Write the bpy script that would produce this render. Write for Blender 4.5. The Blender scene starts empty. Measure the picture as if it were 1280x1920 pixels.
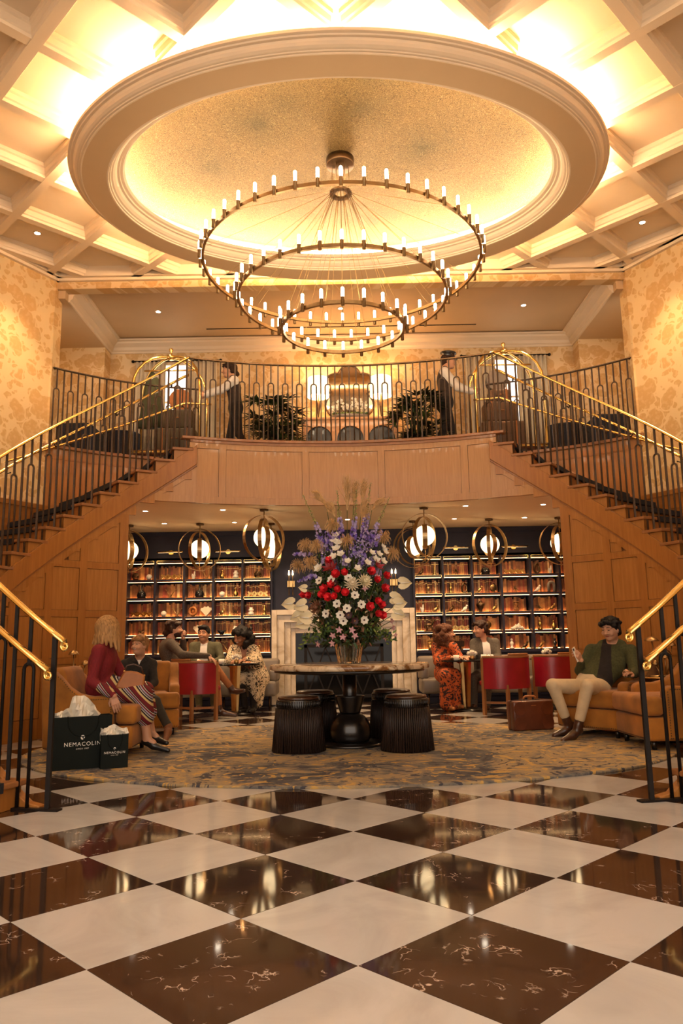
import bpy, math, random
import numpy as np
from mathutils import Vector, Matrix
random.seed(7); np.random.seed(7)
SC = bpy.context.scene
COL = SC.collection
PI = math.pi

# ------------------------------------------------------------------ camera
def make_camera():
    pitch, yaw, roll = 0.17085, 0.00357, math.radians(0.92)
    fw = Vector((-math.sin(yaw)*math.cos(pitch), math.cos(yaw)*math.cos(pitch), math.sin(pitch)))
    rt = Vector((math.cos(yaw), math.sin(yaw), 0)); up = rt.cross(fw)
    c, s = math.cos(roll), math.sin(roll)
    X = rt*c - up*s; Y = rt*s + up*c; Z = -fw
    cam = bpy.data.cameras.new('camera'); cam.sensor_fit = 'VERTICAL'; cam.sensor_height = 24.0
    cam.lens = 1415.0/1920.0*24.0; cam.clip_start = 0.05; cam.clip_end = 100
    o = bpy.data.objects.new('camera', cam); COL.objects.link(o)
    o.matrix_world = Matrix(((X.x, Y.x, Z.x, 0), (X.y, Y.y, Z.y, 0), (X.z, Y.z, Z.z, 1.0), (0, 0, 0, 1)))
    SC.camera = o
make_camera()

# ------------------------------------------------------------------ world + exposure
WARM = (1.0, 0.57, 0.25)
SOFT = (1.0, 0.64, 0.34)
w = bpy.data.worlds.new('world'); SC.world = w; w.use_nodes = True
bg = w.node_tree.nodes['Background']; bg.inputs[0].default_value = (1.0, 0.84, 0.70, 1); bg.inputs[1].default_value = 1.35
SC.view_settings.view_transform = 'Standard'; SC.view_settings.look = 'None'
SC.view_settings.exposure = 1.0; SC.view_settings.gamma = 1.0; SC.view_settings.use_curve_mapping = False
SC.cycles.max_bounces = 6; SC.cycles.diffuse_bounces = 3; SC.cycles.glossy_bounces = 3; SC.cycles.transmission_bounces = 5; SC.cycles.caustics_reflective = False; SC.cycles.caustics_refractive = False; SC.cycles.adaptive_threshold = 0.08

def spot(loc, power, size=1.2, blend=0.6, col=SOFT, r=0.04, aim=None):
    l = bpy.data.lights.new('downlight_beam', 'SPOT'); l.energy = power; l.spot_size = size; l.spot_blend = blend
    l.color = col; l.shadow_soft_size = r
    o = bpy.data.objects.new('downlight_beam', l); COL.objects.link(o); o.location = loc
    if aim is not None:
        o.rotation_euler = (Vector(aim)-Vector(loc)).to_track_quat('-Z', 'Y').to_euler()
    return o
def point(loc, power, col=WARM, r=0.05, name='lamp_glow'):
    l = bpy.data.lights.new(name, 'POINT'); l.energy = power; l.color = col; l.shadow_soft_size = r
    o = bpy.data.objects.new(name, l); COL.objects.link(o); o.location = loc; return o

# ------------------------------------------------------------------ materials
M = {}
def nodes(name):
    m = bpy.data.materials.new(name); m.use_nodes = True; M[name] = m
    nt = m.node_tree; b = nt.nodes['Principled BSDF']
    return m, nt, b
def N(nt, t, **kw):
    n = nt.nodes.new(t)
    for k, v in kw.items():
        if k in ('operation', 'blend_type', 'data_type', 'feature', 'wave_type', 'bands_direction', 'noise_dimensions', 'distance', 'rings_direction', 'wave_profile', 'clamp'):
            setattr(n, k, v)
        else:
            n.inputs[k].default_value = v
    return n
def setp(b, col=None, rough=None, metal=None, spec=None, coat=None, sheen=None, trans=None, ior=None, emit=None, es=0, sss=None, alpha=None):
    if col is not None: b.inputs['Base Color'].default_value = (*col, 1)
    if rough is not None: b.inputs['Roughness'].default_value = rough
    if metal is not None: b.inputs['Metallic'].default_value = metal
    if spec is not None: b.inputs['Specular IOR Level'].default_value = spec
    if coat is not None: b.inputs['Coat Weight'].default_value = coat
    if sheen is not None: b.inputs['Sheen Weight'].default_value = sheen
    if trans is not None: b.inputs['Transmission Weight'].default_value = trans
    if ior is not None: b.inputs['IOR'].default_value = ior
    if alpha is not None: b.inputs['Alpha'].default_value = alpha
    if emit is not None:
        b.inputs['Emission Color'].default_value = (*emit, 1); b.inputs['Emission Strength'].default_value = es
def coords(nt, scale=(1,1,1), rot=(0,0,0), src='Object'):
    tc = nt.nodes.new('ShaderNodeTexCoord'); mp = nt.nodes.new('ShaderNodeMapping')
    mp.inputs['Scale'].default_value = scale; mp.inputs['Rotation'].default_value = rot
    nt.links.new(tc.outputs[src], mp.inputs[0]); return mp
def ramp(nt, stops, fac, interp='LINEAR'):
    r = nt.nodes.new('ShaderNodeValToRGB'); r.color_ramp.interpolation = interp
    el = r.color_ramp.elements
    while len(el) > 1: el.remove(el[-1])
    el[0].position = stops[0][0]; el[0].color = (*stops[0][1], 1)
    for p, c in stops[1:]:
        e = el.new(p); e.color = (*c, 1)
    nt.links.new(fac, r.inputs[0]); return r
def bump(nt, b, h, strength=0.2, dist=0.01):
    n = nt.nodes.new('ShaderNodeBump'); n.inputs['Strength'].default_value = strength; n.inputs['Distance'].default_value = dist
    nt.links.new(h, n.inputs['Height']); nt.links.new(n.outputs[0], b.inputs['Normal'])
def plain(name, col, rough=0.6, metal=0, var=0.08, scale=8, bmp=0.0, stretch=(1,1,1), **kw):
    """colour with a little procedural grain"""
    m, nt, b = nodes(name); setp(b, col, rough, metal, **kw)
    mp = coords(nt, stretch)
    n = N(nt, 'ShaderNodeTexNoise', Scale=scale, Detail=4.0)
    nt.links.new(mp.outputs[0], n.inputs['Vector'])
    lo = tuple(max(0, c*(1-var)) for c in col); hi = tuple(min(1, c*(1+var)) for c in col)
    r = ramp(nt, [(0.3, lo), (0.7, hi)], n.outputs[0]); nt.links.new(r.outputs[0], b.inputs['Base Color'])
    if bmp: bump(nt, b, n.outputs[0], bmp)
    return m
def wood(name, c0, c1, scale=1.0, rough=0.42, stretch=(14, 14, 0.9), coat=0.15):
    m, nt, b = nodes(name); setp(b, c0, rough, coat=coat)
    mp = coords(nt, stretch)
    n = N(nt, 'ShaderNodeTexNoise', Scale=2.2*scale, Detail=8.0, Roughness=0.62, Distortion=0.35)
    nt.links.new(mp.outputs[0], n.inputs['Vector'])
    mp2 = coords(nt, (0.7, 0.7, 0.25)); n2 = N(nt, 'ShaderNodeTexNoise', Scale=1.6, Detail=2.0)
    nt.links.new(mp2.outputs[0], n2.inputs['Vector'])
    mx = N(nt, 'ShaderNodeMath', operation='MULTIPLY_ADD'); mx.inputs[1].default_value = 0.7
    nt.links.new(n.outputs[0], mx.inputs[0])
    m3 = N(nt, 'ShaderNodeMath', operation='MULTIPLY'); m3.inputs[1].default_value = 0.3
    nt.links.new(n2.outputs[0], m3.inputs[0]); nt.links.new(m3.outputs[0], mx.inputs[2])
    r = ramp(nt, [(0.30, c0), (0.70, c1)], mx.outputs[0]); nt.links.new(r.outputs[0], b.inputs['Base Color'])
    bump(nt, b, n.outputs[0], 0.12, 0.004)
    return m
def emis(name, col, strength):
    m, nt, b = nodes(name); setp(b, col, 0.5, emit=col, es=strength); return m

wood('oak', (0.30, 0.104, 0.017), (0.46, 0.183, 0.036))
wood('oak_panel', (0.335, 0.124, 0.022), (0.50, 0.212, 0.048), scale=1.3)
wood('oak_tread', (0.24, 0.088, 0.024), (0.38, 0.155, 0.048), stretch=(5, 5, 9))
wood('oak_pale', (0.42, 0.20, 0.08), (0.58, 0.32, 0.14), scale=1.3)
wood('chair_wood', (0.25, 0.10, 0.03), (0.38, 0.17, 0.06), scale=2)
plain('paint', (0.82, 0.65, 0.45), 0.65, var=0.02, scale=3)  # cream warmed: some orange bounce light is put into the base colour
plain('paint_bounce_lit', (0.66, 0.45, 0.245), 0.7, var=0.02, scale=3)  # same cream paint, deeper: orange bounce light on undersides put into the colour
wood('oak_fascia_lit', (0.40, 0.180, 0.052), (0.55, 0.28, 0.095), scale=1.5)  # oak made paler: the bright light on the fascia put into the colour
plain('brass', (0.93, 0.66, 0.24), 0.18, 1.0, var=0.05, scale=14)
plain('brass_dull', (0.62, 0.40, 0.16), 0.32, 1.0, var=0.1, scale=14)
plain('bronze', (0.16, 0.10, 0.055), 0.38, 1.0, var=0.15, scale=20)
plain('bronze_gold', (0.40, 0.26, 0.12), 0.35, 1.0, var=0.15, scale=20)
plain('iron', (0.009, 0.006, 0.005), 0.5, 0.0, spec=0.2, var=0.2, scale=30)
plain('iron_lit', (0.085, 0.048, 0.025), 0.45, 0.2, var=0.2, scale=30)  # railing iron browned: warm light on the upper railings put into the colour
plain('navy', (0.020, 0.020, 0.040), 0.5, spec=0.3, var=0.15, scale=5)
plain('black_wood', (0.010, 0.007, 0.006), 0.28, var=0.3, scale=10, coat=0.3)
plain('ebony', (0.022, 0.012, 0.009), 0.45, spec=0.3, var=0.6, scale=3, stretch=(20, 20, 0.6))
plain('carpet', (0.012, 0.012, 0.018), 0.95, var=0.3, scale=60)
plain('suede', (0.37, 0.145, 0.020), 0.9, var=0.42, scale=3.5, sheen=0.12)
plain('suede_dark', (0.17, 0.055, 0.010), 0.9, var=0.25, scale=6)
plain('leather_red', (0.30, 0.009, 0.020), 0.32, var=0.18, scale=5, bmp=0.05, coat=0.2)
plain('leather_brown', (0.13, 0.035, 0.014), 0.35, var=0.3, scale=5, bmp=0.05, coat=0.2)
plain('leather_tan', (0.42, 0.15, 0.04), 0.45, var=0.12, scale=8)
plain('leather_grey', (0.20, 0.165, 0.135), 0.4, var=0.12, scale=5)
plain('leather_black', (0.010, 0.009, 0.009), 0.3, var=0.2, scale=9, coat=0.3)
plain('leather_boot', (0.055, 0.020, 0.010), 0.28, var=0.3, scale=8, coat=0.3)
plain('paper_black', (0.006, 0.009, 0.007), 0.6, spec=0.15, var=0.1, scale=5)
plain('tissue', (0.86, 0.80, 0.68), 0.8, var=0.06, scale=9, bmp=0.3)
plain('print_white', (0.85, 0.82, 0.75), 0.7, var=0.01)
plain('ceramic', (0.82, 0.76, 0.66), 0.35, var=0.04, scale=8)
plain('ceramic_black', (0.008, 0.008, 0.010), 0.12, var=0.2, coat=0.5)
plain('gold_leaf_dark', (0.55, 0.36, 0.12), 0.3, 1.0, var=0.25, scale=9)
plain('grout', (0.05, 0.035, 0.025), 0.8)
plain('linen', (0.80, 0.70, 0.52), 0.9, var=0.05, scale=12)
plain('leaf', (0.035, 0.075, 0.015), 0.5, var=0.5, scale=12)
plain('leaf_dark', (0.010, 0.018, 0.007), 0.5, var=0.5, scale=10)
plain('leaf_light', (0.16, 0.22, 0.04), 0.5, var=0.4, scale=12)
plain('stem', (0.06, 0.09, 0.02), 0.6, var=0.2)
plain('mirror', (0.62, 0.55, 0.46), 0.06, 1.0, var=0.02)
plain('coat_green', (0.06, 0.065, 0.028), 0.9, var=0.2, scale=9)

def mk_wallpaper(name, c_bg, c_fl, side):
    m, nt, b = nodes(name); setp(b, c_bg, 0.7)
    tc = nt.nodes.new('ShaderNodeTexCoord'); sp = nt.nodes.new('ShaderNodeSeparateXYZ'); nt.links.new(tc.outputs['Object'], sp.inputs[0])
    ab = N(nt, 'ShaderNodeMath', operation='ABSOLUTE'); nt.links.new(sp.outputs[0], ab.inputs[0])
    ma = N(nt, 'ShaderNodeMath', operation='MULTIPLY_ADD'); ma.inputs[1].default_value = -0.49 if side else 1.0; nt.links.new(ab.outputs[0], ma.inputs[0])
    my = N(nt, 'ShaderNodeMath', operation='MULTIPLY'); my.inputs[1].default_value = 0.87 if side else 0.4; nt.links.new(sp.outputs[1], my.inputs[0]); nt.links.new(my.outputs[0], ma.inputs[2])
    mp = nt.nodes.new('ShaderNodeCombineXYZ'); nt.links.new(ma.outputs[0], mp.inputs[0]); nt.links.new(sp.outputs[2], mp.inputs[1])
    nz = N(nt, 'ShaderNodeTexNoise', Scale=6.0, Detail=2.0); nt.links.new(mp.outputs[0], nz.inputs['Vector'])
    mixv = N(nt, 'ShaderNodeMix', data_type='VECTOR'); mixv.inputs[0].default_value = 0.14
    nt.links.new(mp.outputs[0], mixv.inputs[4]); nt.links.new(nz.outputs['Color'], mixv.inputs[5])
    v1 = N(nt, 'ShaderNodeTexVoronoi', Scale=4.6); nt.links.new(mixv.outputs[1], v1.inputs['Vector'])
    v2 = N(nt, 'ShaderNodeTexVoronoi', Scale=11.0); nt.links.new(mixv.outputs[1], v2.inputs['Vector'])
    r1 = ramp(nt, [(0.47, (1,1,1)), (0.51, (0,0,0))], v1.outputs['Distance'])
    r2 = ramp(nt, [(0.38, (1,1,1)), (0.43, (0,0,0))], v2.outputs['Distance'])
    n4 = N(nt, 'ShaderNodeTexNoise', Scale=18.0, Detail=1.0); nt.links.new(mp.outputs[0], n4.inputs['Vector'])
    r4 = ramp(nt, [(0.36, (0.6,)*3), (0.5, (1,1,1))], n4.outputs[0])
    r3 = ramp(nt, [(0.54, (0,0,0)), (0.57, (1,1,1))], v1.outputs['Distance'])
    mul = N(nt, 'ShaderNodeMix', data_type='RGBA', blend_type='MULTIPLY'); mul.inputs[0].default_value = 1
    nt.links.new(r2.outputs[0], mul.inputs[6]); nt.links.new(r3.outputs[0], mul.inputs[7])
    add = N(nt, 'ShaderNodeMix', data_type='RGBA', blend_type='LIGHTEN'); add.inputs[0].default_value = 1
    nt.links.new(r1.outputs[0], add.inputs[6]); nt.links.new(mul.outputs[2], add.inputs[7])
    a2 = N(nt, 'ShaderNodeMix', data_type='RGBA', blend_type='MULTIPLY'); a2.inputs[0].default_value = 1
    nt.links.new(add.outputs[2], a2.inputs[6]); nt.links.new(r4.outputs[0], a2.inputs[7])
    fin = N(nt, 'ShaderNodeMix', data_type='RGBA'); fin.inputs[6].default_value = (*c_bg, 1); fin.inputs[7].default_value = (*c_fl, 1)
    nt.links.new(a2.outputs[2], fin.inputs[0]); nt.links.new(fin.outputs[2], b.inputs['Base Color'])
mk_wallpaper('wallpaper', (0.84, 0.62, 0.315), (0.68, 0.42, 0.165), True)
mk_wallpaper('wallpaper_back', (0.80, 0.59, 0.32), (0.65, 0.40, 0.165), False)

def mk_marble(name, base, vein, scale, lo, hi, rough, fleck=False):
    m, nt, b = nodes(name); setp(b, base, rough, spec=0.5)
    tc = nt.nodes.new('ShaderNodeTexCoord'); oi = nt.nodes.new('ShaderNodeObjectInfo')
    ad = N(nt, 'ShaderNodeVectorMath', operation='MULTIPLY_ADD')
    ad.inputs[1].default_value = (37, 53, 11); nt.links.new(oi.outputs['Random'], ad.inputs[0]); nt.links.new(tc.outputs['Object'], ad.inputs[2])
    n = N(nt, 'ShaderNodeTexNoise', Scale=scale, Detail=9.0, Roughness=0.6, Distortion=1.2); nt.links.new(ad.outputs[0], n.inputs['Vector'])
    if fleck:
        v = N(nt, 'ShaderNodeTexVoronoi', Scale=15.0, feature='DISTANCE_TO_EDGE')
        n2 = N(nt, 'ShaderNodeTexNoise', Scale=7.0, Detail=4.0); nt.links.new(ad.outputs[0], n2.inputs['Vector'])
        mv = N(nt, 'ShaderNodeMix', data_type='VECTOR'); mv.inputs[0].default_value = 0.25
        nt.links.new(ad.outputs[0], mv.inputs[4]); nt.links.new(n2.outputs['Color'], mv.inputs[5]); nt.links.new(mv.outputs[1], v.inputs['Vector'])
        rv = ramp(nt, [(0.0, (1,1,1)), (0.035, (0,0,0))], v.outputs['Distance'])
        nf = N(nt, 'ShaderNodeTexNoise', Scale=11.0, Detail=2.0); nt.links.new(ad.outputs[0], nf.inputs['Vector']); nm = N(nt, 'ShaderNodeMath', operation='MULTIPLY'); nt.links.new(n.outputs[0], nm.inputs[0]); nt.links.new(nf.outputs[0], nm.inputs[1])
        rn = ramp(nt, [(0.30, (0,0,0)), (0.36, (1,1,1))], nm.outputs[0])
        mm = N(nt, 'ShaderNodeMix', data_type='RGBA', blend_type='MULTIPLY'); mm.inputs[0].default_value = 1
        nt.links.new(rv.outputs[0], mm.inputs[6]); nt.links.new(rn.outputs[0], mm.inputs[7])
        fin = N(nt, 'ShaderNodeMix', data_type='RGBA'); fin.inputs[7].default_value = (*vein, 1)
        rb = ramp(nt, [(0.3, tuple(c*0.7 for c in base)), (0.7, tuple(c*1.5 for c in base))], n.outputs[0])
        nt.links.new(rb.outputs[0], fin.inputs[6]); nt.links.new(mm.outputs[2], fin.inputs[0]); nt.links.new(fin.outputs[2], b.inputs['Base Color'])
    else:
        r = ramp(nt, [(lo, vein), (hi, base)], n.outputs[0]); nt.links.new(r.outputs[0], b.inputs['Base Color'])
mk_marble('marble_white', (0.53, 0.505, 0.475), (0.43, 0.405, 0.375), 1.6, 0.32, 0.58, 0.14)
mk_marble('marble_black', (0.036, 0.019, 0.012), (0.60, 0.46, 0.36), 2.2, 0, 0, 0.055, fleck=True)
mk_marble('marble_mantel', (0.66, 0.56, 0.42), (0.44, 0.33, 0.20), 2.4, 0.36, 0.56, 0.25)
mk_marble('marble_table', (0.70, 0.55, 0.37), (0.20, 0.09, 0.03), 5.0, 0.40, 0.52, 0.08)

def mk_rug():
    m, nt, b = nodes('rug_pile'); setp(b, (0.3, 0.2, 0.1), 0.95)
    mp = coords(nt); st = coords(nt, (1.2, 26, 1))
    n0 = N(nt, 'ShaderNodeTexNoise', Scale=1.5, Detail=3.0); nt.links.new(st.outputs[0], n0.inputs['Vector'])
    n = N(nt, 'ShaderNodeTexNoise', Scale=1.15, Detail=8.0, Roughness=0.62, Distortion=1.2); nt.links.new(mp.outputs[0], n.inputs['Vector'])
    n2 = N(nt, 'ShaderNodeTexNoise', Scale=3.6, Detail=4.0, Roughness=0.55, Distortion=3.2); nt.links.new(mp.outputs[0], n2.inputs['Vector'])
    ad = N(nt, 'ShaderNodeMath', operation='MULTIPLY_ADD'); ad.inputs[1].default_value = 0.30; nt.links.new(n0.outputs[0], ad.inputs[0]); nt.links.new(n.outputs[0], ad.inputs[2])
    r1 = ramp(nt, [(0.52, (0.045, 0.045, 0.054)), (0.60, (0.13, 0.122, 0.115)), (0.66, (0.25, 0.20, 0.135)), (0.73, (0.37, 0.265, 0.13)), (0.82, (0.17, 0.158, 0.14))], ad.outputs[0])
    r2 = ramp(nt, [(0.385, (1,1,1)), (0.41, (0,0,0)), (0.575, (0,0,0)), (0.60, (1,1,1))], n2.outputs[0])
    c2 = ramp(nt, [(0.40, (0.050, 0.048, 0.060)), (0.60, (0.50, 0.31, 0.09))], n2.outputs[0])
    fin = N(nt, 'ShaderNodeMix', data_type='RGBA'); nt.links.new(r2.outputs[0], fin.inputs[0]); nt.links.new(r1.outputs[0], fin.inputs[6]); nt.links.new(c2.outputs[0], fin.inputs[7])
    nt.links.new(fin.outputs[2], b.inputs['Base Color'])
    n3 = N(nt, 'ShaderNodeTexNoise', Scale=160.0); bump(nt, b, n3.outputs[0], 0.3, 0.004)
mk_rug()
def mk_dome():
    m, nt, b = nodes('gold_leaf'); setp(b, (0.6, 0.42, 0.16), 0.42, 0.35)
    mp = coords(nt, (1, 1, 1))
    v = N(nt, 'ShaderNodeTexVoronoi', Scale=1.15); nt.links.new(mp.outputs[0], v.inputs['Vector'])
    sub = N(nt, 'ShaderNodeVectorMath', operation='SUBTRACT'); nt.links.new(mp.outputs[0], sub.inputs[0]); nt.links.new(v.outputs['Position'], sub.inputs[1])
    n = N(nt, 'ShaderNodeTexNoise', Scale=26.0, Detail=6.0, Roughness=0.7, Distortion=4.5); nt.links.new(mp.outputs[0], n.inputs['Vector'])
    n2 = N(nt, 'ShaderNodeTexNoise', Scale=1.4, Detail=2.0); nt.links.new(mp.outputs[0], n2.inputs['Vector'])
    r = ramp(nt, [(0.34, (0.085, 0.060, 0.018)), (0.46, (0.26, 0.17, 0.055)), (0.56, (0.42, 0.28, 0.095)), (0.68, (0.75, 0.58, 0.28))], n.outputs[0])
    r2 = ramp(nt, [(0.0, (0.50, 0.56, 0.45)), (0.22, (0.80, 0.82, 0.75)), (0.6, (1, 1, 1))], v.outputs['Distance'])
    mul = N(nt, 'ShaderNodeMix', data_type='RGBA', blend_type='MULTIPLY'); mul.inputs[0].default_value = 1
    nt.links.new(r.outputs[0], mul.inputs[6]); nt.links.new(r2.outputs[0], mul.inputs[7]); nt.links.new(mul.outputs[2], b.inputs['Base Color'])
    bump(nt, b, n.outputs[0], 0.5, 0.02)
mk_dome()
m, nt, b = nodes('glass'); setp(b, (1.0, 0.90, 0.70), 0.04, trans=0.97, ior=1.3, spec=0.8)
m, nt, b = nodes('smoked_glass'); setp(b, (0.006, 0.006, 0.007), 0.05, spec=0.18)
m, nt, b = nodes('whisky'); setp(b, (0.75, 0.25, 0.08), 0.1, trans=0.6, ior=1.36)

emis('cove_light', (1.0, 0.69, 0.40), 66.0)
emis('dome_light', (1.0, 0.76, 0.50), 34.0)
emis('tube_light', (1.0, 0.78, 0.52), 14.0)
emis('globe_light', (1.0, 0.74, 0.40), 1.9)
emis('picture_lamp', (1.0, 0.62, 0.30), 2.5)
emis('shelf_light', (1.0, 0.58, 0.25), 5.0)
emis('shelf_uplight', (1.0, 0.50, 0.17), 7.0)
emis('downlight_lens', (1.0, 0.85, 0.65), 14.0)
emis('candle_light', (1.0, 0.72, 0.40), 9.0)
emis('shade_light', (1.0, 0.76, 0.46), 1.05)
emis('daylight_pane', (1.0, 0.92, 0.86), 1.3)

# ------------------------------------------------------------------ mesh helpers
class MB:
    def __init__(s): s.v = []; s.f = []; s.mi = []; s.sm = []
    def add(s, V, F, mi=0, smooth=False):
        o = len(s.v); s.v.extend(tuple(map(float, p)) for p in V)
        for f in F: s.f.append(tuple(i+o for i in f)); s.mi.append(mi); s.sm.append(smooth)
        return s
    def box(s, x0, x1, y0, y1, z0, z1, mi=0, M4=None):
        V = [(x, y, z) for x in (x0, x1) for y in (y0, y1) for z in (z0, z1)]
        F = [(0,1,3,2), (4,6,7,5), (0,4,5,1), (2,3,7,6), (0,2,6,4), (1,5,7,3)]
        if M4 is not None: V = [M4 @ Vector(p) for p in V]
        return s.add(V, F, mi)
    def bar(s, a, b, w, h=None, mi=0, upv=(0,0,1)):
        """rectangular bar from a to b; w across, h along upv"""
        a = Vector(a); b = Vector(b); h = h or w; d = (b-a).normalized(); u = Vector(upv)
        if abs(d.dot(u)) > 0.99: u = Vector((0,1,0))
        sx = d.cross(u).normalized(); uz = sx.cross(d)
        V = [p+sx*i*w/2+uz*j*h/2 for p in (a, b) for i, j in ((-1,-1), (1,-1), (1,1), (-1,1))]
        return s.add(V, [(0,1,2,3), (7,6,5,4), (0,4,5,1), (1,5,6,2), (2,6,7,3), (3,7,4,0)], mi)
    def tube(s, pts, r, n=8, mi=0, caps=True, smooth=True, closed=False):
        P = [Vector(p) for p in pts]; m = len(P); rs = r if hasattr(r, '__len__') else [r]*m
        V = []; prev = None
        for i in range(m):
            if closed: d = P[(i+1) % m]-P[i-1]
            else: d = P[min(i+1, m-1)]-P[max(i-1, 0)]
            if d.length < 1e-9: d = Vector((0,0,1))
            d.normalize()
            if prev is None:
                u = Vector((0,0,1)) if abs(d.z) < 0.9 else Vector((1,0,0))
                u = (u-d*u.dot(d)).normalized()
            else:
                u = prev-d*prev.dot(d); u = u.normalized() if u.length > 1e-6 else d.orthogonal().normalized()
            prev = u; w_ = d.cross(u)
            for k in range(n):
                a = 2*PI*k/n; V.append(P[i]+(u*math.cos(a)+w_*math.sin(a))*rs[i])
        F = []
        for i in range(m if closed else m-1):
            j = (i+1) % m
            for k in range(n): F.append((i*n+k, i*n+(k+1) % n, j*n+(k+1) % n, j*n+k))
        s.add(V, F, mi, smooth)
        if caps and not closed:
            o = len(s.v)-len(V)
            s.f.append(tuple(o+k for k in reversed(range(n)))); s.mi.append(mi); s.sm.append(False)
            s.f.append(tuple(o+(m-1)*n+k for k in range(n))); s.mi.append(mi); s.sm.append(False)
        return s
    def lathe(s, prof, n=24, c=(0,0,0), mi=0, smooth=True, sx=1, sy=1, caps=True):
        V = []; F = []; m = len(prof)
        for r, z in prof:
            for k in range(n):
                a = 2*PI*k/n; V.append((c[0]+r*sx*math.cos(a), c[1]+r*sy*math.sin(a), c[2]+z))
        for i in range(m-1):
            for k in range(n): F.append((i*n+k, i*n+(k+1) % n, (i+1)*n+(k+1) % n, (i+1)*n+k))
        if caps and prof[0][0] > 1e-6: F.append(tuple(reversed(range(n))))
        if caps and prof[-1][0] > 1e-6: F.append(tuple((m-1)*n+k for k in range(n)))
        return s.add(V, F, mi, smooth)
    def prism(s, poly, a, b, axis='z', mi=0):
        """extrude polygon [(u,v)] from a to b: z:(x,y) y:(x,z) x:(y,z)"""
        def P(u, v, t): return {'z': (u, v, t), 'y': (u, t, v), 'x': (t, u, v)}[axis]
        n = len(poly); V = [P(u, v, a) for u, v in poly]+[P(u, v, b) for u, v in poly]
        F = [tuple(range(n)), tuple(reversed(range(n, 2*n)))]+[(i, i+n, (i+1) % n+n, (i+1) % n) for i in range(n)]
        return s.add(V, F, mi)
    def ball(s, c, r, n=12, m=8, mi=0, M4=None):
        r = r if hasattr(r, '__len__') else (r, r, r); V = []; F = []
        for i in range(m+1):
            t = PI*i/m
            for k in range(n):
                a = 2*PI*k/n; p = Vector((r[0]*math.sin(t)*math.cos(a), r[1]*math.sin(t)*math.sin(a), r[2]*math.cos(t)))
                if M4 is not None: p = M4 @ p
                V.append((p.x+c[0], p.y+c[1], p.z+c[2]))
        for i in range(m):
            for k in range(n): F.append((i*n+k, (i+1)*n+k, (i+1)*n+(k+1) % n, i*n+(k+1) % n))
        return s.add(V, F, mi, True)
    def strip(s, fn, s0, s1, n, zlo, zhi, t0, t1, mi=0):
        """solid along a plan curve fn(s)->(x,y,nx,ny); thickness from t0 to t1 along the normal"""
        V = []; F = []
        zl = zlo if callable(zlo) else (lambda _: zlo); zh = zhi if callable(zhi) else (lambda _: zhi)
        for i in range(n+1):
            q = s0+(s1-s0)*i/n; x, y, nx, ny = fn(q)
            for t in (t0, t1):
                V.append((x+nx*t, y+ny*t, zl(q))); V.append((x+nx*t, y+ny*t, zh(q)))
        for i in range(n):
            a = i*4; b_ = a+4
            F += [(a, b_, b_+1, a+1), (a+2, a+3, b_+3, b_+2), (a, a+2, b_+2, b_), (a+1, b_+1, b_+3, a+3)]
        e = n*4; F += [(0, 1, 3, 2), (e, e+2, e+3, e+1)]
        return s.add(V, F, mi)
    def mesh(s, name, mats, recalc=True):
        me = bpy.data.meshes.new(name); me.from_pydata(s.v, [], s.f)
        for m_ in (mats if isinstance(mats, (list, tuple)) else [mats]): me.materials.append(M[m_] if isinstance(m_, str) else m_)
        me.polygons.foreach_set('material_index', s.mi); me.polygons.foreach_set('use_smooth', s.sm)
        if recalc:
            import bmesh
            bm = bmesh.new(); bm.from_mesh(me); bmesh.ops.recalc_face_normals(bm, faces=bm.faces); bm.to_mesh(me); bm.free()
        me.update(); return me
    def build(s, name, mats, parent=None, bevel=0, recalc=True, loc=None):
        return link(name, s.mesh(name, mats, recalc), parent, bevel, loc)
def link(name, me, parent=None, bevel=0, loc=None):
    o = bpy.data.objects.new(name, me); COL.objects.link(o)
    if parent is not None: o.parent = parent
    if loc is not None: o.location = loc
    if bevel:
        md = o.modifiers.new('bevel', 'BEVEL'); md.width = bevel; md.segments = 2; md.limit_method = 'ANGLE'; md.angle_limit = math.radians(40)
    return o
def tag(o, label=None, cat=None, group=None, kind=None):
    if label: o['label'] = label
    if cat: o['category'] = cat
    if group: o['group'] = group
    if kind: o['kind'] = kind
    return o
def thing(name, label, cat, loc=(0,0,0), rz=0, group=None, kind=None):
    o = bpy.data.objects.new(name, None); COL.objects.link(o); o.empty_display_size = 0.1
    o.location = loc; o.rotation_euler = (0, 0, rz); return tag(o, label, cat, group, kind)
def kids(o): return list(o.children)
def dup(o, loc=None, rz=None, label=None, group=None, parent=None, scale=None):
    c = o.copy(); COL.objects.link(c)
    if parent is not None: c.parent = parent
    if loc is not None: c.location = loc
    if rz is not None: c.rotation_euler = (0, 0, rz)
    if scale is not None: c.scale = scale
    if label: c['label'] = label
    if group: c['group'] = group
    for ch in kids(o): dup(ch, parent=c)
    return c
def solid(mb, name, mats, parent=None, bevel=0, kind='structure', label=None, cat=None, recalc=True):
    o = mb.build(name, mats, parent, bevel, recalc)
    if parent is None: tag(o, label, cat, kind=kind)
    return o
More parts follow.
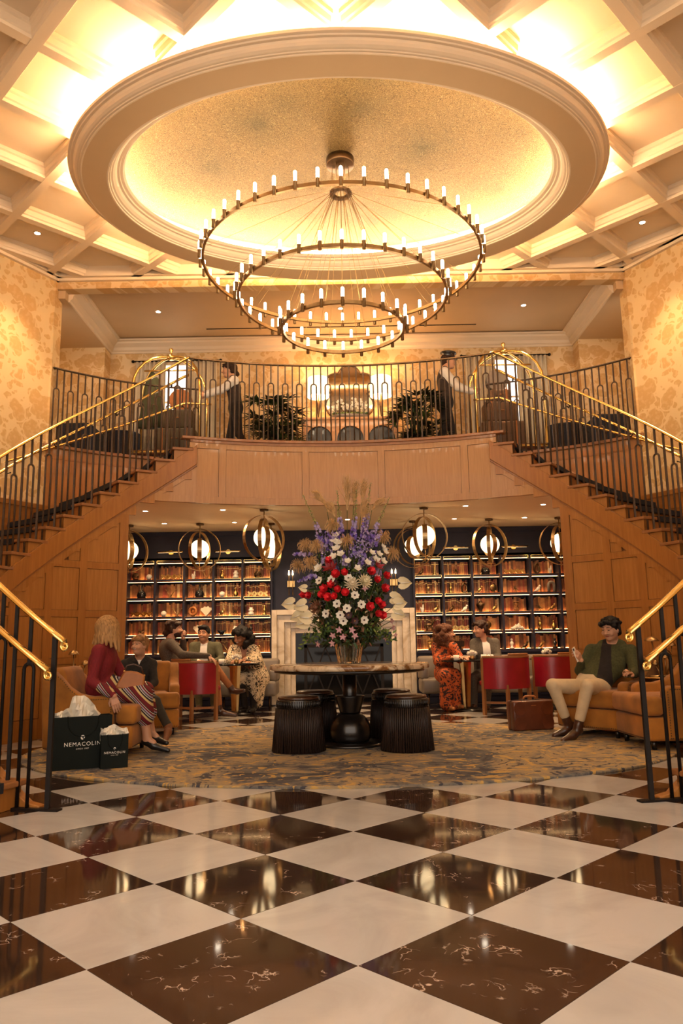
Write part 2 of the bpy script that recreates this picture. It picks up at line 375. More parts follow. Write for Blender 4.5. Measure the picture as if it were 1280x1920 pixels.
# ================================================================== SETTING
def sweep(mb, fn, ss, zf, prof, mi=0, closed_path=False, smooth=False, caps=True):
    """sweep a profile [(t,z)] along plan curve fn(s)->(x,y,nx,ny) at height zf(s)"""
    n = len(prof); V = []; F = []
    for q in ss:
        x, y, nx, ny = fn(q); z = zf(q) if callable(zf) else zf
        for t, dz in prof: V.append((x+nx*t, y+ny*t, z+dz))
    m = len(ss)
    for i in range(m if closed_path else m-1):
        j = (i+1) % m
        for k in range(n): F.append((i*n+k, i*n+(k+1) % n, j*n+(k+1) % n, j*n+k))
    if caps and not closed_path: F += [tuple(range(n)), tuple((m-1)*n+k for k in reversed(range(n)))]
    return mb.add(V, F, mi, smooth)
def lin(a, b, n): return [a+(b-a)*i/(n-1) for i in range(n)]

# ---- floor: black and white marble squares laid on the diagonal
TD = 0.852; TS = TD/math.sqrt(2)
floor = solid(MB().box(-6, 6, -3, 13.6, -0.12, -0.016), 'floor', 'grout', label='checkerboard floor of black and white marble squares')
def tile_mesh(mat):
    h = TD/2-0.0012; c = 0.003; mb = MB()
    P = [(h, 0), (0, h), (-h, 0), (0, -h)]
    V = [(x, y, -0.016) for x, y in P]+[(x, y, -0.0012) for x, y in P]+[(x*(1-c), y*(1-c), 0) for x, y in P]
    F = [(8, 9, 10, 11)]+[(i, (i+1) % 4, (i+1) % 4+4, i+4) for i in range(4)]+[(i+4, (i+1) % 4+4, (i+1) % 4+8, i+8) for i in range(4)]
    mb.add(V, F); return mb.mesh('tile', mat)
tm = {0: tile_mesh('marble_white'), 1: tile_mesh('marble_black')}
extra = {0: MB(), 1: MB()}
for kind in (0, 1):
    for i in range(-8, 9):
        for j in range(-8, 14):
            x = 0.02+TD*i+kind*TD/2; y = 3.0+TD*j+kind*TD/2
            if abs(x) > 5.6 or y < -2.6 or y > 13.2: continue
            seen = y > 1.6 and abs(x) < 0.47*y+0.75 and not (abs(x) > 3.2 and y > 8.6)
            if seen: link('tile', tm[kind], floor, loc=(x, y, 0))
            else:
                h = TD/2-0.0012
                extra[kind].add([(x+h, y, 0), (x, y+h, 0), (x-h, y, 0), (x, y-h, 0)], [(0, 1, 2, 3)])
for kind in (0, 1):
    tag(extra[kind].build('tile_field', ('marble_white', 'marble_black')[kind], floor), kind='stuff')

# ---- walls (octagonal hall)
def wall_seg(mb, a, b, z0, z1, th=0.15):
    a = Vector((*a, 0)); b = Vector((*b, 0)); d = (b-a).normalized(); n = Vector((-d.y, d.x, 0))*th
    V = []
    for p in (a, b, b+n, a+n): V += [(p.x, p.y, z0), (p.x, p.y, z1)]
    mb.add(V, [(0,2,3,1), (2,4,5,3), (4,6,7,5), (6,0,1,7), (0,6,4,2), (1,3,5,7)])
for sg, nm in ((-1, 'wall_left'), (1, 'wall_right')):
    mb = MB()
    pts = [(sg*4.0, 9.95), (sg*5.5, 7.28), (sg*5.5, -3.0)]
    for a, b in zip(pts, pts[1:]):
        if sg > 0: wall_seg(mb, a, b, 0, 6.27)
        else: wall_seg(mb, b, a, 0, 6.27)
    mb.box(min(sg*4.0, sg*4.16), max(sg*4.0, sg*4.16), 9.90, 10.16, 3.72, 6.27)
    solid(mb, nm, 'wallpaper', label=f'patterned cream wallpaper wall on the {nm[5:]} of the hall')
for i, sg in enumerate((-1, 1)):
    mb = MB(); a = Vector((sg*4.0, 9.93)); b = Vector((sg*5.48, 7.28)); d = (b-a).normalized(); n_ = Vector((-d.y, d.x))*(1 if sg < 0 else -1)
    for t0, z0, z1 in ((0.022, 0, 2.80), (0.045, 2.80, 2.86), (0.03, 2.62, 2.65)):
        q = [a, b, b+n_*t0, a+n_*t0]; mb.add([(p.x, p.y, z0) for p in q]+[(p.x, p.y, z1) for p in q], [(0,1,2,3), (7,6,5,4), (0,4,5,1), (1,5,6,2), (2,6,7,3), (3,7,4,0)])
    solid(mb, f'trim_{4+i}', 'oak', label=f'oak wainscot along the {"left" if sg < 0 else "right"} hall wall beside the stairs')
mb = MB(); mb.box(-4.16, 4.16, 9.95, 10.12, 5.98, 6.27)
solid(mb, 'wall_header', ['wallpaper_back'], label='narrow wallpapered header above the balcony opening')
# balcony alcove
mb = MB(); mb.box(-5.2, 5.2, 12.1, 12.25, 3.0, 6.3)
for sg in (-1, 1):
    x0, x1 = sorted((sg*3.9, sg*5.2)); mb.box(x0, x1, 11.8, 12.1, 3.0, 6.0)
    x0, x1 = sorted((sg*5.0, sg*5.2)); mb.box(x0, x1, 10.0, 12.1, 3.0, 6.0)
solid(mb, 'wall_back', 'wallpaper_back', label='patterned wallpaper wall at the back of the balcony')
mb = MB(); mb.box(-3.95, 3.95, 10.1, 12.15, 6.08, 6.2)
mb.box(-5.2, -3.9, 10.0, 12.1, 5.86, 6.0); mb.box(3.9, 5.2, 10.0, 12.1, 5.86, 6.0)
solid(mb, 'ceiling_balcony', 'paint_bounce_lit', label='plain cream ceiling over the balcony')
def crown_run(mb, a, b, inward, z0=5.86, h=0.22, d=0.2):
    prof = [(0, 0), (0.02, 0), (0.03, 0.03), (0.06, 0.05), (0.075, 0.10), (0.15, 0.15), (0.16, 0.18), (0.2, 0.19), (0.2, 0.22), (0, 0.22)]
    a = Vector((*a, z0)); b = Vector((*b, z0)); n = Vector((*inward, 0)); V = []; m_ = len(prof)
    for p, e in ((a, 1), (b, -1)):
        for t, z in prof:
            q = p+n*(t*d/0.2)+Vector((0, 0, z*h/0.22)); V.append(q)
    F = [(k, (k+1) % m_, (k+1) % m_+m_, k+m_) for k in range(m_)]+[tuple(range(m_)), tuple(range(2*m_-1, m_-1, -1))]
    mb.add(V, F)
mb = MB()
crown_run(mb, (-3.9, 10.12), (-3.9, 12.1), (1, 0)); crown_run(mb, (3.9, 10.12), (3.9, 12.1), (-1, 0)); crown_run(mb, (-3.9, 12.1), (3.9, 12.1), (0, -1), h=0.2, d=0.18)
solid(mb, 'trim_1', 'paint', label='cream crown moulding around the balcony ceiling')
mb = MB(); mb.box(-2.2, 2.2, 11.62, 11.64, 6.072, 6.079)
solid(mb, 'trim_2', 'iron', label='thin dark air slot in the balcony ceiling')

# ---- main coffered ceiling
ceil = solid(MB().box(-5.7, 5.7, -3.0, 10.1, 6.27, 6.4), 'ceiling', 'paint', label='cream coffered ceiling with diagonal beams')
EC = (0.0, 7.6)
def inside_room(x, y):
    if y > 9.97 or y < -2.9 or abs(x) > 5.5: return False
    if y > 7.28 and abs(x) > 4.0+(9.95-y)*1.5/2.67: return False
    return (x/2.72)**2+((y-EC[1])/1.97)**2 > 1
BP = [(-0.095, 0.15), (-0.095, 0.11), (-0.075, 0.10), (-0.07, 0.04), (-0.055, 0.03), (-0.05, 0.0), (0.05, 0.0), (0.055, 0.03), (0.07, 0.04), (0.075, 0.10), (0.095, 0.11), (0.095, 0.15)]
def add_beam(p, q, dz=0):
    d = Vector((q[0]-p[0], q[1]-p[1])).normalized(); mb = MB(); V = []; m_ = len(BP)
    for e in (p, q):
        for t, z in BP: V.append((e[0]-d.y*t, e[1]+d.x*t, 6.12+z+dz*(0.15-z)/0.15))
    mb.add(V, [(k, (k+1) % m_, (k+1) % m_+m_, k+m_) for k in range(m_)]+[tuple(range(m_)), tuple(range(2*m_-1, m_-1, -1))])
    mb.build('beam', 'paint', ceil)
for sgn in (1, -1):
    for j in range(-9, 12):
        c = 5.72+1.3*j; run = None; last = None
        for i in range(0, 1600):
            x = -5.6+i*0.007; y = c+x*sgn
            ok = inside_room(x, y) and y > -1.0
            if ok and run is None: run = (x, y)
            if run is not None and not ok:
                if (Vector(run)-Vector(last)).length > 0.12: add_beam(run, last, 0.0015*(sgn > 0))
                run = None
            last = (x, y)
        if run is not None: add_beam(run, last, 0.0015*(sgn > 0))
mb = MB()
for sg in (-1, 1):
    a, b = Vector((sg*4.0, 9.95)), Vector((sg*5.5, 7.28)); d = (b-a).normalized(); n = Vector((-d.y, d.x))*(1 if sg < 0 else -1)
    for t, z0, z1 in ((0.10, 6.12, 6.27), (0.05, 6.08, 6.13)):
        mb.add([(a.x, a.y, z0), (b.x, b.y, z0), (b.x-n.x*-t, b.y-n.y*-t, z0), (a.x+n.x*t, a.y+n.y*t, z0), (a.x, a.y, z1), (b.x, b.y, z1), (b.x+n.x*t, b.y+n.y*t, z1), (a.x+n.x*t, a.y+n.y*t, z1)],
               [(0,1,2,3), (7,6,5,4), (0,4,5,1), (1,5,6,2), (2,6,7,3), (3,7,4,0)])
mb.box(-4.0, 4.0, 9.85, 9.95, 6.12, 6.27); mb.box(-4.0, 4.0, 9.9, 9.95, 6.08, 6.13)
solid(mb, 'trim_3', 'paint', label='cream cornice where the hall walls meet the ceiling')

# ---- oval ceiling ring with its two light coves
def ell(rx, ry):
    def fn(t):
        c, s = math.cos(t), math.sin(t)
        return (EC[0]+rx*c, EC[1]+ry*s, c, s)
    return fn
TT = lin(0, 2*PI, 161)[:-1]
ring = thing('ceiling_ring', 'large oval plaster ring hanging below the coffered ceiling', 'ceiling ring', (0, 7.6, 5.87), kind='structure')
def ringpart(name, prof, mat, base=(2.75, 2.0), z=0.0, smooth=False):
    mb = MB(); V = []
    def fn(t):
        c, s = math.cos(t), math.sin(t); return (base[0]*c, base[1]*s, c, s)
    sweep(mb, fn, TT, z, prof, closed_path=True, smooth=smooth); return mb.build(name, mat, ring)
# soffit band, outer crown, inner crown, upstand; offsets from the soffit's outer edge (2.75 x 2.0)
ringpart('soffit', [(0, 0), (-0.25, 0), (-0.25, 0.025), (0, 0.025)], 'paint_bounce_lit')
oc = [(0.0, 0.0), (0.012, 0.0), (0.014, 0.012), (0.03, 0.014), (0.034, 0.024), (0.05, 0.028), (0.07, 0.04), (0.085, 0.062), (0.092, 0.085), (0.115, 0.088), (0.12, 0.102), (0.145, 0.106), (0.15, 0.13), (0.135, 0.135), (0.0, 0.12)]
ringpart('outer_crown', oc, 'paint')
ic = [(-0.25, 0.0), (-0.265, 0.0), (-0.268, 0.014), (-0.285, 0.018), (-0.29, 0.032), (-0.31, 0.04), (-0.335, 0.062), (-0.35, 0.088), (-0.375, 0.094), (-0.38, 0.11), (-0.41, 0.118), (-0.43, 0.14), (-0.42, 0.15), (-0.25, 0.12)]
ringpart('inner_crown', ic, 'paint')
ringpart('upstand', [(-0.10, 0.02), (-0.16, 0.02), (-0.16, 0.40), (-0.10, 0.40)], 'paint')
ringpart('cove_strip', [(-0.07, 0.122), (-0.01, 0.122), (-0.01, 0.132), (-0.07, 0.132)], 'cove_light')
ringpart('dome_strip', [(-0.165, 0.25), (-0.19, 0.25), (-0.19, 0.285), (-0.165, 0.285)], 'dome_light')
mb = MB(); n = 96; R = [0, .25, .5, .75, 1.0]; V = [(0, 0, 0.398)]; F = []
for r in R[1:]:
    for k in range(n): V.append((2.60*r*math.cos(2*PI*k/n), 1.85*r*math.sin(2*PI*k/n), 0.398-0.03*r*r))
for i in range(len(R)-1):
    for k in range(n):
        if i == 0: F.append((0, 1+k, 1+(k+1) % n))
        else: F.append((1+(i-1)*n+k, 1+i*n+k, 1+i*n+(k+1) % n, 1+(i-1)*n+(k+1) % n))
mb.add(V, F, 0, True); mb.build('dome_panel', 'gold_leaf', ring, recalc=False)

# ================================================================== STAIRS
HD = 3.72; RI = 0.169; A0 = 105.6; DA = 5.5; RIN = 2.42; ROUT = 3.72; CX, CY = 1.34, 7.33
def sfn(sg, R):
    def fn(a):
        t = math.radians(a); c, s = math.cos(t), math.sin(t)
        return (sg*(CX-R*c), CY+R*s, sg*c, -s)     # normal points to the centre of the curve
    return fn
def ztip(a): return HD-RI*(1+(a-A0)/DA)
ZL = HD-17*RI; AL0, AL1 = A0+DA*16, 230.0
def ztread_line(a):           # a smooth line through the treads, the landing and the lower flight
    if a <= 197: return ztip(a)
    if a <= AL1: return max(ztip(a), ZL-0.26) if a < 202 else ZL-0.02
    return max(ZL-0.02-RI*(a-AL1)/DA, -0.15)
treads = []                    # (a_back, a_front, z)
for k in range(1, 17): treads.append((A0+DA*(k-1), A0+DA*k, HD-RI*k))
treads.append((A0+DA*16, AL1, ZL))
for j in range(1, 5): treads.append((AL1+DA*(j-1), AL1+DA*j, ZL-RI*j))
def tread_z(a):
    for b, f, z in treads:
        if b <= a < f: return z
    return HD if a < A0 else 0.0
stairs = {}
for sg, side in ((-1, 'left'), (1, 'right')):
    st = thing('staircase', f'curved oak staircase with panelled side rising on the {side} of the hall', 'staircase', (sg*3.7, 7.3, 0), group='curved staircases')
    inv = Matrix.Translation((-sg*3.7, -7.3, 0)); stairs[sg] = st
    def put(mb, name, mat, bevel=0):
        o = mb.build(name, mat, st, bevel); o.matrix_parent_inverse = inv; return o
    for b, f, z in treads:
        n = max(2, int((f-b)/2))
        mb = MB(); mb.strip(sfn(sg, RIN), b-0.4, f+0.7, n, z-0.036, z, -1.30, 0.035); put(mb, 'tread', 'oak_tread', 0.008)
        mb = MB(); mb.strip(sfn(sg, RIN), f-0.5, f, 1, z-RI, z-0.036, -1.30, 0.0); put(mb, 'riser', 'oak')
        mb = MB(); mb.strip(sfn(sg, RIN), b-0.1, f+0.9, n, z-0.05, z+0.012, -1.12, -0.20); put(mb, 'carpet_runner', 'carpet')
    mb = MB()
    for b, f, z in treads: mb.strip(sfn(sg, RIN), b, f, 2, max(0, z-0.42), z-0.036, -0.05, 0.0)
    put(mb, 'step_side', 'oak_panel')
    mb = MB(); mb.strip(sfn(sg, RIN), A0-1.6, 202, 48, lambda a: ztip(a)-0.26, ztip, -0.04, 0.028)
    mb.strip(sfn(sg, RIN), 202, 256, 24, lambda a: max(0.0, ztread_line(a)-0.26), lambda a: max(0.02, ztread_line(a)-0.06), -0.04, 0.028)
    put(mb, 'stringer', 'oak', 0.006)
    mb = MB(); mb.strip(sfn(sg, RIN), A0-1.6, 202, 48, lambda a: ztip(a)-0.285, lambda a: ztip(a)-0.26, -0.04, 0.012); put(mb, 'stringer_bead', 'oak_tread')
    # panelled wall below the stringer
    AW = 124.2
    mb = MB(); mb.strip(sfn(sg, RIN), AW, 250, 60, 0.0, lambda a: max(0.02, ztread_line(a)-0.26), -0.10, -0.045); put(mb, 'panel_wall', 'oak_tread')
    zt = lambda a: max(0.02, ztread_line(a)-0.285)
    stiles = [(AW, AW+2.6), (136.2, 138.4), (146.6, 148.8), (158, 160.2), (170, 172.2), (184, 186.2), (200, 202.2)]
    for a, b in stiles: put(MB().strip(sfn(sg, RIN), a, b, 3, 0.0, zt, -0.045, 0.0), 'stile', 'oak')
    def rail_run(z0, z1, name='rail'):
        for (a, b), (c, d) in zip(stiles, stiles[1:]):
            e = c
            while e > b and zt(e) < z1+0.02: e -= 0.25
            if e-b > 1.0: put(MB().strip(sfn(sg, RIN), b, e, 6, z0, z1, -0.045, -0.001), name, 'oak')
    rail_run(0.0, 0.22, 'base_rail'); rail_run(0.80, 0.87); rail_run(1.34, 1.42); rail_run(1.92, 2.0)
    put(MB().strip(sfn(sg, RIN), AW+2.6, 202, 40, lambda a: max(0.02, zt(a)-0.10), zt, -0.045, -0.001), 'raking_rail', 'oak')
    bands = [(0.22, 0.80), (0.87, 1.34), (1.42, 1.92), (2.0, 3.2)]
    for (a, b), (c, d) in zip(stiles, stiles[1:]):
        for z0, z1 in bands:
            top = lambda q: min(z1-0.004, zt(q)-0.104)
            e = c-0.09; s_ = b+0.09
            while e > s_ and top(e) < z0+0.05: e -= 0.1
            if e-s_ > 0.8: put(MB().strip(sfn(sg, RIN), s_, e, 10, z0+0.004, top, -0.045, -0.014), 'panel', 'oak_panel')
    put(MB().strip(sfn(sg, RIN), 124.2, 127.0, 4, 2.6, 2.97, -1.3, -0.05), 'jamb_head', 'oak')
    # return jamb at the lounge opening
    put(MB().strip(sfn(sg, RIN), AW-0.02, AW+1.2, 2, 0, 2.88, -1.42, -0.012), 'jamb', 'oak')
    # outer wall cladding of the flight
    put(MB().strip(sfn(sg, ROUT), 100.0, 136.5, 24, lambda a: 2.95 if a < 125 else ztip(a)-0.3, HD-0.045, -0.04, 0.0), 'well_fascia', 'oak_panel')
    put(MB().strip(sfn(sg, ROUT), 99.0, 137.0, 20, HD-0.045, HD, -0.06, 0.035), 'well_cap', 'oak_tread', 0.006)
    put(MB().strip(sfn(sg, ROUT), 100.0, 136.5, 20, HD-0.19, HD-0.165, 0.0, 0.008), 'well_bead', 'oak')
    put(MB().strip(sfn(sg, RIN), 126, 248, 60, lambda a: max(0.0, ztread_line(a)-0.40), lambda a: max(0.01, ztread_line(a)-0.36), -1.28, -0.1), 'underside', 'paint')

# ---- balcony slab, fascia, lounge ceiling
BR = 5.61; BCY = 10.045-BR
def bfn(t):                     # t in radians from the middle; normal towards the hall
    return (BR*math.sin(t), BCY+BR*math.cos(t), -math.sin(t), -math.cos(t))
TB = math.asin(2.02/BR)
poly = []
for a in lin(136, A0, 10): x, y, _, _ = sfn(-1, ROUT+0.05)(a); poly.append((x, y))
for t in lin(-TB, TB, 17): x, y, _, _ = bfn(t); poly.append((x, y+0.065))
for a in lin(A0, 136, 10): x, y, _, _ = sfn(1, ROUT+0.05)(a); poly.append((x, y))
poly += [(5.0, 10.0), (5.0, 12.15), (-5.0, 12.15), (-5.0, 10.0)]
mb = MB(); mb.prism(poly, 2.98, HD-0.002)
solid(mb, 'floor_balcony', 'linen', label='upper balcony floor behind the curved oak fascia')
mb = MB(); pl = []
for a in lin(124.2, A0, 6): x, y, _, _ = sfn(-1, RIN)(a); pl.append((x, y+0.03))
for t in lin(-TB, TB, 17): x, y, _, _ = bfn(t); pl.append((x, y+0.03))
for a in lin(A0, 124.2, 6): x, y, _, _ = sfn(1, RIN)(a); pl.append((x, y+0.03))
pl += [(3.46, 10.46), (4.6, 10.46), (4.6, 13.4), (-4.6, 13.4), (-4.6, 10.46), (-3.46, 10.46)]
mb.prism(pl, 2.90, 2.97)
solid(mb, 'ceiling_lounge', 'paint', label='low cream ceiling of the library lounge')
fas = thing('balcony_fascia', 'curved oak fascia with three flat panels below the balcony railing', 'fascia', (0, 10.04, 2.83), kind='structure')
finv = Matrix.Translation((0, -10.04, -2.83))
def fput(mb, name, mat, bevel=0):
    o = mb.build(name, mat, fas, bevel); o.matrix_parent_inverse = finv; return o
fput(MB().strip(bfn, -TB, TB, 24, 2.83, HD-0.04, -0.06, -0.030), 'backing', 'oak_fascia_lit')
for a, b in ((-0.355, -0.3007), (-0.2823, -0.1007), (-0.0833, 0.0833), (0.1007, 0.2823), (0.3007, 0.355)): fput(MB().strip(bfn, a, b, 10, 2.923, HD-0.153, -0.030, -0.012), 'panel', 'oak_fascia_lit')
fput(MB().strip(bfn, -TB-0.02, TB+0.02, 24, HD-0.04, HD, -0.08, 0.035), 'deck_nosing', 'oak_tread', 0.008)
fput(MB().strip(bfn, -TB, TB, 24, HD-0.075, HD-0.04, -0.02, 0.015), 'cove_bead', 'oak_tread')
fput(MB().strip(bfn, -TB, TB, 24, HD-0.15, HD-0.075, -0.045, 0.0), 'top_rail', 'oak_fascia_lit')
fput(MB().strip(bfn, -TB, TB, 24, 2.83, 2.92, -0.045, 0.0), 'bottom_rail', 'oak_fascia_lit')
ts = [-0.352, -0.287, -0.094, 0.094, 0.287, 0.352]
for i, (a, b) in enumerate([(-TB, -0.287-0.0), (-0.100, -0.084), (0.084, 0.100), (0.287, TB)]):
    if i in (0, 3):
        a, b = ((-0.300, -0.283) if i == 0 else (0.283, 0.300))
    fput(MB().strip(bfn, a, b, 3, 2.92, HD-0.15, -0.045, 0.0), 'stile', 'oak_fascia_lit')
for sg in (-1, 1):
    fput(MB().strip(sfn(sg, RIN), A0-1.5, 123.6, 12, 2.83, lambda a: max(2.84, ztip(a)-0.26), -0.06, -0.016), 'spandrel', 'oak_fascia_lit')
    fput(MB().strip(sfn(sg, RIN), A0+0.6, 124.2, 12, 2.83, lambda a: max(2.84, min(2.92, ztip(a)-0.26)), -0.012, 0.0), 'spandrel_rail', 'oak_fascia_lit')
    fput(MB().strip(sfn(sg, RIN), A0+0.6, 122.0, 12, lambda a: max(2.835, ztip(a)-0.36), lambda a: max(2.84, ztip(a)-0.29), -0.012, 0.0), 'spandrel_rail', 'oak_fascia_lit')

# ================================================================== RAILINGS
def rail_z(a):
    zu = ztip(a)+1.31
    if a <= 201.5: return min(zu, 4.81)
    if a <= AL1: return max(ztip(201.5)+1.31, 1.05) if a < AL1 else ztip(201.5)+1.31
    return ztip(201.5)+1.31-RI*(a-AL1)/DA
BARW = 0.021
def bar_mesh(h, w=BARW, d=BARW): return MB().box(-w/2, w/2, -d/2, d/2, 0, h)
def hoop_mb(zf, fn, a, da, zb, ztop, w=BARW):
    """two legs joined by an arch, with a stem up to the cap"""
    mb = MB(); x0, y0, nx, ny = fn(a); tx, ty = -ny, nx; r = 0.038
    zl, zr = zb
    pts = [(x0-tx*r, y0-ty*r, zl)]
    zh = ztop-r
    pts.append((x0-tx*r, y0-ty*r, zh))
    for i in range(1, 8):
        t = PI-PI*i/8; pts.append((x0+tx*r*math.cos(t), y0+ty*r*math.cos(t), zh+r*math.sin(t)))
    pts.append((x0+tx*r, y0+ty*r, zh)); pts.append((x0+tx*r, y0+ty*r, zr))
    mb.tube(pts, w*0.56, 6)
    mb.box(x0-w/2, x0+w/2, y0-w/2, y0+w/2, ztop-0.01, zf)
    return mb
def scroll(mb, p, tx, ty, r=0.028, turns=1.6):
    """little volute hanging below a handrail end"""
    P = []
    for i in range(26):
        q = i/25; a = PI/2-q*turns*2*PI; rr = r*(1-0.75*q)
        P.append((p[0]+tx*(rr*math.cos(a)), p[1]+ty*(rr*math.cos(a)), p[2]-r+rr*math.sin(a)))
    mb.tube(P, [0.012*(1-0.5*i/25) for i in range(26)], 6)
CAP = [(-0.026, 0), (0.026, 0), (0.03, 0.012), (0.024, 0.026), (0.012, 0.034), (-0.012, 0.034), (-0.024, 0.026), (-0.03, 0.012)]
for sg, side in ((-1, 'left'), (1, 'right')):
    rl = thing('stair_railing', f'dark metal stair railing with hoop balusters and brass rails on the {side} flight', 'railing', (sg*1.88, 4.87, 0), group='stair railings')
    inv = Matrix.Translation((-sg*1.88, -4.87, 0))
    def put(mb, name, mat, bevel=0, parent=rl):
        o = mb.build(name, mat, parent, bevel); o.matrix_parent_inverse = inv; return o
    fnb = sfn(sg, RIN+0.055)
    i = 0; a = A0+2.0
    while a < 256:
        z0 = tread_z(a); z1 = rail_z(a)
        if i % 2 == 0:
            x, y, _, _ = fnb(a); put(MB().box(x-BARW/2, x+BARW/2, y-BARW/2, y+BARW/2, z0, z1), 'baluster', 'iron' if a > 225 else 'iron_lit')
        else:
            e = math.degrees(0.038/(RIN+0.055))
            zb = (tread_z(a-e), tread_z(a+e)) if sg < 0 else (tread_z(a+e), tread_z(a-e))
            # leg order follows the tangent direction
            t1 = fnb(a); tx = -t1[3]; x1 = t1[0]+tx*0.038
            xa = fnb(a+e)[0]
            zb = (tread_z(a-e), tread_z(a+e)) if abs(x1-xa) < 0.02 else (tread_z(a+e), tread_z(a-e))
            put(hoop_mb(z1, fnb, a, e, zb, z1-0.30), 'hoop_baluster', 'iron' if a > 225 else 'iron_lit')
        a += DA/2; i += 1
    x, y, nx, ny = fnb(257.6); put(MB().box(x-0.014, x+0.014, y-0.014, y+0.014, 0.0, rail_z(257.6)), 'newel', 'iron')
    put(MB().strip(fnb, 251.5, 259.6, 5, 0.0, 0.012, -0.03, 0.03), 'floor_plate', 'iron')
    for nm_, off, dz, a_end in (('guard_cap', 0.0, 0.0, 259.2), ('handrail', -0.085, -0.215, 258.0)):
        aa = lin(A0+1.2, 201.5, 60)+lin(203, AL1, 12)+lin(AL1+1, a_end, 16)
        mb = MB(); sweep(mb, sfn(sg, RIN+0.055-off), aa, lambda q: rail_z(q)+dz, CAP, smooth=True)
        x, y, nx, ny = sfn(sg, RIN+0.055-off)(a_end); tx, ty = (-ny, nx)
        x2, y2, _, _ = sfn(sg, RIN+0.055-off)(a_end-2); d = Vector((x-x2, y-y2)).normalized()
        ob = put(mb, nm_, 'brass')
        ms = MB(); scroll(ms, (x+d.x*0.0, y+d.y*0.0, rail_z(a_end)+dz+0.015), -d.x, -d.y, r=0.03)
        vo = ms.build('volute', 'brass', ob)
    # brackets that carry the lower handrail
    for a in (112, 128, 146, 161, 178, 236, 251):
        x, y, nx, ny = fnb(a); z = rail_z(a)-0.25
        put(MB().tube([(x, y, z), (x-nx*0.06, y-ny*0.06, z-0.01), (x-nx*0.085, y-ny*0.085, z+0.035)], 0.007, 6), 'bracket', 'iron')
    # handrail on the wall side
    wr = thing('wall_handrail', f'thin brass handrail on the outer side of the {side} flight', 'handrail', (sg*4.0, 10.0, 3.6), group='wall handrails')
    winv = Matrix.Translation((-sg*4.0, -10.0, -3.6))
    mb = MB(); fw_ = sfn(sg, ROUT-0.09)
    P = []
    for a in lin(100, 106, 4)+lin(107, 190, 50):
        x, y, _, _ = fw_(a); P.append((x, y, (ztip(max(a, 106))+1.02)))
    mb.tube(P, 0.016, 7); o = mb.build('rail', 'brass', wr); o.matrix_parent_inverse = winv
    for a in (103, 114, 125, 136, 150, 165):
        x, y, nx, ny = fw_(a); z = ztip(max(a, 106))+1.0
        o = MB().tube([(x, y, z), (x, y, z-0.06), (x-nx*0.09, y-ny*0.09, z-0.08)], 0.007, 6).build('bracket', 'iron', wr); o.matrix_parent_inverse = winv
    # railing along the outer edge of the stairwell, on the balcony
    lr = thing('landing_railing', f'dark metal railing on the balcony edge beyond the {side} flight', 'railing', (sg*3.3, 10.4, HD), group='landing railings')
    linv = Matrix.Translation((-sg*3.3, -10.4, -HD))
    fl = sfn(sg, ROUT+0.01); i = 0; a = 134.5
    while a > 103:
        x, y, _, _ = fl(a)
        if i % 2: o = MB().box(x-0.009, x+0.009, y-0.009, y+0.009, HD, 4.81).build('baluster', 'iron_lit', lr)
        else: o = hoop_mb(4.81, fl, a, 0.6, (HD, HD), 4.53, 0.017).build('hoop_baluster', 'iron_lit', lr)
        o.matrix_parent_inverse = linv; a -= 1.55; i += 1
    mb = MB(); sweep(mb, fl, lin(103, 135.4, 20), 4.81, [(-0.022, 0), (0.022, 0), (0.022, 0.014), (-0.022, 0.014)])
    x, y, _, _ = fl(135.4); mb.bar((x, y, 4.817), (sg*4.02, 10.02, 4.817), 0.044, 0.014)
    o = mb.build('guard_cap', 'iron_lit', lr); o.matrix_parent_inverse = linv
br = thing('balcony_railing', 'dark metal railing with hoop balusters along the curved balcony front', 'railing', (0, 10.0, HD))
binv = Matrix.Translation((0, -10.0, -HD))
nb = 43
for i in range(nb):
    t = -TB+2*TB*i/(nb-1)
    def fr(q): x, y, nx, ny = bfn(q); return (x-nx*0.03, y-ny*0.03, nx, ny)
    x, y, _, _ = fr(t)
    if i % 2 == 0: o = MB().box(x-0.009, x+0.009, y-0.009, y+0.009, HD, 4.81).build('baluster', 'iron_lit', br)
    else: o = hoop_mb(4.81, fr, t, 0.6, (HD, HD), 4.55, 0.017).build('hoop_baluster', 'iron_lit', br)
    o.matrix_parent_inverse = binv
mb = MB(); sweep(mb, fr, lin(-TB-0.004, TB+0.004, 24), 4.81, [(-0.022, 0), (0.022, 0), (0.022, 0.016), (-0.022, 0.016)])
o = mb.build('guard_cap', 'bronze', br); o.matrix_parent_inverse = binv
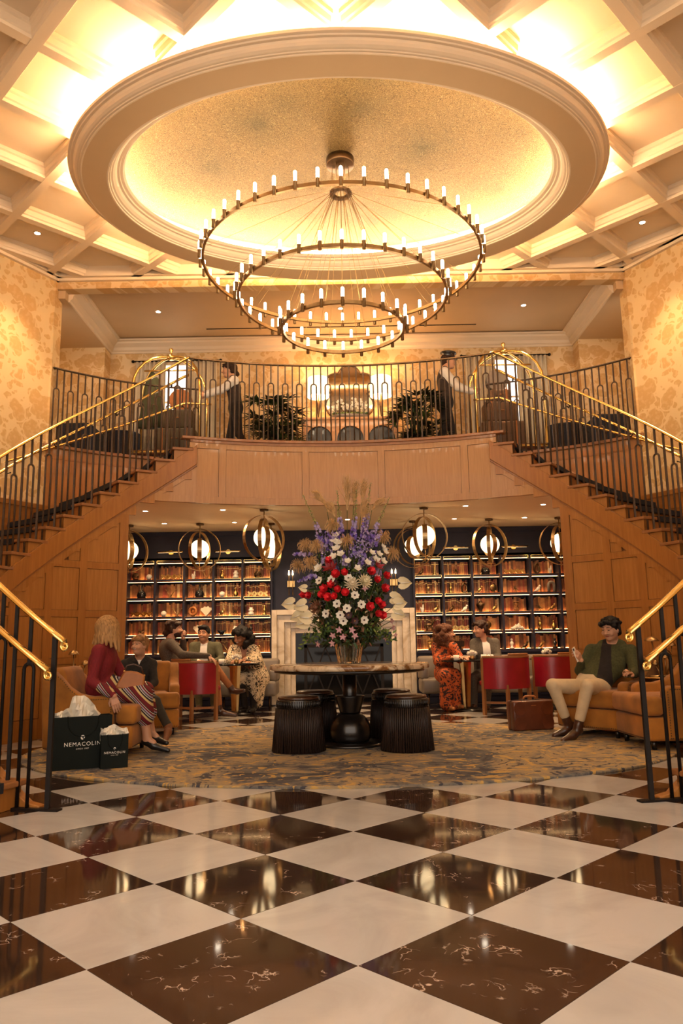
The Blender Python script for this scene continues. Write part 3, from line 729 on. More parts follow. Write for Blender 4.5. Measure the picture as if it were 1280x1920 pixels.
# ================================================================== CHANDELIER
CH = (0.02, 7.55)
ch = thing('chandelier', 'three-tier bronze ring chandelier with many small lit tubes under the gold oval dome', 'chandelier', (CH[0], CH[1], 6.2))
def lz(z): return z-6.2
TUBE = MB().lathe([(0.0155, 0), (0.0155, 0.095), (0.012, 0.102), (0, 0.103)], 8).mesh('lamp_tube', 'tube_light')
SOCK = MB().lathe([(0.010, -0.052), (0.018, -0.05), (0.018, 0.028), (0.021, 0.03), (0.021, 0.036), (0.0, 0.036)], 8).mesh('lamp_socket', 'bronze_gold')
hub_z = 5.84
for R, z, n in ((1.475, 5.0, 46), (1.105, 4.61, 35), (0.645, 4.27, 20)):
    mb = MB()
    def fn(t): c, s = math.cos(t), math.sin(t); return (R*c, R*s, c, s)
    sweep(mb, fn, lin(0, 2*PI, 97)[:-1], lz(z), [(-0.013, -0.018), (0.013, -0.018), (0.013, 0.018), (-0.013, 0.018)], closed_path=True)
    mb.build('ring', 'bronze_gold', ch)
    for k in range(n):
        a = -PI/2+2*PI*k/n
        so = link('lamp_socket', SOCK, ch, loc=((R+0.032)*math.cos(a), (R+0.032)*math.sin(a), lz(z)))
        link('lamp_tube', TUBE, so, loc=(0, 0, 0.036))
    for k in range(12):
        a = 2*PI*(k+0.5)/12
        MB().tube([(0.10*math.cos(a), 0.10*math.sin(a), lz(hub_z)), (R*math.cos(a), R*math.sin(a), lz(z+0.02))], 0.0022, 4).build('cable', 'brass_dull', ch)
MB().lathe([(0.0, -0.03), (0.15, -0.03), (0.155, -0.02), (0.155, 0.055), (0, 0.055)], 32).build('canopy', 'bronze', ch)
mb = MB()
def fn(t): c, s = math.cos(t), math.sin(t); return (0.095*c, 0.095*s, c, s)
sweep(mb, fn, lin(0, 2*PI, 33)[:-1], lz(hub_z), [(-0.026, -0.012), (0.026, -0.012), (0.026, 0.012), (-0.026, 0.012)], closed_path=True)
mb.build('hub_ring', 'bronze', ch)
for k in range(6):
    a = 2*PI*k/6
    MB().tube([(0.095*math.cos(a), 0.095*math.sin(a), lz(hub_z)), (0.09*math.cos(a), 0.09*math.sin(a), -0.02)], 0.003, 4).build('cable', 'brass_dull', ch)
MB().tube([(0, 0, -0.03), (0, 0, lz(4.30))], 0.004, 5).build('cable', 'brass_dull', ch)

# ================================================================== DOWNLIGHTS
def downlight(x, y, z, label, group, power=0, size=1.3, r=0.036, blend=0.7, col=SOFT):
    t = thing('downlight', label, 'downlight', (x, y, z), group=group)
    MB().lathe([(r+0.018, 0.0), (r+0.018, -0.006), (r, -0.006), (r, 0.0)], 20, caps=False).build('trim_ring', 'paint', t)
    MB().lathe([(0, -0.0035), (r, -0.0035), (r, -0.001), (0, -0.001)], 20).build('lens', 'downlight_lens', t)
    if power: spot((x, y, z-0.02), power, size, blend, col=col)
for sg, s in ((-1, 'left'), (1, 'right')):
    downlight(sg*3.9, 8.97, 6.27, f'small lit downlight in a coffer {s} of the oval ring, near the wall', 'coffer downlights', 110)
    downlight(sg*4.55, 7.02, 6.27, f'small downlight in the coffer at the {s} edge beside the oval ring', 'coffer downlights', 110)
    downlight(sg*3.25, 5.07, 6.27, f'small downlight in the top {s} corner coffer', 'coffer downlights', 110)
    for x, y in ((1.3, 3.77), (2.6, 2.47), (1.3, 1.17), (3.9, 3.77)):
        downlight(sg*x, y, 6.27, 'recessed downlight in a coffer above the front of the hall', 'downlights above the front hall', 55, col=(1.0, 0.82, 0.64))
    downlight(sg*2.82, 10.95, 6.08, f'small lit downlight in the balcony ceiling on the {s}', 'balcony downlights', 40, 1.6)
    for x, y, w in ((1.74, 10.65, 'near the fascia'), (2.85, 10.65, 'near the stair'), (1.74, 11.8, 'near the fireplace'), (2.85, 11.8, 'before the bookcase')):
        downlight(sg*x, y, 2.90, f'small downlight in the lounge ceiling {w} on the {s}', 'lounge downlights', 58, 2.4)
downlight(0.0, 10.95, 6.08, 'small lit downlight in the middle of the balcony ceiling', 'balcony downlights', 40, 1.6)
downlight(0.05, 11.7, 2.90, 'small downlight in the lounge ceiling before the fireplace', 'lounge downlights', 58, 2.4)

# ================================================================== LOUNGE
mb = MB(); mb.box(-4.7, 4.7, 13.12, 13.3, 0, 3.0)
solid(mb, 'wall_lounge_back', 'navy', label='dark navy wall behind the bookcases')
mb = MB(); mb.box(-4.7, -4.55, 10.3, 13.2, 0, 2.95); mb.box(4.55, 4.7, 10.3, 13.2, 0, 2.95)
mb.box(-4.7, -3.45, 10.42, 10.5, 0, 2.95); mb.box(3.45, 4.7, 10.42, 10.5, 0, 2.95)
solid(mb, 'wall_lounge_side', 'oak', label='oak side walls of the lounge behind the stairs')
FX = -0.045
mb = MB(); mb.box(FX-1.2, FX+1.2, 12.82, 13.12, 0, 2.9); mb.box(FX-1.2, FX+1.2, 12.80, 12.82, 2.72, 2.9)
solid(mb, 'wall_chimney', 'navy', label='dark navy chimney breast above the marble fireplace')
# fireplace
fp = thing('fireplace', 'pale marble fireplace with dark glass firebox behind the round table', 'fireplace', (FX, 12.82, 0))
OP = (-0.80, 0.80, 1.16)
def frame_part(name, w0, w1, d, mat='marble_mantel'):
    # stepped architrave between half-widths; w0 outer, w1 inner
    mb = MB(); ho = OP[2]+(w0-0.80); hi = OP[2]+(w1-0.80)
    mb.box(-w0, -w1, -d, 0, 0, ho); mb.box(w1, w0, -d, 0, 0, ho); mb.box(-w1, w1, -d, 0, hi, ho)
    mb.build(name, mat, fp, 0.004)
frame_part('outer_frame', 1.185, 1.10, 0.22); frame_part('middle_frame', 1.10, 0.98, 0.17); frame_part('inner_frame', 0.98, 0.88, 0.11); frame_part('slip', 0.88, 0.80, 0.07)
MB().box(-0.80, 0.80, -0.03, -0.005, 0, OP[2]).build('firebox_glass', 'smoked_glass', fp)
mb = MB(); mb.box(-0.66, 0.66, -0.055, -0.035, 0.92, 0.97); mb.box(-0.66, 0.66, -0.055, -0.035, 0.10, 0.15); mb.box(-0.66, -0.61, -0.055, -0.035, 0.1, 0.97); mb.box(0.61, 0.66, -0.055, -0.035, 0.1, 0.97)
for i in range(4):
    x0 = -0.61+i*0.305; x1 = x0+0.305
    mb.bar((x0, -0.045, 0.15), (x1, -0.045, 0.92), 0.012, 0.022); mb.bar((x1, -0.045, 0.15), (x0, -0.045, 0.92), 0.012, 0.022)
mb.build('fire_screen', 'iron', fp)
MB().box(-1.2, 1.2, -0.30, 0, 0, 0.02).build('hearth', 'marble_black', fp)
# bookcases
YF, YB = 12.75, 13.08; BW = 0.4925
SZ = [0.85, 1.16, 1.47, 1.785, 2.095, 2.41]
CASES = {}
for sg, side, x0, nb_ in ((-1, 'left', -1.245, 5), (1, 'right', 1.155, 6)):
    xe = x0+sg*BW*nb_; lo, hi = sorted((x0, xe)); cx = (lo+hi)/2
    t = thing('bookcase', f'navy built-in bookcase with brass-edged lit shelves on the {side} of the fireplace', 'bookcase', (cx, YF, 0), group='built-in bookcases')
    L = lambda x: x-cx
    CASES[sg] = (t, cx)
    MB().box(L(lo), L(hi), YB-YF, YB-YF+0.03, 0, 2.89).build('back_panel', 'navy', t)
    for i in range(nb_+1):
        x = L(x0+sg*BW*i); MB().box(x-0.018, x+0.018, -0.012, YB-YF, 0.80, 2.42).build('upright', 'navy', t, 0.003)
    MB().box(L(lo)-0.018, L(hi)+0.018, -0.005, YB-YF, 2.45, 2.895).build('frieze', 'navy', t)
    MB().box(L(lo)-0.018, L(hi)+0.018, -0.03, 0.0, 2.82, 2.895).build('frieze_moulding', 'navy', t)
    MB().box(L(lo)-0.018, L(hi)+0.018, -0.02, YB-YF, 0.0, 0.80).build('base_cabinet', 'navy', t)
    MB().box(L(lo)-0.018, L(hi)+0.018, -0.05, YB-YF, 0.80, 0.83).build('counter', 'navy', t)
    for b_ in range(nb_):
        xa, xb = sorted((L(x0+sg*BW*b_), L(x0+sg*BW*(b_+1)))); xa += 0.018; xb -= 0.018
        MB().box(xa+0.03, xb-0.03, -0.026, -0.02, 0.10, 0.74).build('cabinet_door', 'navy', t, 0.003)
        for k, z in enumerate(SZ):
            sh = MB().box(xa, xb, 0.0, YB-YF, z-0.042, z).build('shelf', 'navy', t)
            mi = MB(); e = 0.0045
            mi.box(xa+0.004, xb-0.004, -0.003, 0.001, z-e-0.001, z-0.001); mi.box(xa+0.004, xb-0.004, -0.003, 0.001, z-0.041, z-0.041+e)
            mi.box(xa+0.004, xa+0.004+e, -0.003, 0.001, z-0.041, z-0.001); mi.box(xb-0.004-e, xb-0.004, -0.003, 0.001, z-0.041, z-0.001)
            mi.build('brass_inlay', 'brass', sh)
            if k > 0: MB().box(xa+0.01, xb-0.01, 0.05, 0.068, z-0.047, z-0.0425).build('light_strip', 'shelf_light', sh)
            if k < 5: MB().box(xa+0.01, xb-0.01, 0.155, 0.17, z+0.0005, z+0.006).build('uplight_strip', 'shelf_uplight', sh)
# ---- books in the back rows
def book_mesh(h, th, d, mat):
    mb = MB(); n = 4; P = []
    for i in range(n+1):
        a = PI*i/n; P.append((th/2*math.cos(a), -d/2-0.006*math.sin(a)))
    P = [(th/2, d/2)]+P+[(-th/2, d/2)]
    mb.prism(P, 0, h); mb.box(-th/2-0.0006, th/2+0.0006, -d/2-0.0068, -d/2-0.003, h*0.8, h*0.83, 1); mb.box(-th/2-0.0006, th/2+0.0006, -d/2-0.0068, -d/2-0.003, h*0.16, h*0.18, 1)
    return mb.mesh('book', [mat, 'gold_leaf_dark'])
BC = {'dark brown': (0.12, 0.045, 0.022), 'brown': (0.24, 0.09, 0.038), 'tan': (0.46, 0.22, 0.08), 'oxblood': (0.20, 0.04, 0.025), 'cream': (0.62, 0.42, 0.22), 'russet': (0.38, 0.13, 0.045)}
BM = {}
for c, rgb in BC.items():
    plain('book_'+c, rgb, 0.5, var=0.35, scale=14)
    BM[c] = [book_mesh(h, th, 0.12, 'book_'+c) for h, th in ((0.225, 0.032), (0.205, 0.026), (0.24, 0.040))]
TH = [0.032, 0.026, 0.040]; HH = [0.225, 0.205, 0.24]
rest = {-1: MB(), 1: MB()}; nbk = 0
rows = ['lowest', 'second', 'middle', 'fourth', 'top']
jobs = []
for sg, x0, nb_ in ((-1, -1.245, 5), (1, 1.155, 6)):
    for b_ in range(nb_):
        for k in range(5): jobs.append((b_, k, sg, x0))
jobs.sort(key=lambda j: (j[0], -j[1]))
rb = random.Random(3)
for b_, k, sg, x0 in jobs:
    xa, xb = sorted((x0+sg*BW*b_, x0+sg*BW*(b_+1))); x = xa+0.022; z = SZ[k]; side = 'left' if sg < 0 else 'right'
    while x < xb-0.06:
        c = rb.choices(list(BC), weights=[3, 4, 2.4, 2.2, 0.7, 2.6])[0]; i = rb.choice((0, 0, 1, 2)); xm = x+TH[i]/2
        y = 13.0+rb.uniform(-0.01, 0.005)
        if nbk < 300:
            o = link('book', BM[c][i], loc=(xm, y, z))
            tag(o, f'{c} leather-bound book in the back row on the {rows[k]} shelf of the {side} bookcase', 'book', f'{c} books on the {rows[k]} shelf, {side} bookcase'); nbk += 1
        else:
            rest[sg].box(xm-TH[i]/2, xm+TH[i]/2, y-0.06, y+0.06, z, z+HH[i], list(BC).index(c))
        x += TH[i]+0.0012
for sg in (-1, 1):
    o = rest[sg].build('book_rows', ['book_'+c for c in BC]); tag(o, f'rows of old leather-bound books in the outer bays of the {"left" if sg < 0 else "right"} bookcase', 'books', kind='stuff')

# ---- picture lights on the frieze
for x, w in ((-2.95, 'outer left'), (-1.98, 'inner left'), (1.88, 'inner right'), (2.86, 'outer right')):
    t = thing('picture_light', f'slim brass picture light above the bookcase, {w} one', 'picture light', (x, 12.745, 2.545), group='picture lights')
    MB().tube([(-0.22, -0.10, 0), (0.22, -0.10, 0)], 0.012, 8).build('bar', 'brass', t)
    mb = MB(); mb.tube([(0, 0.001, 0), (0, -0.014, 0)], 0.042, 20); mb.tube([(0, -0.01, 0), (0, -0.10, 0)], 0.008, 8); mb.build('backplate', 'brass', t)
    MB().box(-0.2, 0.2, -0.098, -0.086, -0.0125, -0.0085).build('lamp_strip', 'picture_lamp', t)
# ---- wall sconces on the chimney breast
for x, w in ((-0.92, 'left'), (0.82, 'right')):
    t = thing('wall_sconce', f'brass two-light wall sconce above the {w} end of the mantel', 'sconce', (x, 12.82, 1.98), group='fireplace sconces')
    MB().box(-0.065, 0.065, -0.03, 0, -0.05, 0.06).build('backplate', 'brass_dull', t, 0.004)
    for dx in (-0.032, 0.032):
        MB().tube([(dx, -0.055, -0.19), (dx, -0.055, 0.15)], 0.006, 6).build('tube', 'bronze_gold', t)
        MB().tube([(dx, -0.055, 0.02), (dx, -0.02, 0.02)], 0.006, 6).build('arm', 'bronze_gold', t)
        MB().lathe([(0.008, 0), (0.013, 0.015), (0.009, 0.05), (0.004, 0.08), (0, 0.085)], 10, (dx, -0.055, 0.15)).build('bulb', 'candle_light', t)

# ================================================================== PENDANTS
def band_ring(mb, R, w, rz, tilt, zc, n=40):
    m4 = Matrix.Translation((0, 0, zc)) @ Matrix.Rotation(rz, 4, 'Z') @ Matrix.Rotation(tilt, 4, 'Y')
    V = []; F = []; th = 0.006
    for k in range(n):
        a = 2*PI*k/n
        for r, y in ((R, -w/2), (R, w/2), (R-th, w/2), (R-th, -w/2)): V.append(m4 @ Vector((r*math.cos(a), y, r*math.sin(a))))
    for k in range(n):
        j = (k+1) % n
        for i in range(4): F.append((k*4+i, k*4+(i+1) % 4, j*4+(i+1) % 4, j*4+i))
    mb.add(V, F, 0, False)
def pendant(x, y, label, rz):
    t = thing('pendant_light', label, 'pendant light', (x, y, 2.90), rz, 'lounge globe pendants')
    mb = MB(); mb.lathe([(0, -0.025), (0.062, -0.025), (0.062, 0), (0, 0)], 20); mb.build('canopy', 'bronze', t)
    MB().tube([(0, 0, -0.02), (0, 0, -0.26)], 0.007, 8).build('stem', 'brass_dull', t)
    MB().ball((0, 0, -0.41), 0.148, 28, 18).build('globe', 'globe_light', t)
    for nm, R, w_, a, ti in (('outer_ring', 0.335, 0.065, 0.42, 0.05), ('middle_ring', 0.285, 0.055, 1.2, -0.08), ('inner_band', 0.178, 0.07, 1.75, 0.0)):
        mb = MB(); band_ring(mb, R, w_, a, ti, -0.42); mb.build(nm, 'bronze_gold', t)
    mb = MB(); mb.tube([(0, 0, -0.58), (0, 0, -0.78)], 0.006, 6); mb.ball((0, 0, -0.6), 0.012); mb.build('finial', 'brass_dull', t)
for x, y, w, a in ((-3.43, 11.9, 'at the far left, half hidden by the oak jamb', 0.4), (-2.30, 11.88, 'before the left bookcase', 0.0), (-1.18, 11.98, 'behind the front left pendant', 0.8), (-1.15, 10.68, 'nearest one left of the flowers', 0.25),
                   (1.15, 10.75, 'nearest one right of the flowers', -0.25), (1.10, 11.97, 'behind the front right pendant', -0.8), (2.30, 11.88, 'before the right bookcase', 0.1), (3.40, 11.85, 'at the far right beside the oak jamb', -0.3)):
    pendant(x, y, f'glowing globe pendant in bronze rings, {w}', a)
# ================================================================== SHELF ORNAMENTS
def orn_ball(mb, r=0.05): mb.ball((0, 0, r), r, 16, 10)
def orn_wireball(mb, r=0.06):
    rr = random.Random(5)
    for i in range(9):
        m4 = Matrix.Rotation(rr.uniform(0, PI), 3, 'X') @ Matrix.Rotation(rr.uniform(0, PI), 3, 'Z')
        mb.tube([m4 @ Vector((r*math.cos(a), r*math.sin(a), 0))+Vector((0, 0, r)) for a in lin(0, 2*PI, 17)[:-1]], 0.006, 5, closed=True)
def orn_zigzag(mb, n=3, s=0.055):
    for r_ in range(2):
        P = []
        for i in range(n*2+1): P.append((-s*n+s*i, -0.02+0.04*r_, 0.015+(s*0.9 if (i+r_) % 2 else 0)+0.02*r_))
        for a, b in zip(P, P[1:]): mb.bar(a, b, 0.034, 0.028)
def orn_bottle(mb): mb.lathe([(0.070, 0), (0.078, 0.01), (0.078, 0.06), (0.066, 0.10), (0.040, 0.125), (0.016, 0.132), (0.016, 0.22), (0.02, 0.225), (0, 0.225)], 20)
def orn_vase(mb): mb.lathe([(0.026, 0), (0.040, 0.02), (0.045, 0.05), (0.032, 0.085), (0.014, 0.105), (0.014, 0.125), (0.032, 0.145), (0.028, 0.145), (0, 0.12)], 18)
def orn_gourd(mb): mb.lathe([(0.03, 0), (0.052, 0.02), (0.052, 0.045), (0.030, 0.062), (0.044, 0.08), (0.046, 0.10), (0.024, 0.118), (0.03, 0.135), (0.024, 0.137), (0, 0.12)], 18)
def orn_ringbowl(mb): mb.tube([(0.062*math.cos(a), 0, 0.085+0.062*math.sin(a)) for a in lin(0, 2*PI, 25)[:-1]], 0.023, 8, closed=True); mb.ball((0, 0.01, 0.085), (0.03, 0.012, 0.03), 10, 6)
def orn_star(mb, r=0.07):
    rr = random.Random(9)
    for i in range(22):
        d = Vector((rr.gauss(0, 1), rr.gauss(0, 1), rr.gauss(0, 1))).normalized(); mb.tube([(0, 0, r), Vector((0, 0, r))+d*r], [0.006, 0.002], 4)
    mb.ball((0, 0, r), 0.018, 8, 6)
def orn_bird(mb):
    mb.ball((0, 0, 0.055), (0.05, 0.024, 0.03), 12, 8, M4=Matrix.Rotation(-0.7, 3, 'Y')); mb.ball((0.036, 0, 0.105), 0.019, 10, 7)
    mb.tube([(0.05, 0, 0.104), (0.072, 0, 0.098)], [0.006, 0.001], 5); mb.tube([(-0.03, 0, 0.035), (-0.09, 0, 0.004)], [0.016, 0.006], 6)
    mb.lathe([(0.022, 0), (0.022, 0.006), (0.005, 0.01), (0.005, 0.035)], 10)
def orn_horse(mb):
    mb.ball((0, 0, 0.10), (0.07, 0.028, 0.036), 14, 9); mb.tube([(0.045, 0, 0.115), (0.07, 0, 0.16), (0.075, 0, 0.19)], [0.03, 0.024, 0.018], 8)
    mb.ball((0.09, 0, 0.185), (0.035, 0.014, 0.016), 10, 6, M4=Matrix.Rotation(0.5, 3, 'Y')); mb.tube([(-0.065, 0, 0.115), (-0.09, 0, 0.09), (-0.085, 0, 0.05)], [0.012, 0.014, 0.004], 6)
    for x in (-0.045, 0.045):
        for y in (-0.016, 0.016): mb.tube([(x, y, 0.09), (x+0.008, y, 0.05), (x, y, 0.01)], [0.016, 0.009, 0.010], 6)
    mb.box(-0.085, 0.085, -0.03, 0.03, 0, 0.012)
def orn_urn(mb): mb.lathe([(0.035, 0), (0.03, 0.02), (0.062, 0.09), (0.072, 0.125), (0.055, 0.145), (0.022, 0.155), (0.02, 0.175), (0.026, 0.18), (0, 0.18)], 20)
def orn_hourglass(mb):
    for z in (0, 0.15): mb.lathe([(0.05, z), (0.05, z+0.012), (0, z+0.012)], 14)
    mb.lathe([(0.036, 0.012), (0.036, 0.04), (0.006, 0.081), (0.036, 0.12), (0.036, 0.15)], 14)
    for k in range(3): a = 2*PI*k/3; mb.tube([(0.042*math.cos(a), 0.042*math.sin(a), 0.01), (0.042*math.cos(a), 0.042*math.sin(a), 0.15)], 0.004, 5)
def orn_coral(mb):
    rr = random.Random(4)
    for i in range(26):
        x = rr.uniform(-0.11, 0.11); h = 0.03+0.075*(1-abs(x)/0.12)*rr.uniform(0.5, 1); mb.ball((x, rr.uniform(-0.03, 0.03), h*0.6), (0.02, 0.02, h*0.6), 8, 6)
def orn_arch(mb): mb.tube([(-0.055, 0, 0)]+[(0.055*math.cos(a), 0, 0.11+0.055*math.sin(a)) for a in lin(PI, 0, 11)]+[(0.055, 0, 0)], 0.026, 8)
def orn_obelisk(mb): mb.lathe([(0.036, 0), (0.036, 0.02), (0.024, 0.03), (0.016, 0.13), (0.010, 0.17), (0, 0.185)], 8, smooth=False)
def orn_crystal(mb):
    rr = random.Random(8)
    for i in range(9):
        a = rr.uniform(0, 2*PI); t = rr.uniform(0.1, 0.5); d = Vector((math.cos(a)*t, math.sin(a)*t*0.4, 1)).normalized(); h = rr.uniform(0.06, 0.15)
        mb.tube([d*0.0, d*h*0.8, d*h], [0.018, 0.014, 0.001], 6, smooth=False)
def orn_disc(mb): mb.lathe([(0, -0.012), (0.05, -0.012), (0.068, 0), (0.05, 0.012), (0, 0.012)], 22); mb.v = [(x, z, y+0.085) for x, y, z in mb.v]; mb.lathe([(0.03, 0), (0.03, 0.01), (0.006, 0.015), (0.006, 0.03)], 10)
def orn_figure(mb):
    mb.lathe([(0.042, 0), (0.042, 0.02), (0.018, 0.03), (0.024, 0.06), (0.034, 0.09), (0.022, 0.115), (0.010, 0.122), (0.02, 0.14), (0.018, 0.16), (0, 0.168)], 14)
def orn_hand(mb):
    mb.tube([(0, 0, 0), (0, 0, 0.08)], [0.034, 0.028], 10); mb.ball((0, 0, 0.10), (0.034, 0.02, 0.035))
    for i in range(5): x = -0.03+0.015*i; mb.tube([(x*0.8, 0, 0.115), (x*1.7, 0, 0.20-0.01*abs(i-2))], [0.009, 0.005], 6)
def orn_loop(mb): mb.tube([(0.045*math.sin(a), 0.012*math.sin(2*a), 0.095+0.075*math.cos(a)) for a in lin(0, 2*PI, 25)[:-1]], 0.018, 7, closed=True)
def orn_bowl(mb): mb.lathe([(0.03, 0), (0.05, 0.02), (0.08, 0.07), (0.076, 0.07), (0.045, 0.028), (0, 0.02)], 20)
def orn_dome(mb): mb.lathe([(0.078, 0), (0.078, 0.06), (0.065, 0.10), (0.035, 0.125), (0, 0.13)], 20)
def orn_antler(mb):
    for s in (-1, 1):
        mb.tube([(0, 0, 0.0), (s*0.02, 0, 0.05), (s*0.06, 0, 0.10), (s*0.09, 0, 0.17)], [0.012, 0.009, 0.007, 0.003], 6)
        mb.tube([(s*0.045, 0, 0.08), (s*0.04, 0, 0.14)], [0.007, 0.002], 5); mb.tube([(s*0.075, 0, 0.13), (s*0.12, 0, 0.15)], [0.006, 0.002], 5)
    mb.lathe([(0.04, 0), (0.04, 0.012), (0, 0.014)], 12)
def orn_box(mb): mb.box(-0.075, 0.075, -0.03, 0.03, 0.05, 0.14); mb.box(-0.02, 0.02, -0.02, 0.02, 0.01, 0.05); mb.box(-0.05, 0.05, -0.03, 0.03, 0, 0.012)
def orn_fan(mb):
    V = [(0, -0.012, 0), (0, 0.012, 0)]
    for i in range(9):
        a = lin(0.25*PI, 0.75*PI, 9)[i]; r = 0.17 if i % 2 else 0.15
        V += [(r*math.cos(a), -0.012, r*math.sin(a)), (r*math.cos(a), 0.012, r*math.sin(a))]
    F = []
    for i in range(8): a = 2+2*i; F += [(0, a, a+2), (1, a+3, a+1), (a, a+1, a+3, a+2)]
    F += [(0, 1, 3, 2), (0, 18, 19, 1)]; mb.add(V, F)
KIND = {'ball': ('white round knot ball', 'ceramic', orn_ball), 'wireball': ('dark woven wire ball', 'bronze', orn_wireball), 'zigzag': ('brass zigzag block sculpture', 'gold_leaf_dark', orn_zigzag),
        'bottle': ('black long-necked bottle vase', 'ceramic_black', orn_bottle), 'vase': ('small gold flared vase', 'gold_leaf_dark', orn_vase), 'gourd': ('white stacked gourd vase', 'ceramic', orn_gourd),
        'ringbowl': ('brown wooden ring sculpture', 'leather_tan', orn_ringbowl), 'star': ('dark spiky starburst ornament', 'bronze', orn_star), 'bird': ('gold bird figurine', 'brass_dull', orn_bird), 'darkbird': ('dark bird figurine', 'bronze', orn_bird),
        'whitebird': ('white bird figurine', 'ceramic', orn_bird), 'horse': ('dark horse statuette', 'bronze', orn_horse), 'urn': ('dark silver urn', 'bronze', orn_urn), 'hourglass': ('wooden hourglass', 'chair_wood', orn_hourglass),
        'coral': ('white coral ornament', 'ceramic', orn_coral), 'arch': ('pale rounded arch ornament', 'leather_grey', orn_arch), 'obelisk': ('gold obelisk ornament', 'gold_leaf_dark', orn_obelisk), 'crystal': ('pale crystal cluster', 'ceramic', orn_crystal),
        'disc': ('bronze shell disc on stand', 'bronze_gold', orn_disc), 'figure': ('white seated figure ornament', 'ceramic', orn_figure), 'bust': ('silver pedestal figure', 'bronze_gold', orn_figure), 'hand': ('gold open hand sculpture', 'brass_dull', orn_hand),
        'loop': ('dark bronze loop sculpture', 'bronze', orn_loop), 'bowl': ('black ceramic bowl', 'ceramic_black', orn_bowl), 'dome': ('glossy black dome vase', 'ceramic_black', orn_dome), 'antler': ('bronze antler ornament', 'bronze_gold', orn_antler),
        'box': ('dark box on a stand', 'ebony', orn_box), 'fan': ('cream fan shell', 'linen', orn_fan), 'blackfig': ('squat black stopper bottle', 'ceramic_black', orn_figure), 'goldfig': ('gold abstract figurine', 'gold_leaf_dark', orn_figure)}
ITEMS = {-1: {   # bay counted from the fireplace outwards; row 4 = top
    (4, 4): ['wireball', 'ball'], (3, 4): ['zigzag'], (2, 4): ['crystal', 'antler'], (1, 4): ['vase', 'gourd'], (0, 4): ['wireball'],
    (4, 3): ['bottle'], (3, 3): ['antler'], (2, 3): ['bottle'], (1, 3): ['ball', 'vase'], (0, 3): ['zigzag'],
    (4, 2): ['zigzag'], (3, 2): ['ball', 'antler'], (2, 2): ['ringbowl', 'fan'], (1, 2): ['bird', 'star'], (0, 2): ['gourd', 'goldfig'],
    (4, 1): ['star'], (3, 1): ['vase'], (2, 1): ['fan'], (1, 1): ['bowl', 'gourd'], (0, 1): ['blackfig', 'star'],
    (4, 0): ['bowl'], (3, 0): ['zigzag'], (1, 0): ['antler'], (0, 0): ['bird']},
  1: {(0, 4): ['darkbird', 'obelisk'], (1, 4): ['star'], (2, 4): ['dome'], (3, 4): ['zigzag'], (4, 4): ['loop', 'crystal'],
    (0, 3): ['bust'], (1, 3): ['goldfig', 'loop'], (2, 3): ['bird', 'disc'], (3, 3): ['star'], (4, 3): ['whitebird', 'arch'], (5, 3): ['gourd'],
    (0, 2): ['crystal', 'bird'], (1, 2): ['darkbird', 'whitebird'], (2, 2): ['urn', 'bird'], (3, 2): ['hourglass'], (4, 2): ['star', 'bird'],
    (0, 1): ['horse'], (1, 1): ['zigzag'], (2, 1): ['disc'], (3, 1): ['coral'], (4, 1): ['goldfig', 'vase'], (5, 1): ['urn'],
    (0, 0): ['hand'], (1, 0): ['box'], (2, 0): ['crystal'], (3, 0): ['figure', 'darkbird'], (4, 0): ['bird', 'blackfig']}}
OM = {}
bayw = ['first', 'second', 'third', 'fourth', 'fifth', 'sixth']
for sg, d in ITEMS.items():
    x0 = -1.245 if sg < 0 else 1.155
    for (b_, k), lst in d.items():
        xm = x0+sg*BW*(b_+0.5)
        for i, kd in enumerate(lst):
            desc, mat, f = KIND[kd]
            if kd not in OM: mb = MB(); f(mb); OM[kd] = mb.mesh(kd, mat)
            x = xm+(0 if len(lst) == 1 else (-0.11 if i == 0 else 0.12))
            o = link('shelf_ornament', OM[kd], loc=(x, 12.85, SZ[k])); o.rotation_euler = (0, 0, (sg*0.3 if kd not in ('zigzag',) else 0))
            tag(o, f'{desc} on the {rows[k]} shelf, {bayw[b_]} bay {"left" if sg < 0 else "right"} of the fireplace', 'ornament', 'bookcase ornaments')
# ---- bouquet positions (metres)
ROSES = [(-0.151, 7.265, 1.776), (-0.088, 7.221, 1.642), (-0.005, 7.213, 1.656), (-0.133, 7.223, 1.544), (-0.202, 7.245, 1.506), (-0.073, 7.209, 1.497), (-0.223, 7.256, 1.453), (-0.162, 7.233, 1.426), (-0.107, 7.218, 1.433), (-0.002, 7.201, 1.466), (0.246, 7.249, 1.666), (0.303, 7.263, 1.587), (0.395, 7.322, 1.629), (0.375, 7.3, 1.507), (0.305, 7.269, 1.385), (0.339, 7.293, 1.351), (0.226, 7.244, 1.333), (0.306, 7.294, 1.267), (0.349, 7.326, 1.251), (-0.399, 7.381, 1.468), (-0.352, 7.336, 1.451)]
LILIES = [(-0.159, 7.25, 1.703), (-0.117, 7.239, 1.708), (0.314, 7.288, 1.719)]
ANEM = [(0.03, 7.205, 1.601), (0.088, 7.204, 1.438), (0.147, 7.221, 1.351), (-0.081, 7.22, 1.361), (0.012, 7.216, 1.317), (-0.052, 7.235, 1.255), (-0.188, 7.268, 1.271), (-0.024, 7.248, 1.199), (0.172, 7.261, 1.205), (-0.249, 7.27, 1.586), (-0.132, 7.226, 1.592)]
ANEMD = [(0.024, 7.23, 1.253), (0.084, 7.248, 1.199), (-0.099, 7.215, 1.55)]
PROTEA = [(-0.28, 7.301, 1.335), (0.063, 7.202, 1.546), (0.186, 7.22, 1.572)]
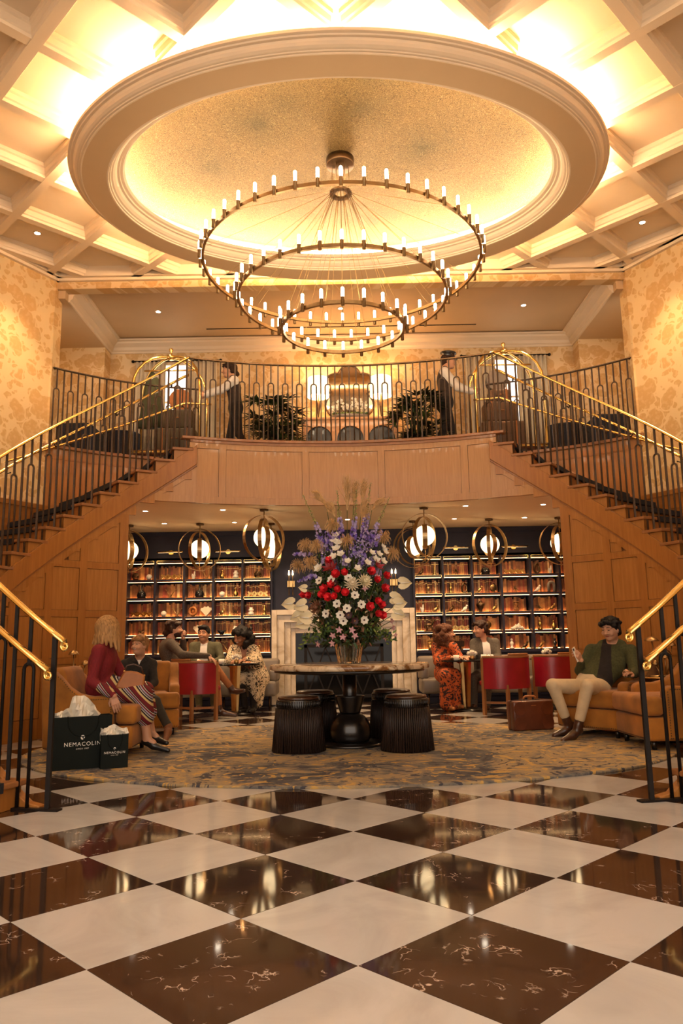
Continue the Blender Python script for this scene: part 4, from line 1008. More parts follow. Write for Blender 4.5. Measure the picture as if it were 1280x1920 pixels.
PINK = [(-0.279, 7.535, 0.986), (-0.128, 7.331, 1.064), (-0.033, 7.316, 1.049), (0.082, 7.308, 1.06), (-0.137, 7.388, 0.99), (0.383, 7.52, 1.037), (0.483, 7.543, 1.056), (0.446, 7.446, 1.199), (-0.363, 7.543, 1.021), (0.056, 7.279, 1.114), (0.464, 7.543, 1.132), (-0.066, 7.286, 1.116), (0.184, 7.218, 1.505), (0.31, 7.269, 1.615)]
WHITE = [(-0.087, 7.363, 2.034), (-0.06, 7.311, 1.957), (-0.081, 7.289, 1.899), (-0.041, 7.259, 1.839), (-0.108, 7.336, 1.982), (0.38, 7.409, 1.92), (0.333, 7.336, 1.842), (0.392, 7.395, 1.876), (0.302, 7.299, 1.783), (0.372, 7.337, 1.772), (0.263, 7.304, 1.853), (0.027, 7.233, 1.767), (0.12, 7.223, 1.696), (-0.263, 7.297, 1.709), (-0.249, 7.289, 1.708), (-0.116, 7.266, 1.814), (0.218, 7.257, 1.752)]
CURL = [(-0.278, 7.408, 1.952), (-0.341, 7.376, 1.788), (-0.397, 7.543, 1.978), (-0.123, 7.523, 2.173), (0.389, 7.543, 2.051), (0.475, 7.504, 1.88), (0.017, 7.317, 1.984), (-0.47, 7.543, 1.772)]
ANTH = [((0.561, 7.45, 1.564), -0.3), ((0.467, 7.35, 1.414), -0.5), ((0.496, 7.3, 1.356), -0.2), ((0.48, 7.3, 1.264), -0.9), ((-0.532, 7.4, 1.378), 0.5), ((-0.409, 7.3, 1.357), 0.8), ((-0.447, 7.35, 1.258), 1.0), ((-0.394, 7.25, 1.187), 0.9), ((-0.364, 7.2, 1.232), 0.2), ((-0.397, 7.35, 1.523), 0.1)]
DELPH = [((-0.212, 7.55, 1.99), (-0.415, 7.55, 2.486)), ((-0.033, 7.6, 2.052), (-0.069, 7.6, 2.53)), ((0.089, 7.55, 2.043), (0.13, 7.55, 2.516)), ((0.245, 7.55, 1.983), (0.464, 7.55, 2.444)), ((0.208, 7.7, 2.062), (0.279, 7.7, 2.627)), ((0.203, 7.5, 2.063), (0.201, 7.5, 2.229)), ((0.18, 7.4, 1.782), (0.17, 7.4, 1.964)), ((-0.001, 7.35, 1.765), (-0.027, 7.35, 1.877)), ((-0.393, 7.45, 1.867), (-0.513, 7.45, 1.869)), ((-0.323, 7.4, 1.637), (-0.462, 7.4, 1.597)), ((0.085, 7.45, 1.859), (0.059, 7.45, 2.001)), ((-0.154, 7.5, 1.983), (-0.18, 7.5, 2.112))]
PAMPAS = [((-0.181, 7.65, 2.371), (-0.288, 7.65, 2.566)), ((0.03, 7.7, 2.346), (0.03, 7.7, 2.752)), ((0.097, 7.7, 2.39), (0.117, 7.7, 2.675)), ((0.186, 7.7, 2.418), (0.213, 7.7, 2.681)), ((-0.094, 7.6, 2.257), (-0.135, 7.6, 2.435)), ((0.172, 7.6, 2.18), (0.199, 7.6, 2.458)), ((0.283, 7.6, 2.324), (0.402, 7.6, 2.462))]
# ================================================================== RUG, TABLE, STOOLS
mb = MB(); n = 120
prof = [(1.0, 0.0), (1.0, 0.012), (0.996, 0.018), (0.0, 0.018)]
V = []; F = []
for s, z in prof[:3]:
    for k in range(n): a = 2*PI*k/n; V.append((3.05*s*math.cos(a), 2.08*s*math.sin(a), z))
for i in range(2):
    for k in range(n): F.append((i*n+k, i*n+(k+1) % n, (i+1)*n+(k+1) % n, (i+1)*n+k))
F.append(tuple(2*n+k for k in range(n)))
mb.add(V, F); o = mb.build('oval_rug', 'rug_pile', loc=(0, 7.55, 0.001))
tag(o, 'large oval rug with abstract gold, tan and slate pattern under the table', 'rug')
RZ = 0.019
TC = (0.025, 7.62)
t = thing('round_table', 'round table with veined marble top on a black turned pedestal', 'table', (TC[0], TC[1], RZ))
MB().lathe([(0.0, 0.722), (0.775, 0.722), (0.785, 0.73), (0.785, 0.764), (0.775, 0.772), (0.0, 0.772)], 72).build('marble_top', 'marble_table', t)
MB().lathe([(0.0, 0.69), (0.70, 0.69), (0.74, 0.70), (0.74, 0.722), (0.0, 0.722)], 64).build('apron', 'black_wood', t)
MB().lathe([(0.065, 0.30), (0.068, 0.69)], 24).build('post', 'black_wood', t)
MB().lathe([(0.10, 0.30), (0.105, 0.32), (0.145, 0.455), (0.145, 0.465), (0.06, 0.465)], 32).build('flared_collar', 'black_wood', t)
MB().lathe([(0.175, 0.03), (0.195, 0.06), (0.203, 0.11), (0.20, 0.17), (0.18, 0.22), (0.145, 0.265), (0.105, 0.295), (0.0, 0.31)], 40).build('bulb', 'black_wood', t)
MB().lathe([(0.33, 0.0), (0.335, 0.012), (0.32, 0.028), (0.19, 0.034), (0, 0.034)], 48).build('base_plate', 'black_wood', t)
TZ = RZ+0.772
# fringed drum stools
def stool():
    t = thing('fringed_stool', '', 'stool', group='fringed drum stools around the table')
    MB().lathe([(0.20, 0.02), (0.195, 0.40)], 28).build('drum', 'ebony', t)
    MB().lathe([(0.197, 0.385), (0.20, 0.395), (0.20, 0.46), (0.196, 0.467), (0, 0.467)], 36).build('band', 'black_wood', t)
    MB().lathe([(0.188, 0.467), (0.192, 0.475), (0.185, 0.49), (0.15, 0.498), (0, 0.50)], 36).build('seat_pad', 'leather_boot', t)
    mb = MB()
    for k in range(64): a = 2*PI*k/64; mb.tube([(0.203*math.cos(a), 0.203*math.sin(a), 0.40), (0.203*math.cos(a), 0.203*math.sin(a), 0.455)], 0.005, 4)
    mb.build('band_fluting', 'black_wood', t)
    mb = MB(); rr = random.Random(2)
    for k in range(72):
        a = 2*PI*k/72; r0, r1 = 0.206, 0.232+rr.uniform(-0.006, 0.008)
        mb.tube([(r0*math.cos(a), r0*math.sin(a), 0.388), (0.216*math.cos(a), 0.216*math.sin(a), 0.25), (r1*math.cos(a+rr.uniform(-.02, .02)), r1*math.sin(a), 0.004)], [0.008, 0.011, 0.013], 5)
    tag(mb.build('fringe', 'ebony', t), kind='stuff'); return t
s0 = stool(); s0.location = (-0.455, 7.22, RZ); s0['label'] = 'black fringed drum stool at the front left of the round table'
dup(s0, (0.545, 7.19, RZ), 0.4, 'black fringed drum stool at the front right of the round table')
dup(s0, (-0.335, 8.0, RZ), 0.9, 'black fringed drum stool behind the front left stool')
dup(s0, (0.46, 8.02, RZ), 1.3, 'black fringed drum stool behind the front right stool')
# ribbed glass vase
v = thing('glass_vase', 'ribbed clear glass vase holding the big bouquet on the round table', 'vase', (TC[0], TC[1], TZ))
def ribbed(prof, n, amp):
    mb = MB(); V = []; F = []; m_ = len(prof)
    for r, z in prof:
        for k in range(n): a = 2*PI*k/n; rr = r*(1+amp*math.cos(k*PI)); V.append((rr*math.cos(a), rr*math.sin(a), z))
    for i in range(m_-1):
        for k in range(n): F.append((i*n+k, i*n+(k+1) % n, (i+1)*n+(k+1) % n, (i+1)*n+k))
    F.append(tuple(reversed(range(n)))); F.append(tuple((m_-1)*n+k for k in range(n)))
    return mb.add(V, F, 0, False)
ribbed([(0.100, 0.0), (0.106, 0.01), (0.118, 0.08), (0.136, 0.17), (0.146, 0.25), (0.143, 0.30), (0.125, 0.335), (0.122, 0.35), (0.114, 0.35), (0.116, 0.33), (0.134, 0.295), (0.137, 0.25), (0.128, 0.17), (0.110, 0.08), (0.094, 0.02)], 44, 0.045).build('vessel', 'glass', v)
mb = MB(); rr = random.Random(12)
for i in range(9):
    a = rr.uniform(0, 2*PI); r = rr.uniform(0.01, 0.06); mb.tube([(r*math.cos(a), r*math.sin(a), 0.03), (r*1.1*math.cos(a+1), r*1.1*math.sin(a+1), 0.34)], 0.006, 5)
tag(mb.build('cut_stems', 'stem', v), kind='stuff')
MOUTH = Vector((TC[0], TC[1], TZ+0.33))
# ================================================================== BOUQUET
def orient(d, roll=0.0):
    return Vector(d).to_track_quat('Z', 'Y').to_matrix().to_4x4() @ Matrix.Rotation(roll, 4, 'Z')
def petal(mb, m4, L, W, curl=0.3, cup=0.1, n=4, mi=0, tip=0.3, base=0.0):
    """petal growing along +x of m4, curving up to +z"""
    V = []; F = []
    for i in range(n+1):
        q = i/n; wv = W*(math.sin(PI*min(1, q*(1-tip)+tip*q*q+0.12))**0.8)
        for j in (-1, 0, 1):
            V.append(m4 @ Vector((base+L*q, j*wv/2, curl*L*q*q+cup*W*(abs(j)))))
    for i in range(n):
        for j in range(2): a = i*3+j; F.append((a, a+1, a+4, a+3))
    mb.add(V, F, mi, True)
plain('rose_red', (0.78, 0.020, 0.032), 0.45, var=0.25, scale=22)
plain('lily_red', (0.28, 0.012, 0.022), 0.5, var=0.3, scale=20)
plain('petal_white', (0.82, 0.78, 0.68), 0.5, var=0.05, scale=20)
plain('petal_cream', (0.88, 0.78, 0.52), 0.35, var=0.06, scale=10, coat=0.3)
plain('petal_pink', (0.62, 0.34, 0.40), 0.5, var=0.15, scale=30)
plain('petal_purple', (0.20, 0.12, 0.50), 0.5, var=0.35, scale=30)
plain('petal_lilac', (0.42, 0.33, 0.58), 0.5, var=0.25, scale=30)
plain('petal_dark', (0.035, 0.006, 0.012), 0.5, var=0.3, scale=30)
plain('plume', (0.75, 0.48, 0.22), 0.9, var=0.2, scale=30)
plain('protea_brown', (0.25, 0.11, 0.06), 0.6, var=0.3, scale=30)
plain('bud_green', (0.38, 0.38, 0.12), 0.6, var=0.3, scale=30)
def rose_mesh():
    mb = MB()
    for ring_, (n_, r, h, L, cu) in enumerate(((3, 0.006, 0.016, 0.022, 1.6), (4, 0.012, 0.012, 0.026, 1.3), (5, 0.018, 0.006, 0.030, 0.95), (6, 0.022, 0.0, 0.032, 0.55), (6, 0.024, -0.006, 0.030, 0.2))):
        for k in range(n_):
            a = 2*PI*k/n_+ring_*0.7
            petal(mb, Matrix.Translation((0, 0, h)) @ Matrix.Rotation(a, 4, 'Z'), L, L*1.35, cu*0.8, 0.12, 4, base=r*0.45)
    mb.ball((0, 0, 0.012), (0.016, 0.016, 0.018), 8, 6); return mb.mesh('rose_head', 'rose_red', recalc=False)
def flat_flower(np_, L, W, mat, cmat, curl=0.15, cr=0.009):
    mb = MB()
    for k in range(np_): petal(mb, Matrix.Rotation(2*PI*k/np_+0.1*(k % 2), 4, 'Z') @ Matrix.Translation((0, 0, 0.002*(k % 2))), L, W, curl, 0.06, 4)
    me = mb.mesh('flower_head', mat, recalc=False)
    mc = MB(); mc.ball((0, 0, 0.005), (cr, cr, cr*0.8), 8, 5)
    return me, (mc.mesh('centre', cmat) if cmat else None)
def lily_mesh():
    mb = MB()
    for k in range(6): petal(mb, Matrix.Rotation(2*PI*k/6, 4, 'Z') @ Matrix.Rotation(-0.35, 4, 'Y'), 0.075, 0.028, 0.25, 0.1, 5)
    return mb.mesh('lily_head', 'lily_red', recalc=False)
def protea_mesh(m1):
    mb = MB()
    for ring_ in range(4):
        for k in range(14): petal(mb, Matrix.Rotation(2*PI*k/14+ring_*0.22, 4, 'Z') @ Matrix.Translation((0, 0, -0.01*ring_)) @ Matrix.Rotation(-1.15+ring_*0.25, 4, 'Y'), 0.055+0.004*ring_, 0.016, 0.1, 0.1, 3, base=0.008+0.006*ring_)
    mb.ball((0, 0, 0.02), (0.026, 0.026, 0.028), 10, 7); return mb.mesh('protea_head', m1, recalc=False)
def stem_for(t, p, d):
    q = Vector(p); mid = (q+MOUTH)/2+Vector(d)*0.04-Vector((0, 0, 0.05))
    b0 = MOUTH+Vector(((q.x-MOUTH.x)*0.12, (q.y-MOUTH.y)*0.12, 0)); b0.z = TZ+0.2
    b0.x = MOUTH.x+max(-0.06, min(0.06, b0.x-MOUTH.x)); b0.y = MOUTH.y+max(-0.06, min(0.06, b0.y-MOUTH.y))
    P = []
    for i in range(7):
        u = i/6; P.append((b0*(1-u)**2+mid*2*u*(1-u)+q*u*u)-q)
    MB().tube(P, 0.0035, 5).build('stem', 'stem', t)
def outdir(p, lift=0.25): return Vector(((p[0]-TC[0])*1.3, -0.45, (p[2]-1.4)*0.6+lift*0.3)).normalized()
def flower(name, label, cat, p, head, group, centre=None, roll=0.0, d=None, scale=1.0):
    t = thing(name, label, cat, p, group=group); d = d or outdir(p)
    h = link('flower_head', head, t); h.matrix_local = orient(d, roll) @ Matrix.Scale(scale, 4)
    if centre: link('flower_centre', centre, h)
    stem_for(t, p, d); return t
def zone(p):
    side = 'left' if p[0] < -0.12 else ('right' if p[0] > 0.17 else 'middle')
    lev = 'low' if p[2] < 1.3 else ('high' if p[2] > 1.62 else 'halfway up')
    return f'{lev} on the {side} side of the bouquet' if side != 'middle' else f'{lev} in the middle of the bouquet'
rose = rose_mesh()
for i, p in enumerate(ROSES): flower('rose', f'red rose {zone(p)}', 'rose', p, rose, f'red roses {zone(p)}', roll=i*1.3, scale=1.0+0.12*math.sin(i*2.1))
lily = lily_mesh()
for i, p in enumerate(LILIES): flower('lily', f'dark red star lily {zone(p)}', 'lily', p, lily, 'dark red lilies', roll=i*0.5)
an, anc = flat_flower(7, 0.046, 0.042, 'petal_white', 'petal_dark', 0.22, 0.010)
for i, p in enumerate(ANEM): flower('anemone', f'white anemone with dark centre {zone(p)}', 'flower', p, an, f'white anemones {zone(p)}', anc, i*0.9)
ad, adc = flat_flower(8, 0.042, 0.034, 'petal_dark', 'protea_brown', 0.3, 0.013)
for i, p in enumerate(ANEMD): flower('dark_flower', f'very dark burgundy flower {zone(p)}', 'flower', p, ad, 'dark burgundy flowers', adc, i*0.9)
for i, p in enumerate(PROTEA): flower('protea', ('brown protea low at the left of the bouquet', 'beige protea in the middle of the bouquet', 'cream protea right of the beige one')[i], 'flower', p, protea_mesh(('protea_brown', 'linen', 'petal_cream')[i]), 'proteas')
pk, pkc = flat_flower(5, 0.038, 0.020, 'petal_pink', 'petal_cream', 0.1, 0.005)
for i, p in enumerate(PINK): flower('clematis', f'small pink star flower {zone(p)}', 'flower', p, pk, f'pink star flowers {zone(p)}', pkc, i*0.7)
wf, wfc = flat_flower(5, 0.044, 0.040, 'petal_white', 'petal_cream', 0.35, 0.006)
for i, p in enumerate(WHITE): flower('white_orchid', f'creamy white orchid bloom {zone(p)}', 'flower', p, wf, f'white orchid blooms {zone(p)}', wfc, i*0.8, scale=1.0+0.15*math.sin(i))
def spathe_mesh():
    mb = MB(); n = 18; V = [(0, 0, 0.0)]; F = []
    for i in range(n+1):
        a = 2*PI*i/n; s = math.sin(a/2)
        x = 0.052*(16*math.sin(a)**3)/16; y = 0.060*(13*math.cos(a)-5*math.cos(2*a)-2*math.cos(3*a)-math.cos(4*a))/13
        V.append((x*1.0, (-y*1.45 if y < 0 else -y*0.8), 0.02*abs(x)/0.06+0.012*math.cos(a*3)))
    for i in range(1, n+1): F.append((0, i, i+1))
    mb.add(V, F, 0, True); return mb.mesh('spathe', 'petal_cream', recalc=False)
sp = spathe_mesh(); spx = MB().tube([(0, -0.02, 0.004), (0, 0.01, 0.02), (0, 0.045, 0.03)], [0.005, 0.006, 0.004], 6).mesh('spadix', 'petal_white')
names = ['top right, set apart from the rest', 'right, upper of three', 'right, middle of three', 'right, lowest of three', 'far left tip', 'left, upper', 'left, turned down', 'lowest on the left', 'left, nearest the anemones', 'small blush one on the left']
for i, (p, rot) in enumerate(ANTH):
    t = thing('anthurium', f'cream heart-shaped anthurium of the bouquet, {names[i]}', 'anthurium', p, group='cream anthuriums')
    s_ = 1 if p[0] > 0 else -1; d = Vector((s_*0.25, -0.85, 0.3)).normalized()
    m4 = Matrix(((1, 0, 0, 0), (0, 0, -1, 0), (0, 1, 0, 0), (0, 0, 0, 1)))   # local y -> world z, local z -> -y
    m4 = Matrix.Rotation(s_*0.35, 4, 'Z') @ m4 @ Matrix.Rotation(-s_*(PI/2-0.2)+rot*0.5, 4, 'Z') @ Matrix.Rotation(-0.25, 4, 'X')
    h = link('spathe', sp, t); h.matrix_local = m4 @ Matrix.Scale(1.25 if i != 9 else 0.8, 4); link('spadix', spx, h); stem_for(t, p, d)
def spike(mb, a, b, n, r, s, mi_fn, rr):
    a = Vector(a); b = Vector(b)
    for i in range(n):
        u = i/(n-1); p = a.lerp(b, u); rad = r*(1-0.75*u)
        for k in range(5 if u < 0.6 else 3):
            an_ = rr.uniform(0, 2*PI); off = Vector((math.cos(an_)*rad, math.sin(an_)*rad, rr.uniform(-0.01, 0.01)))
            d = (off+Vector((0, -0.01, 0))).normalized(); sz = s*(1-0.55*u)*rr.uniform(0.8, 1.2); mi = mi_fn(u)
            m4 = Matrix.Translation(p+off) @ orient(d, rr.uniform(0, 6))
            if mi == 2: mb.ball(p+off, sz*0.45, 6, 4, mi)
            else:
                for q in range(4): petal(mb, m4 @ Matrix.Rotation(PI/2*q, 4, 'Z'), sz, sz*1.0, 0.3, 0.1, 2, mi)
rr = random.Random(21)
for i, (a, b) in enumerate(DELPH):
    big = i < 5; c = Vector(a)
    t = thing('delphinium', ['purple delphinium spire leaning farthest left in the bouquet', 'upright purple delphinium spire left of the pampas', 'upright pale purple delphinium spire in the centre', 'purple delphinium spire leaning right', 'green budded spike bending right at the top'][i] if big else f'short violet flower spray {zone(a)}', 'delphinium', a, group='tall delphiniums' if big else f'violet sprays {zone(a)}')
    mb = MB(); bb = Vector(b)-c
    spike(mb, -bb*0.15, bb, 26 if big else 14, 0.030 if big else 0.045, 0.021, (lambda u: 0 if u < 0.3 and rr.random() < 0.8 else (1 if u < 0.5 else 2)) if big else (lambda u: 0 if rr.random() < 0.45 else 1), rr)
    mb.tube([-bb*0.15, bb*0.5, bb], [0.004, 0.003, 0.002], 5, 3)
    mb.build('florets', ['petal_purple', 'petal_lilac', 'bud_green', 'stem'], t, recalc=False); stem_for(t, a, (0, 0, 1))
rq = random.Random(77)
for i in range(16):      # loose lilac larkspur between the big flowers
    a_ = rq.uniform(-0.30, 0.34); z_ = rq.uniform(1.55, 1.98); p = (TC[0]+a_, 7.36+0.5*a_*a_+rq.uniform(0, 0.1), z_); q_ = (a_*0.25+rq.uniform(-0.03, 0.03), -0.02, rq.uniform(0.10, 0.17))
    t = thing('larkspur', f'loose pale lilac larkspur spray {zone(p)}', 'larkspur', p, group=f'lilac larkspur {zone(p)}'); mb = MB()
    spike(mb, (0, 0, -0.03), q_, 13, 0.034, 0.017, lambda u: 1 if rq.random() < 0.8 else 0, rq); mb.build('florets', ['petal_purple', 'petal_lilac', 'bud_green'], t, recalc=False); stem_for(t, p, (0, 0, 1))
for i, (a, b) in enumerate(PAMPAS):
    t = thing('pampas_plume', ['golden pampas plume leaning left at the top of the bouquet', 'tallest golden pampas plume in the centre', 'golden pampas plume just right of the tallest', 'golden pampas plume third from the right', 'short pampas plume left of the tallest', 'lower pampas plume below the green bud spike', 'golden pampas plume leaning right'][i], 'plume', a, group='pampas plumes')
    mb = MB(); c = Vector(a); bb = Vector(b)-c; sd = Vector((-0.10 if i in (0, 4) else (0.03 if i < 4 else 0.10), 0, 0))
    for k in range(130):
        u = rr.uniform(0, 0.55); p0 = bb*u; e = bb*(u+rr.uniform(0.35, 0.5))+Vector((rr.gauss(0, 0.026), rr.gauss(0, 0.026), 0))+sd*rr.uniform(0, 0.5); mid = (p0+e)/2+Vector((rr.gauss(0, .008), 0, 0.015))
        mb.tube([p0, mid, e], [0.003, 0.0026, 0.001], 3, caps=False)
    tag(mb.build('strands', 'plume', t, recalc=False), kind='stuff'); stem_for(t, a, (0, 0, 1))
for i, p in enumerate(CURL):
    t = thing('dried_curl', f'curly tan dried grass tuft {zone(p)}', 'dried grass', p, group=f'dried grass tufts {zone(p)}'); mb = MB()
    for k in range(150):
        a = rr.uniform(0, 2*PI); b_ = rr.uniform(0.1, 1.7); d = Vector((rr.gauss(0, 1), rr.gauss(0, 1), rr.gauss(0, 1)+0.3)).normalized(); L = rr.uniform(0.04, 0.085)
        mb.tube([(0, 0, 0), d*L*0.6, d*L+Vector((0, 0, -0.01)), d*L*1.05+Vector((0, -0.01, -0.035))], 0.0015, 3, caps=False)
    mb.build('curls', 'plume', t, recalc=False); stem_for(t, p, (0, 0, 1))
# leafy filling of the bouquet: nobody could count it
mb = MB(); rr = random.Random(33)
for i in range(3000):
    a = rr.uniform(0, 2*PI); u = rr.random()**0.5; zz = rr.uniform(0.98, 2.0)
    R_ = 0.14+0.25*math.sin(PI*min(1, max(0, (zz-0.85)/1.35)))**0.8
    rr_ = R_*(0.45+0.5*u); p = Vector((TC[0]+rr_*1.0*math.cos(a), TC[1]-0.02+rr_*0.9*math.sin(a), zz))
    if zz < 1.14 and rr_ < 0.17: continue
    d = Vector((p.x-TC[0], p.y-TC[1], (zz-1.35)*0.7+rr.uniform(-0.2, 0.3))).normalized()
    m4 = Matrix.Translation(p) @ orient(Vector((rr.gauss(0, 1), rr.gauss(0, 1), rr.gauss(0, 1))).normalized(), rr.uniform(0, 6))
    L = rr.uniform(0.04, 0.085) if zz < 1.7 else rr.uniform(0.015, 0.045)
    petal(mb, m4, L, L*0.42, 0.25, 0.1, 3, 0 if rr.random() < 0.6 else (1 if rr.random() < 0.6 else (2 if zz > 1.5 else 3)))
for i in range(420):     # tiny gypsophila buds
    a = rr.uniform(0, 2*PI); zz = rr.uniform(1.35, 1.9); R_ = 0.36*rr.uniform(0.85, 1.0); mb.ball((TC[0]+R_*math.cos(a), TC[1]+R_*math.sin(a)*0.95, zz), rr.uniform(0.004, 0.007), 5, 3, 4)
for s_ in (-1, 1):       # trailing vines on both sides of the vase
    for k in range(95):
        u = rr.random(); p = Vector((TC[0]+s_*(0.12+0.34*u), TC[1]-0.12-0.12*rr.random(), 1.17-0.12*u-0.10*u*rr.random()+rr.uniform(-0.03, 0.05)))
        petal(mb, Matrix.Translation(p) @ orient(Vector((rr.gauss(0, .6), -1, rr.gauss(0, .6)+0.3)).normalized(), rr.uniform(0, 6)), rr.uniform(0.03, 0.055), 0.02, 0.2, 0.1, 3, 2 if rr.random() < 0.5 else 0)
o = mb.build('bouquet_foliage', ['leaf', 'leaf_dark', 'leaf_light', 'protea_brown', 'petal_white'], recalc=False); tag(o, 'mixed green leaves filling the bouquet around the flowers', 'foliage', kind='stuff')
# ================================================================== ARMCHAIRS
def rbox(name, x0, x1, y0, y1, z0, z1, mat, parent, bev=0.03, seg=3):
    o = MB().box(x0, x1, y0, y1, z0, z1).build(name, mat, parent)
    md = o.modifiers.new('bevel', 'BEVEL'); md.width = bev; md.segments = seg
    for p in o.data.polygons: p.use_smooth = True
    return o
def armchair(W=0.78, D=0.84):
    t = thing('armchair', '', 'armchair', group='tan suede armchairs'); hw = W/2; f = -D/2; b = D/2
    def bv(o, w=0.03, s=3):
        md = o.modifiers.new('bevel', 'BEVEL'); md.width = w; md.segments = s; md.limit_method = 'ANGLE'
        for p in o.data.polygons: p.use_smooth = True
        return o
    out = [(f+0.20, 0.085), (f+0.20, 0.49), (f+0.22, 0.525), (f+0.27, 0.54), (f+0.40, 0.535), (f+0.52, 0.56), (f+0.61, 0.62), (f+0.68, 0.70), (f+0.74, 0.755), (f+0.80, 0.775), (b, 0.76), (b+0.015, 0.70), (b-0.02, 0.085)]
    for sx in (-1, 1):
        x0, x1 = sorted((sx*hw, sx*(hw-0.12)))
        bv(MB().prism(out, x0, x1, 'x').build('arm', 'suede', t), 0.028)
        nh = MB(); xs = sx*(hw+0.001)
        path = [(f+0.225, 0.10), (f+0.225, 0.49), (f+0.25, 0.512), (f+0.40, 0.51), (f+0.51, 0.535), (f+0.59, 0.595), (f+0.66, 0.68), (f+0.72, 0.73)]
        P = []
        for (ya, za), (yb, zb) in zip(path, path[1:]):
            L = math.hypot(yb-ya, zb-za); k = max(1, int(L/0.021))
            for i in range(k): P.append((ya+(yb-ya)*i/k, za+(zb-za)*i/k))
        for y_, z_ in P: nh.ball((xs, y_, z_), (0.003, 0.006, 0.006), 6, 4)
        for i in range(28): nh.ball((xs, f+0.22+i*(D-0.26)/27, 0.10), (0.003, 0.006, 0.006), 6, 4)
        tag(nh.build('nailhead_trim', 'bronze', t), kind='stuff')
    bv(MB().box(-hw+0.005, hw-0.005, f+0.03, b-0.03, 0.075, 0.275).build('base', 'suede', t), 0.03)
    T = [(-hw, f), (hw, f), (hw, f+0.19), (hw-0.125, f+0.19), (hw-0.125, b-0.18), (-hw+0.125, b-0.18), (-hw+0.125, f+0.19), (-hw, f+0.19)]
    bv(MB().prism(T, 0.285, 0.455).build('seat_cushion', 'suede', t), 0.045, 4)
    pr = [(b-0.22, 0.40), (b-0.20, 0.62), (b-0.15, 0.78), (b-0.08, 0.80), (b-0.02, 0.76), (b-0.03, 0.30), (b-0.18, 0.30)]
    bv(MB().prism(pr, -hw+0.10, hw-0.10, 'x').build('backrest', 'suede', t), 0.04, 4)
    nh = MB()
    for i in range(30): nh.ball((-hw+0.03+i*(W-0.06)/29, f+0.028, 0.095), (0.006, 0.003, 0.006), 6, 4)
    tag(nh.build('nailhead_trim', 'bronze', t), kind='stuff')
    for sx in (-1, 1):
        for y_ in (f+0.10, b-0.10): MB().lathe([(0.02, 0), (0.028, 0.08)], 12, (sx*(hw-0.08), y_, 0)).build('foot', 'black_wood', t)
    return t
c0 = armchair(); c0.location = (-2.32, 7.31, RZ); c0.rotation_euler = (0, 0, math.radians(92)); c0['label'] = 'tan suede armchair the woman in the red knit dress sits in'
dup(c0, (-2.31, 8.92, RZ), math.radians(14), 'tan suede armchair the boy in the black sweater sits in', scale=(0.93, 0.95, 1))
dup(c0, (2.74, 8.20, RZ), math.radians(-51), 'tan suede armchair the man with the phone sits in', scale=(0.95, 1, 1))
dup(c0, (3.02, 7.27, RZ), math.radians(-88), 'empty tan suede armchair at the right beside the stair railing', scale=(0.98, 1, 1.02))

# ---- small round side tables with mushroom lamps
def side_table(x, y, h, label):
    t = thing('side_table', label, 'side table', (x, y, RZ), group='round side tables')
    MB().lathe([(0, h-0.014), (0.21, h-0.014), (0.214, h-0.008), (0.21, h), (0, h)], 32).build('top', 'smoked_glass', t)
    MB().lathe([(0.214, h-0.016), (0.22, h-0.016), (0.22, h+0.002), (0.214, h+0.002), (0.214, h-0.016)], 32, caps=False).build('rim', 'brass_dull', t)
    MB().tube([(0, 0, 0.02), (0, 0, h-0.014)], 0.02, 10).build('post', 'bronze', t)
    MB().lathe([(0.15, 0), (0.15, 0.012), (0.02, 0.03)], 24).build('base', 'bronze', t)
side_table(-2.86, 8.12, 0.56, 'small round table in the corner behind the woman in red')
side_table(3.22, 7.86, 0.585, 'small round smoked-glass table right of the man with the phone')
def mushroom_lamp(x, y, z, label, stems):
    t = thing('mushroom_lamp', label, 'lamp', (x, y, z), group='mushroom table lamps')
    MB().lathe([(0.075, 0), (0.075, 0.012), (0.012, 0.02)], 20).build('base', 'bronze_gold', t)
    for dx, dy, h, r in stems:
        MB().tube([(dx*0.2, dy*0.2, 0.01), (dx*0.75, dy*0.75, h*0.5), (dx, dy, h)], 0.006, 6).build('stem', 'bronze_gold', t)
        MB().lathe([(r, h-0.004), (r*0.97, h+0.004), (r*0.7, h+0.026), (r*0.3, h+0.042), (0, h+0.046)], 20, (dx, dy, 0)).build('cap', 'bronze_gold', t)
mushroom_lamp(-2.86, 8.12, RZ+0.56, 'bronze mushroom-cluster lamp behind the woman in red', [(-0.03, 0, 0.34, 0.055), (-0.05, -0.03, 0.16, 0.05), (0.09, 0.02, 0.23, 0.045), (0.06, -0.05, 0.18, 0.04)])
mushroom_lamp(3.26, 7.90, RZ+0.585, 'bronze mushroom-cluster lamp behind the right armchair', [(-0.12, 0, 0.36, 0.075), (0.09, 0.02, 0.31, 0.045), (-0.02, -0.05, 0.19, 0.05), (0.05, 0.04, 0.22, 0.04), (-0.08, 0.05, 0.12, 0.035)])
# ---- whisky glass
WG = (3.02, 7.80, RZ+0.586)

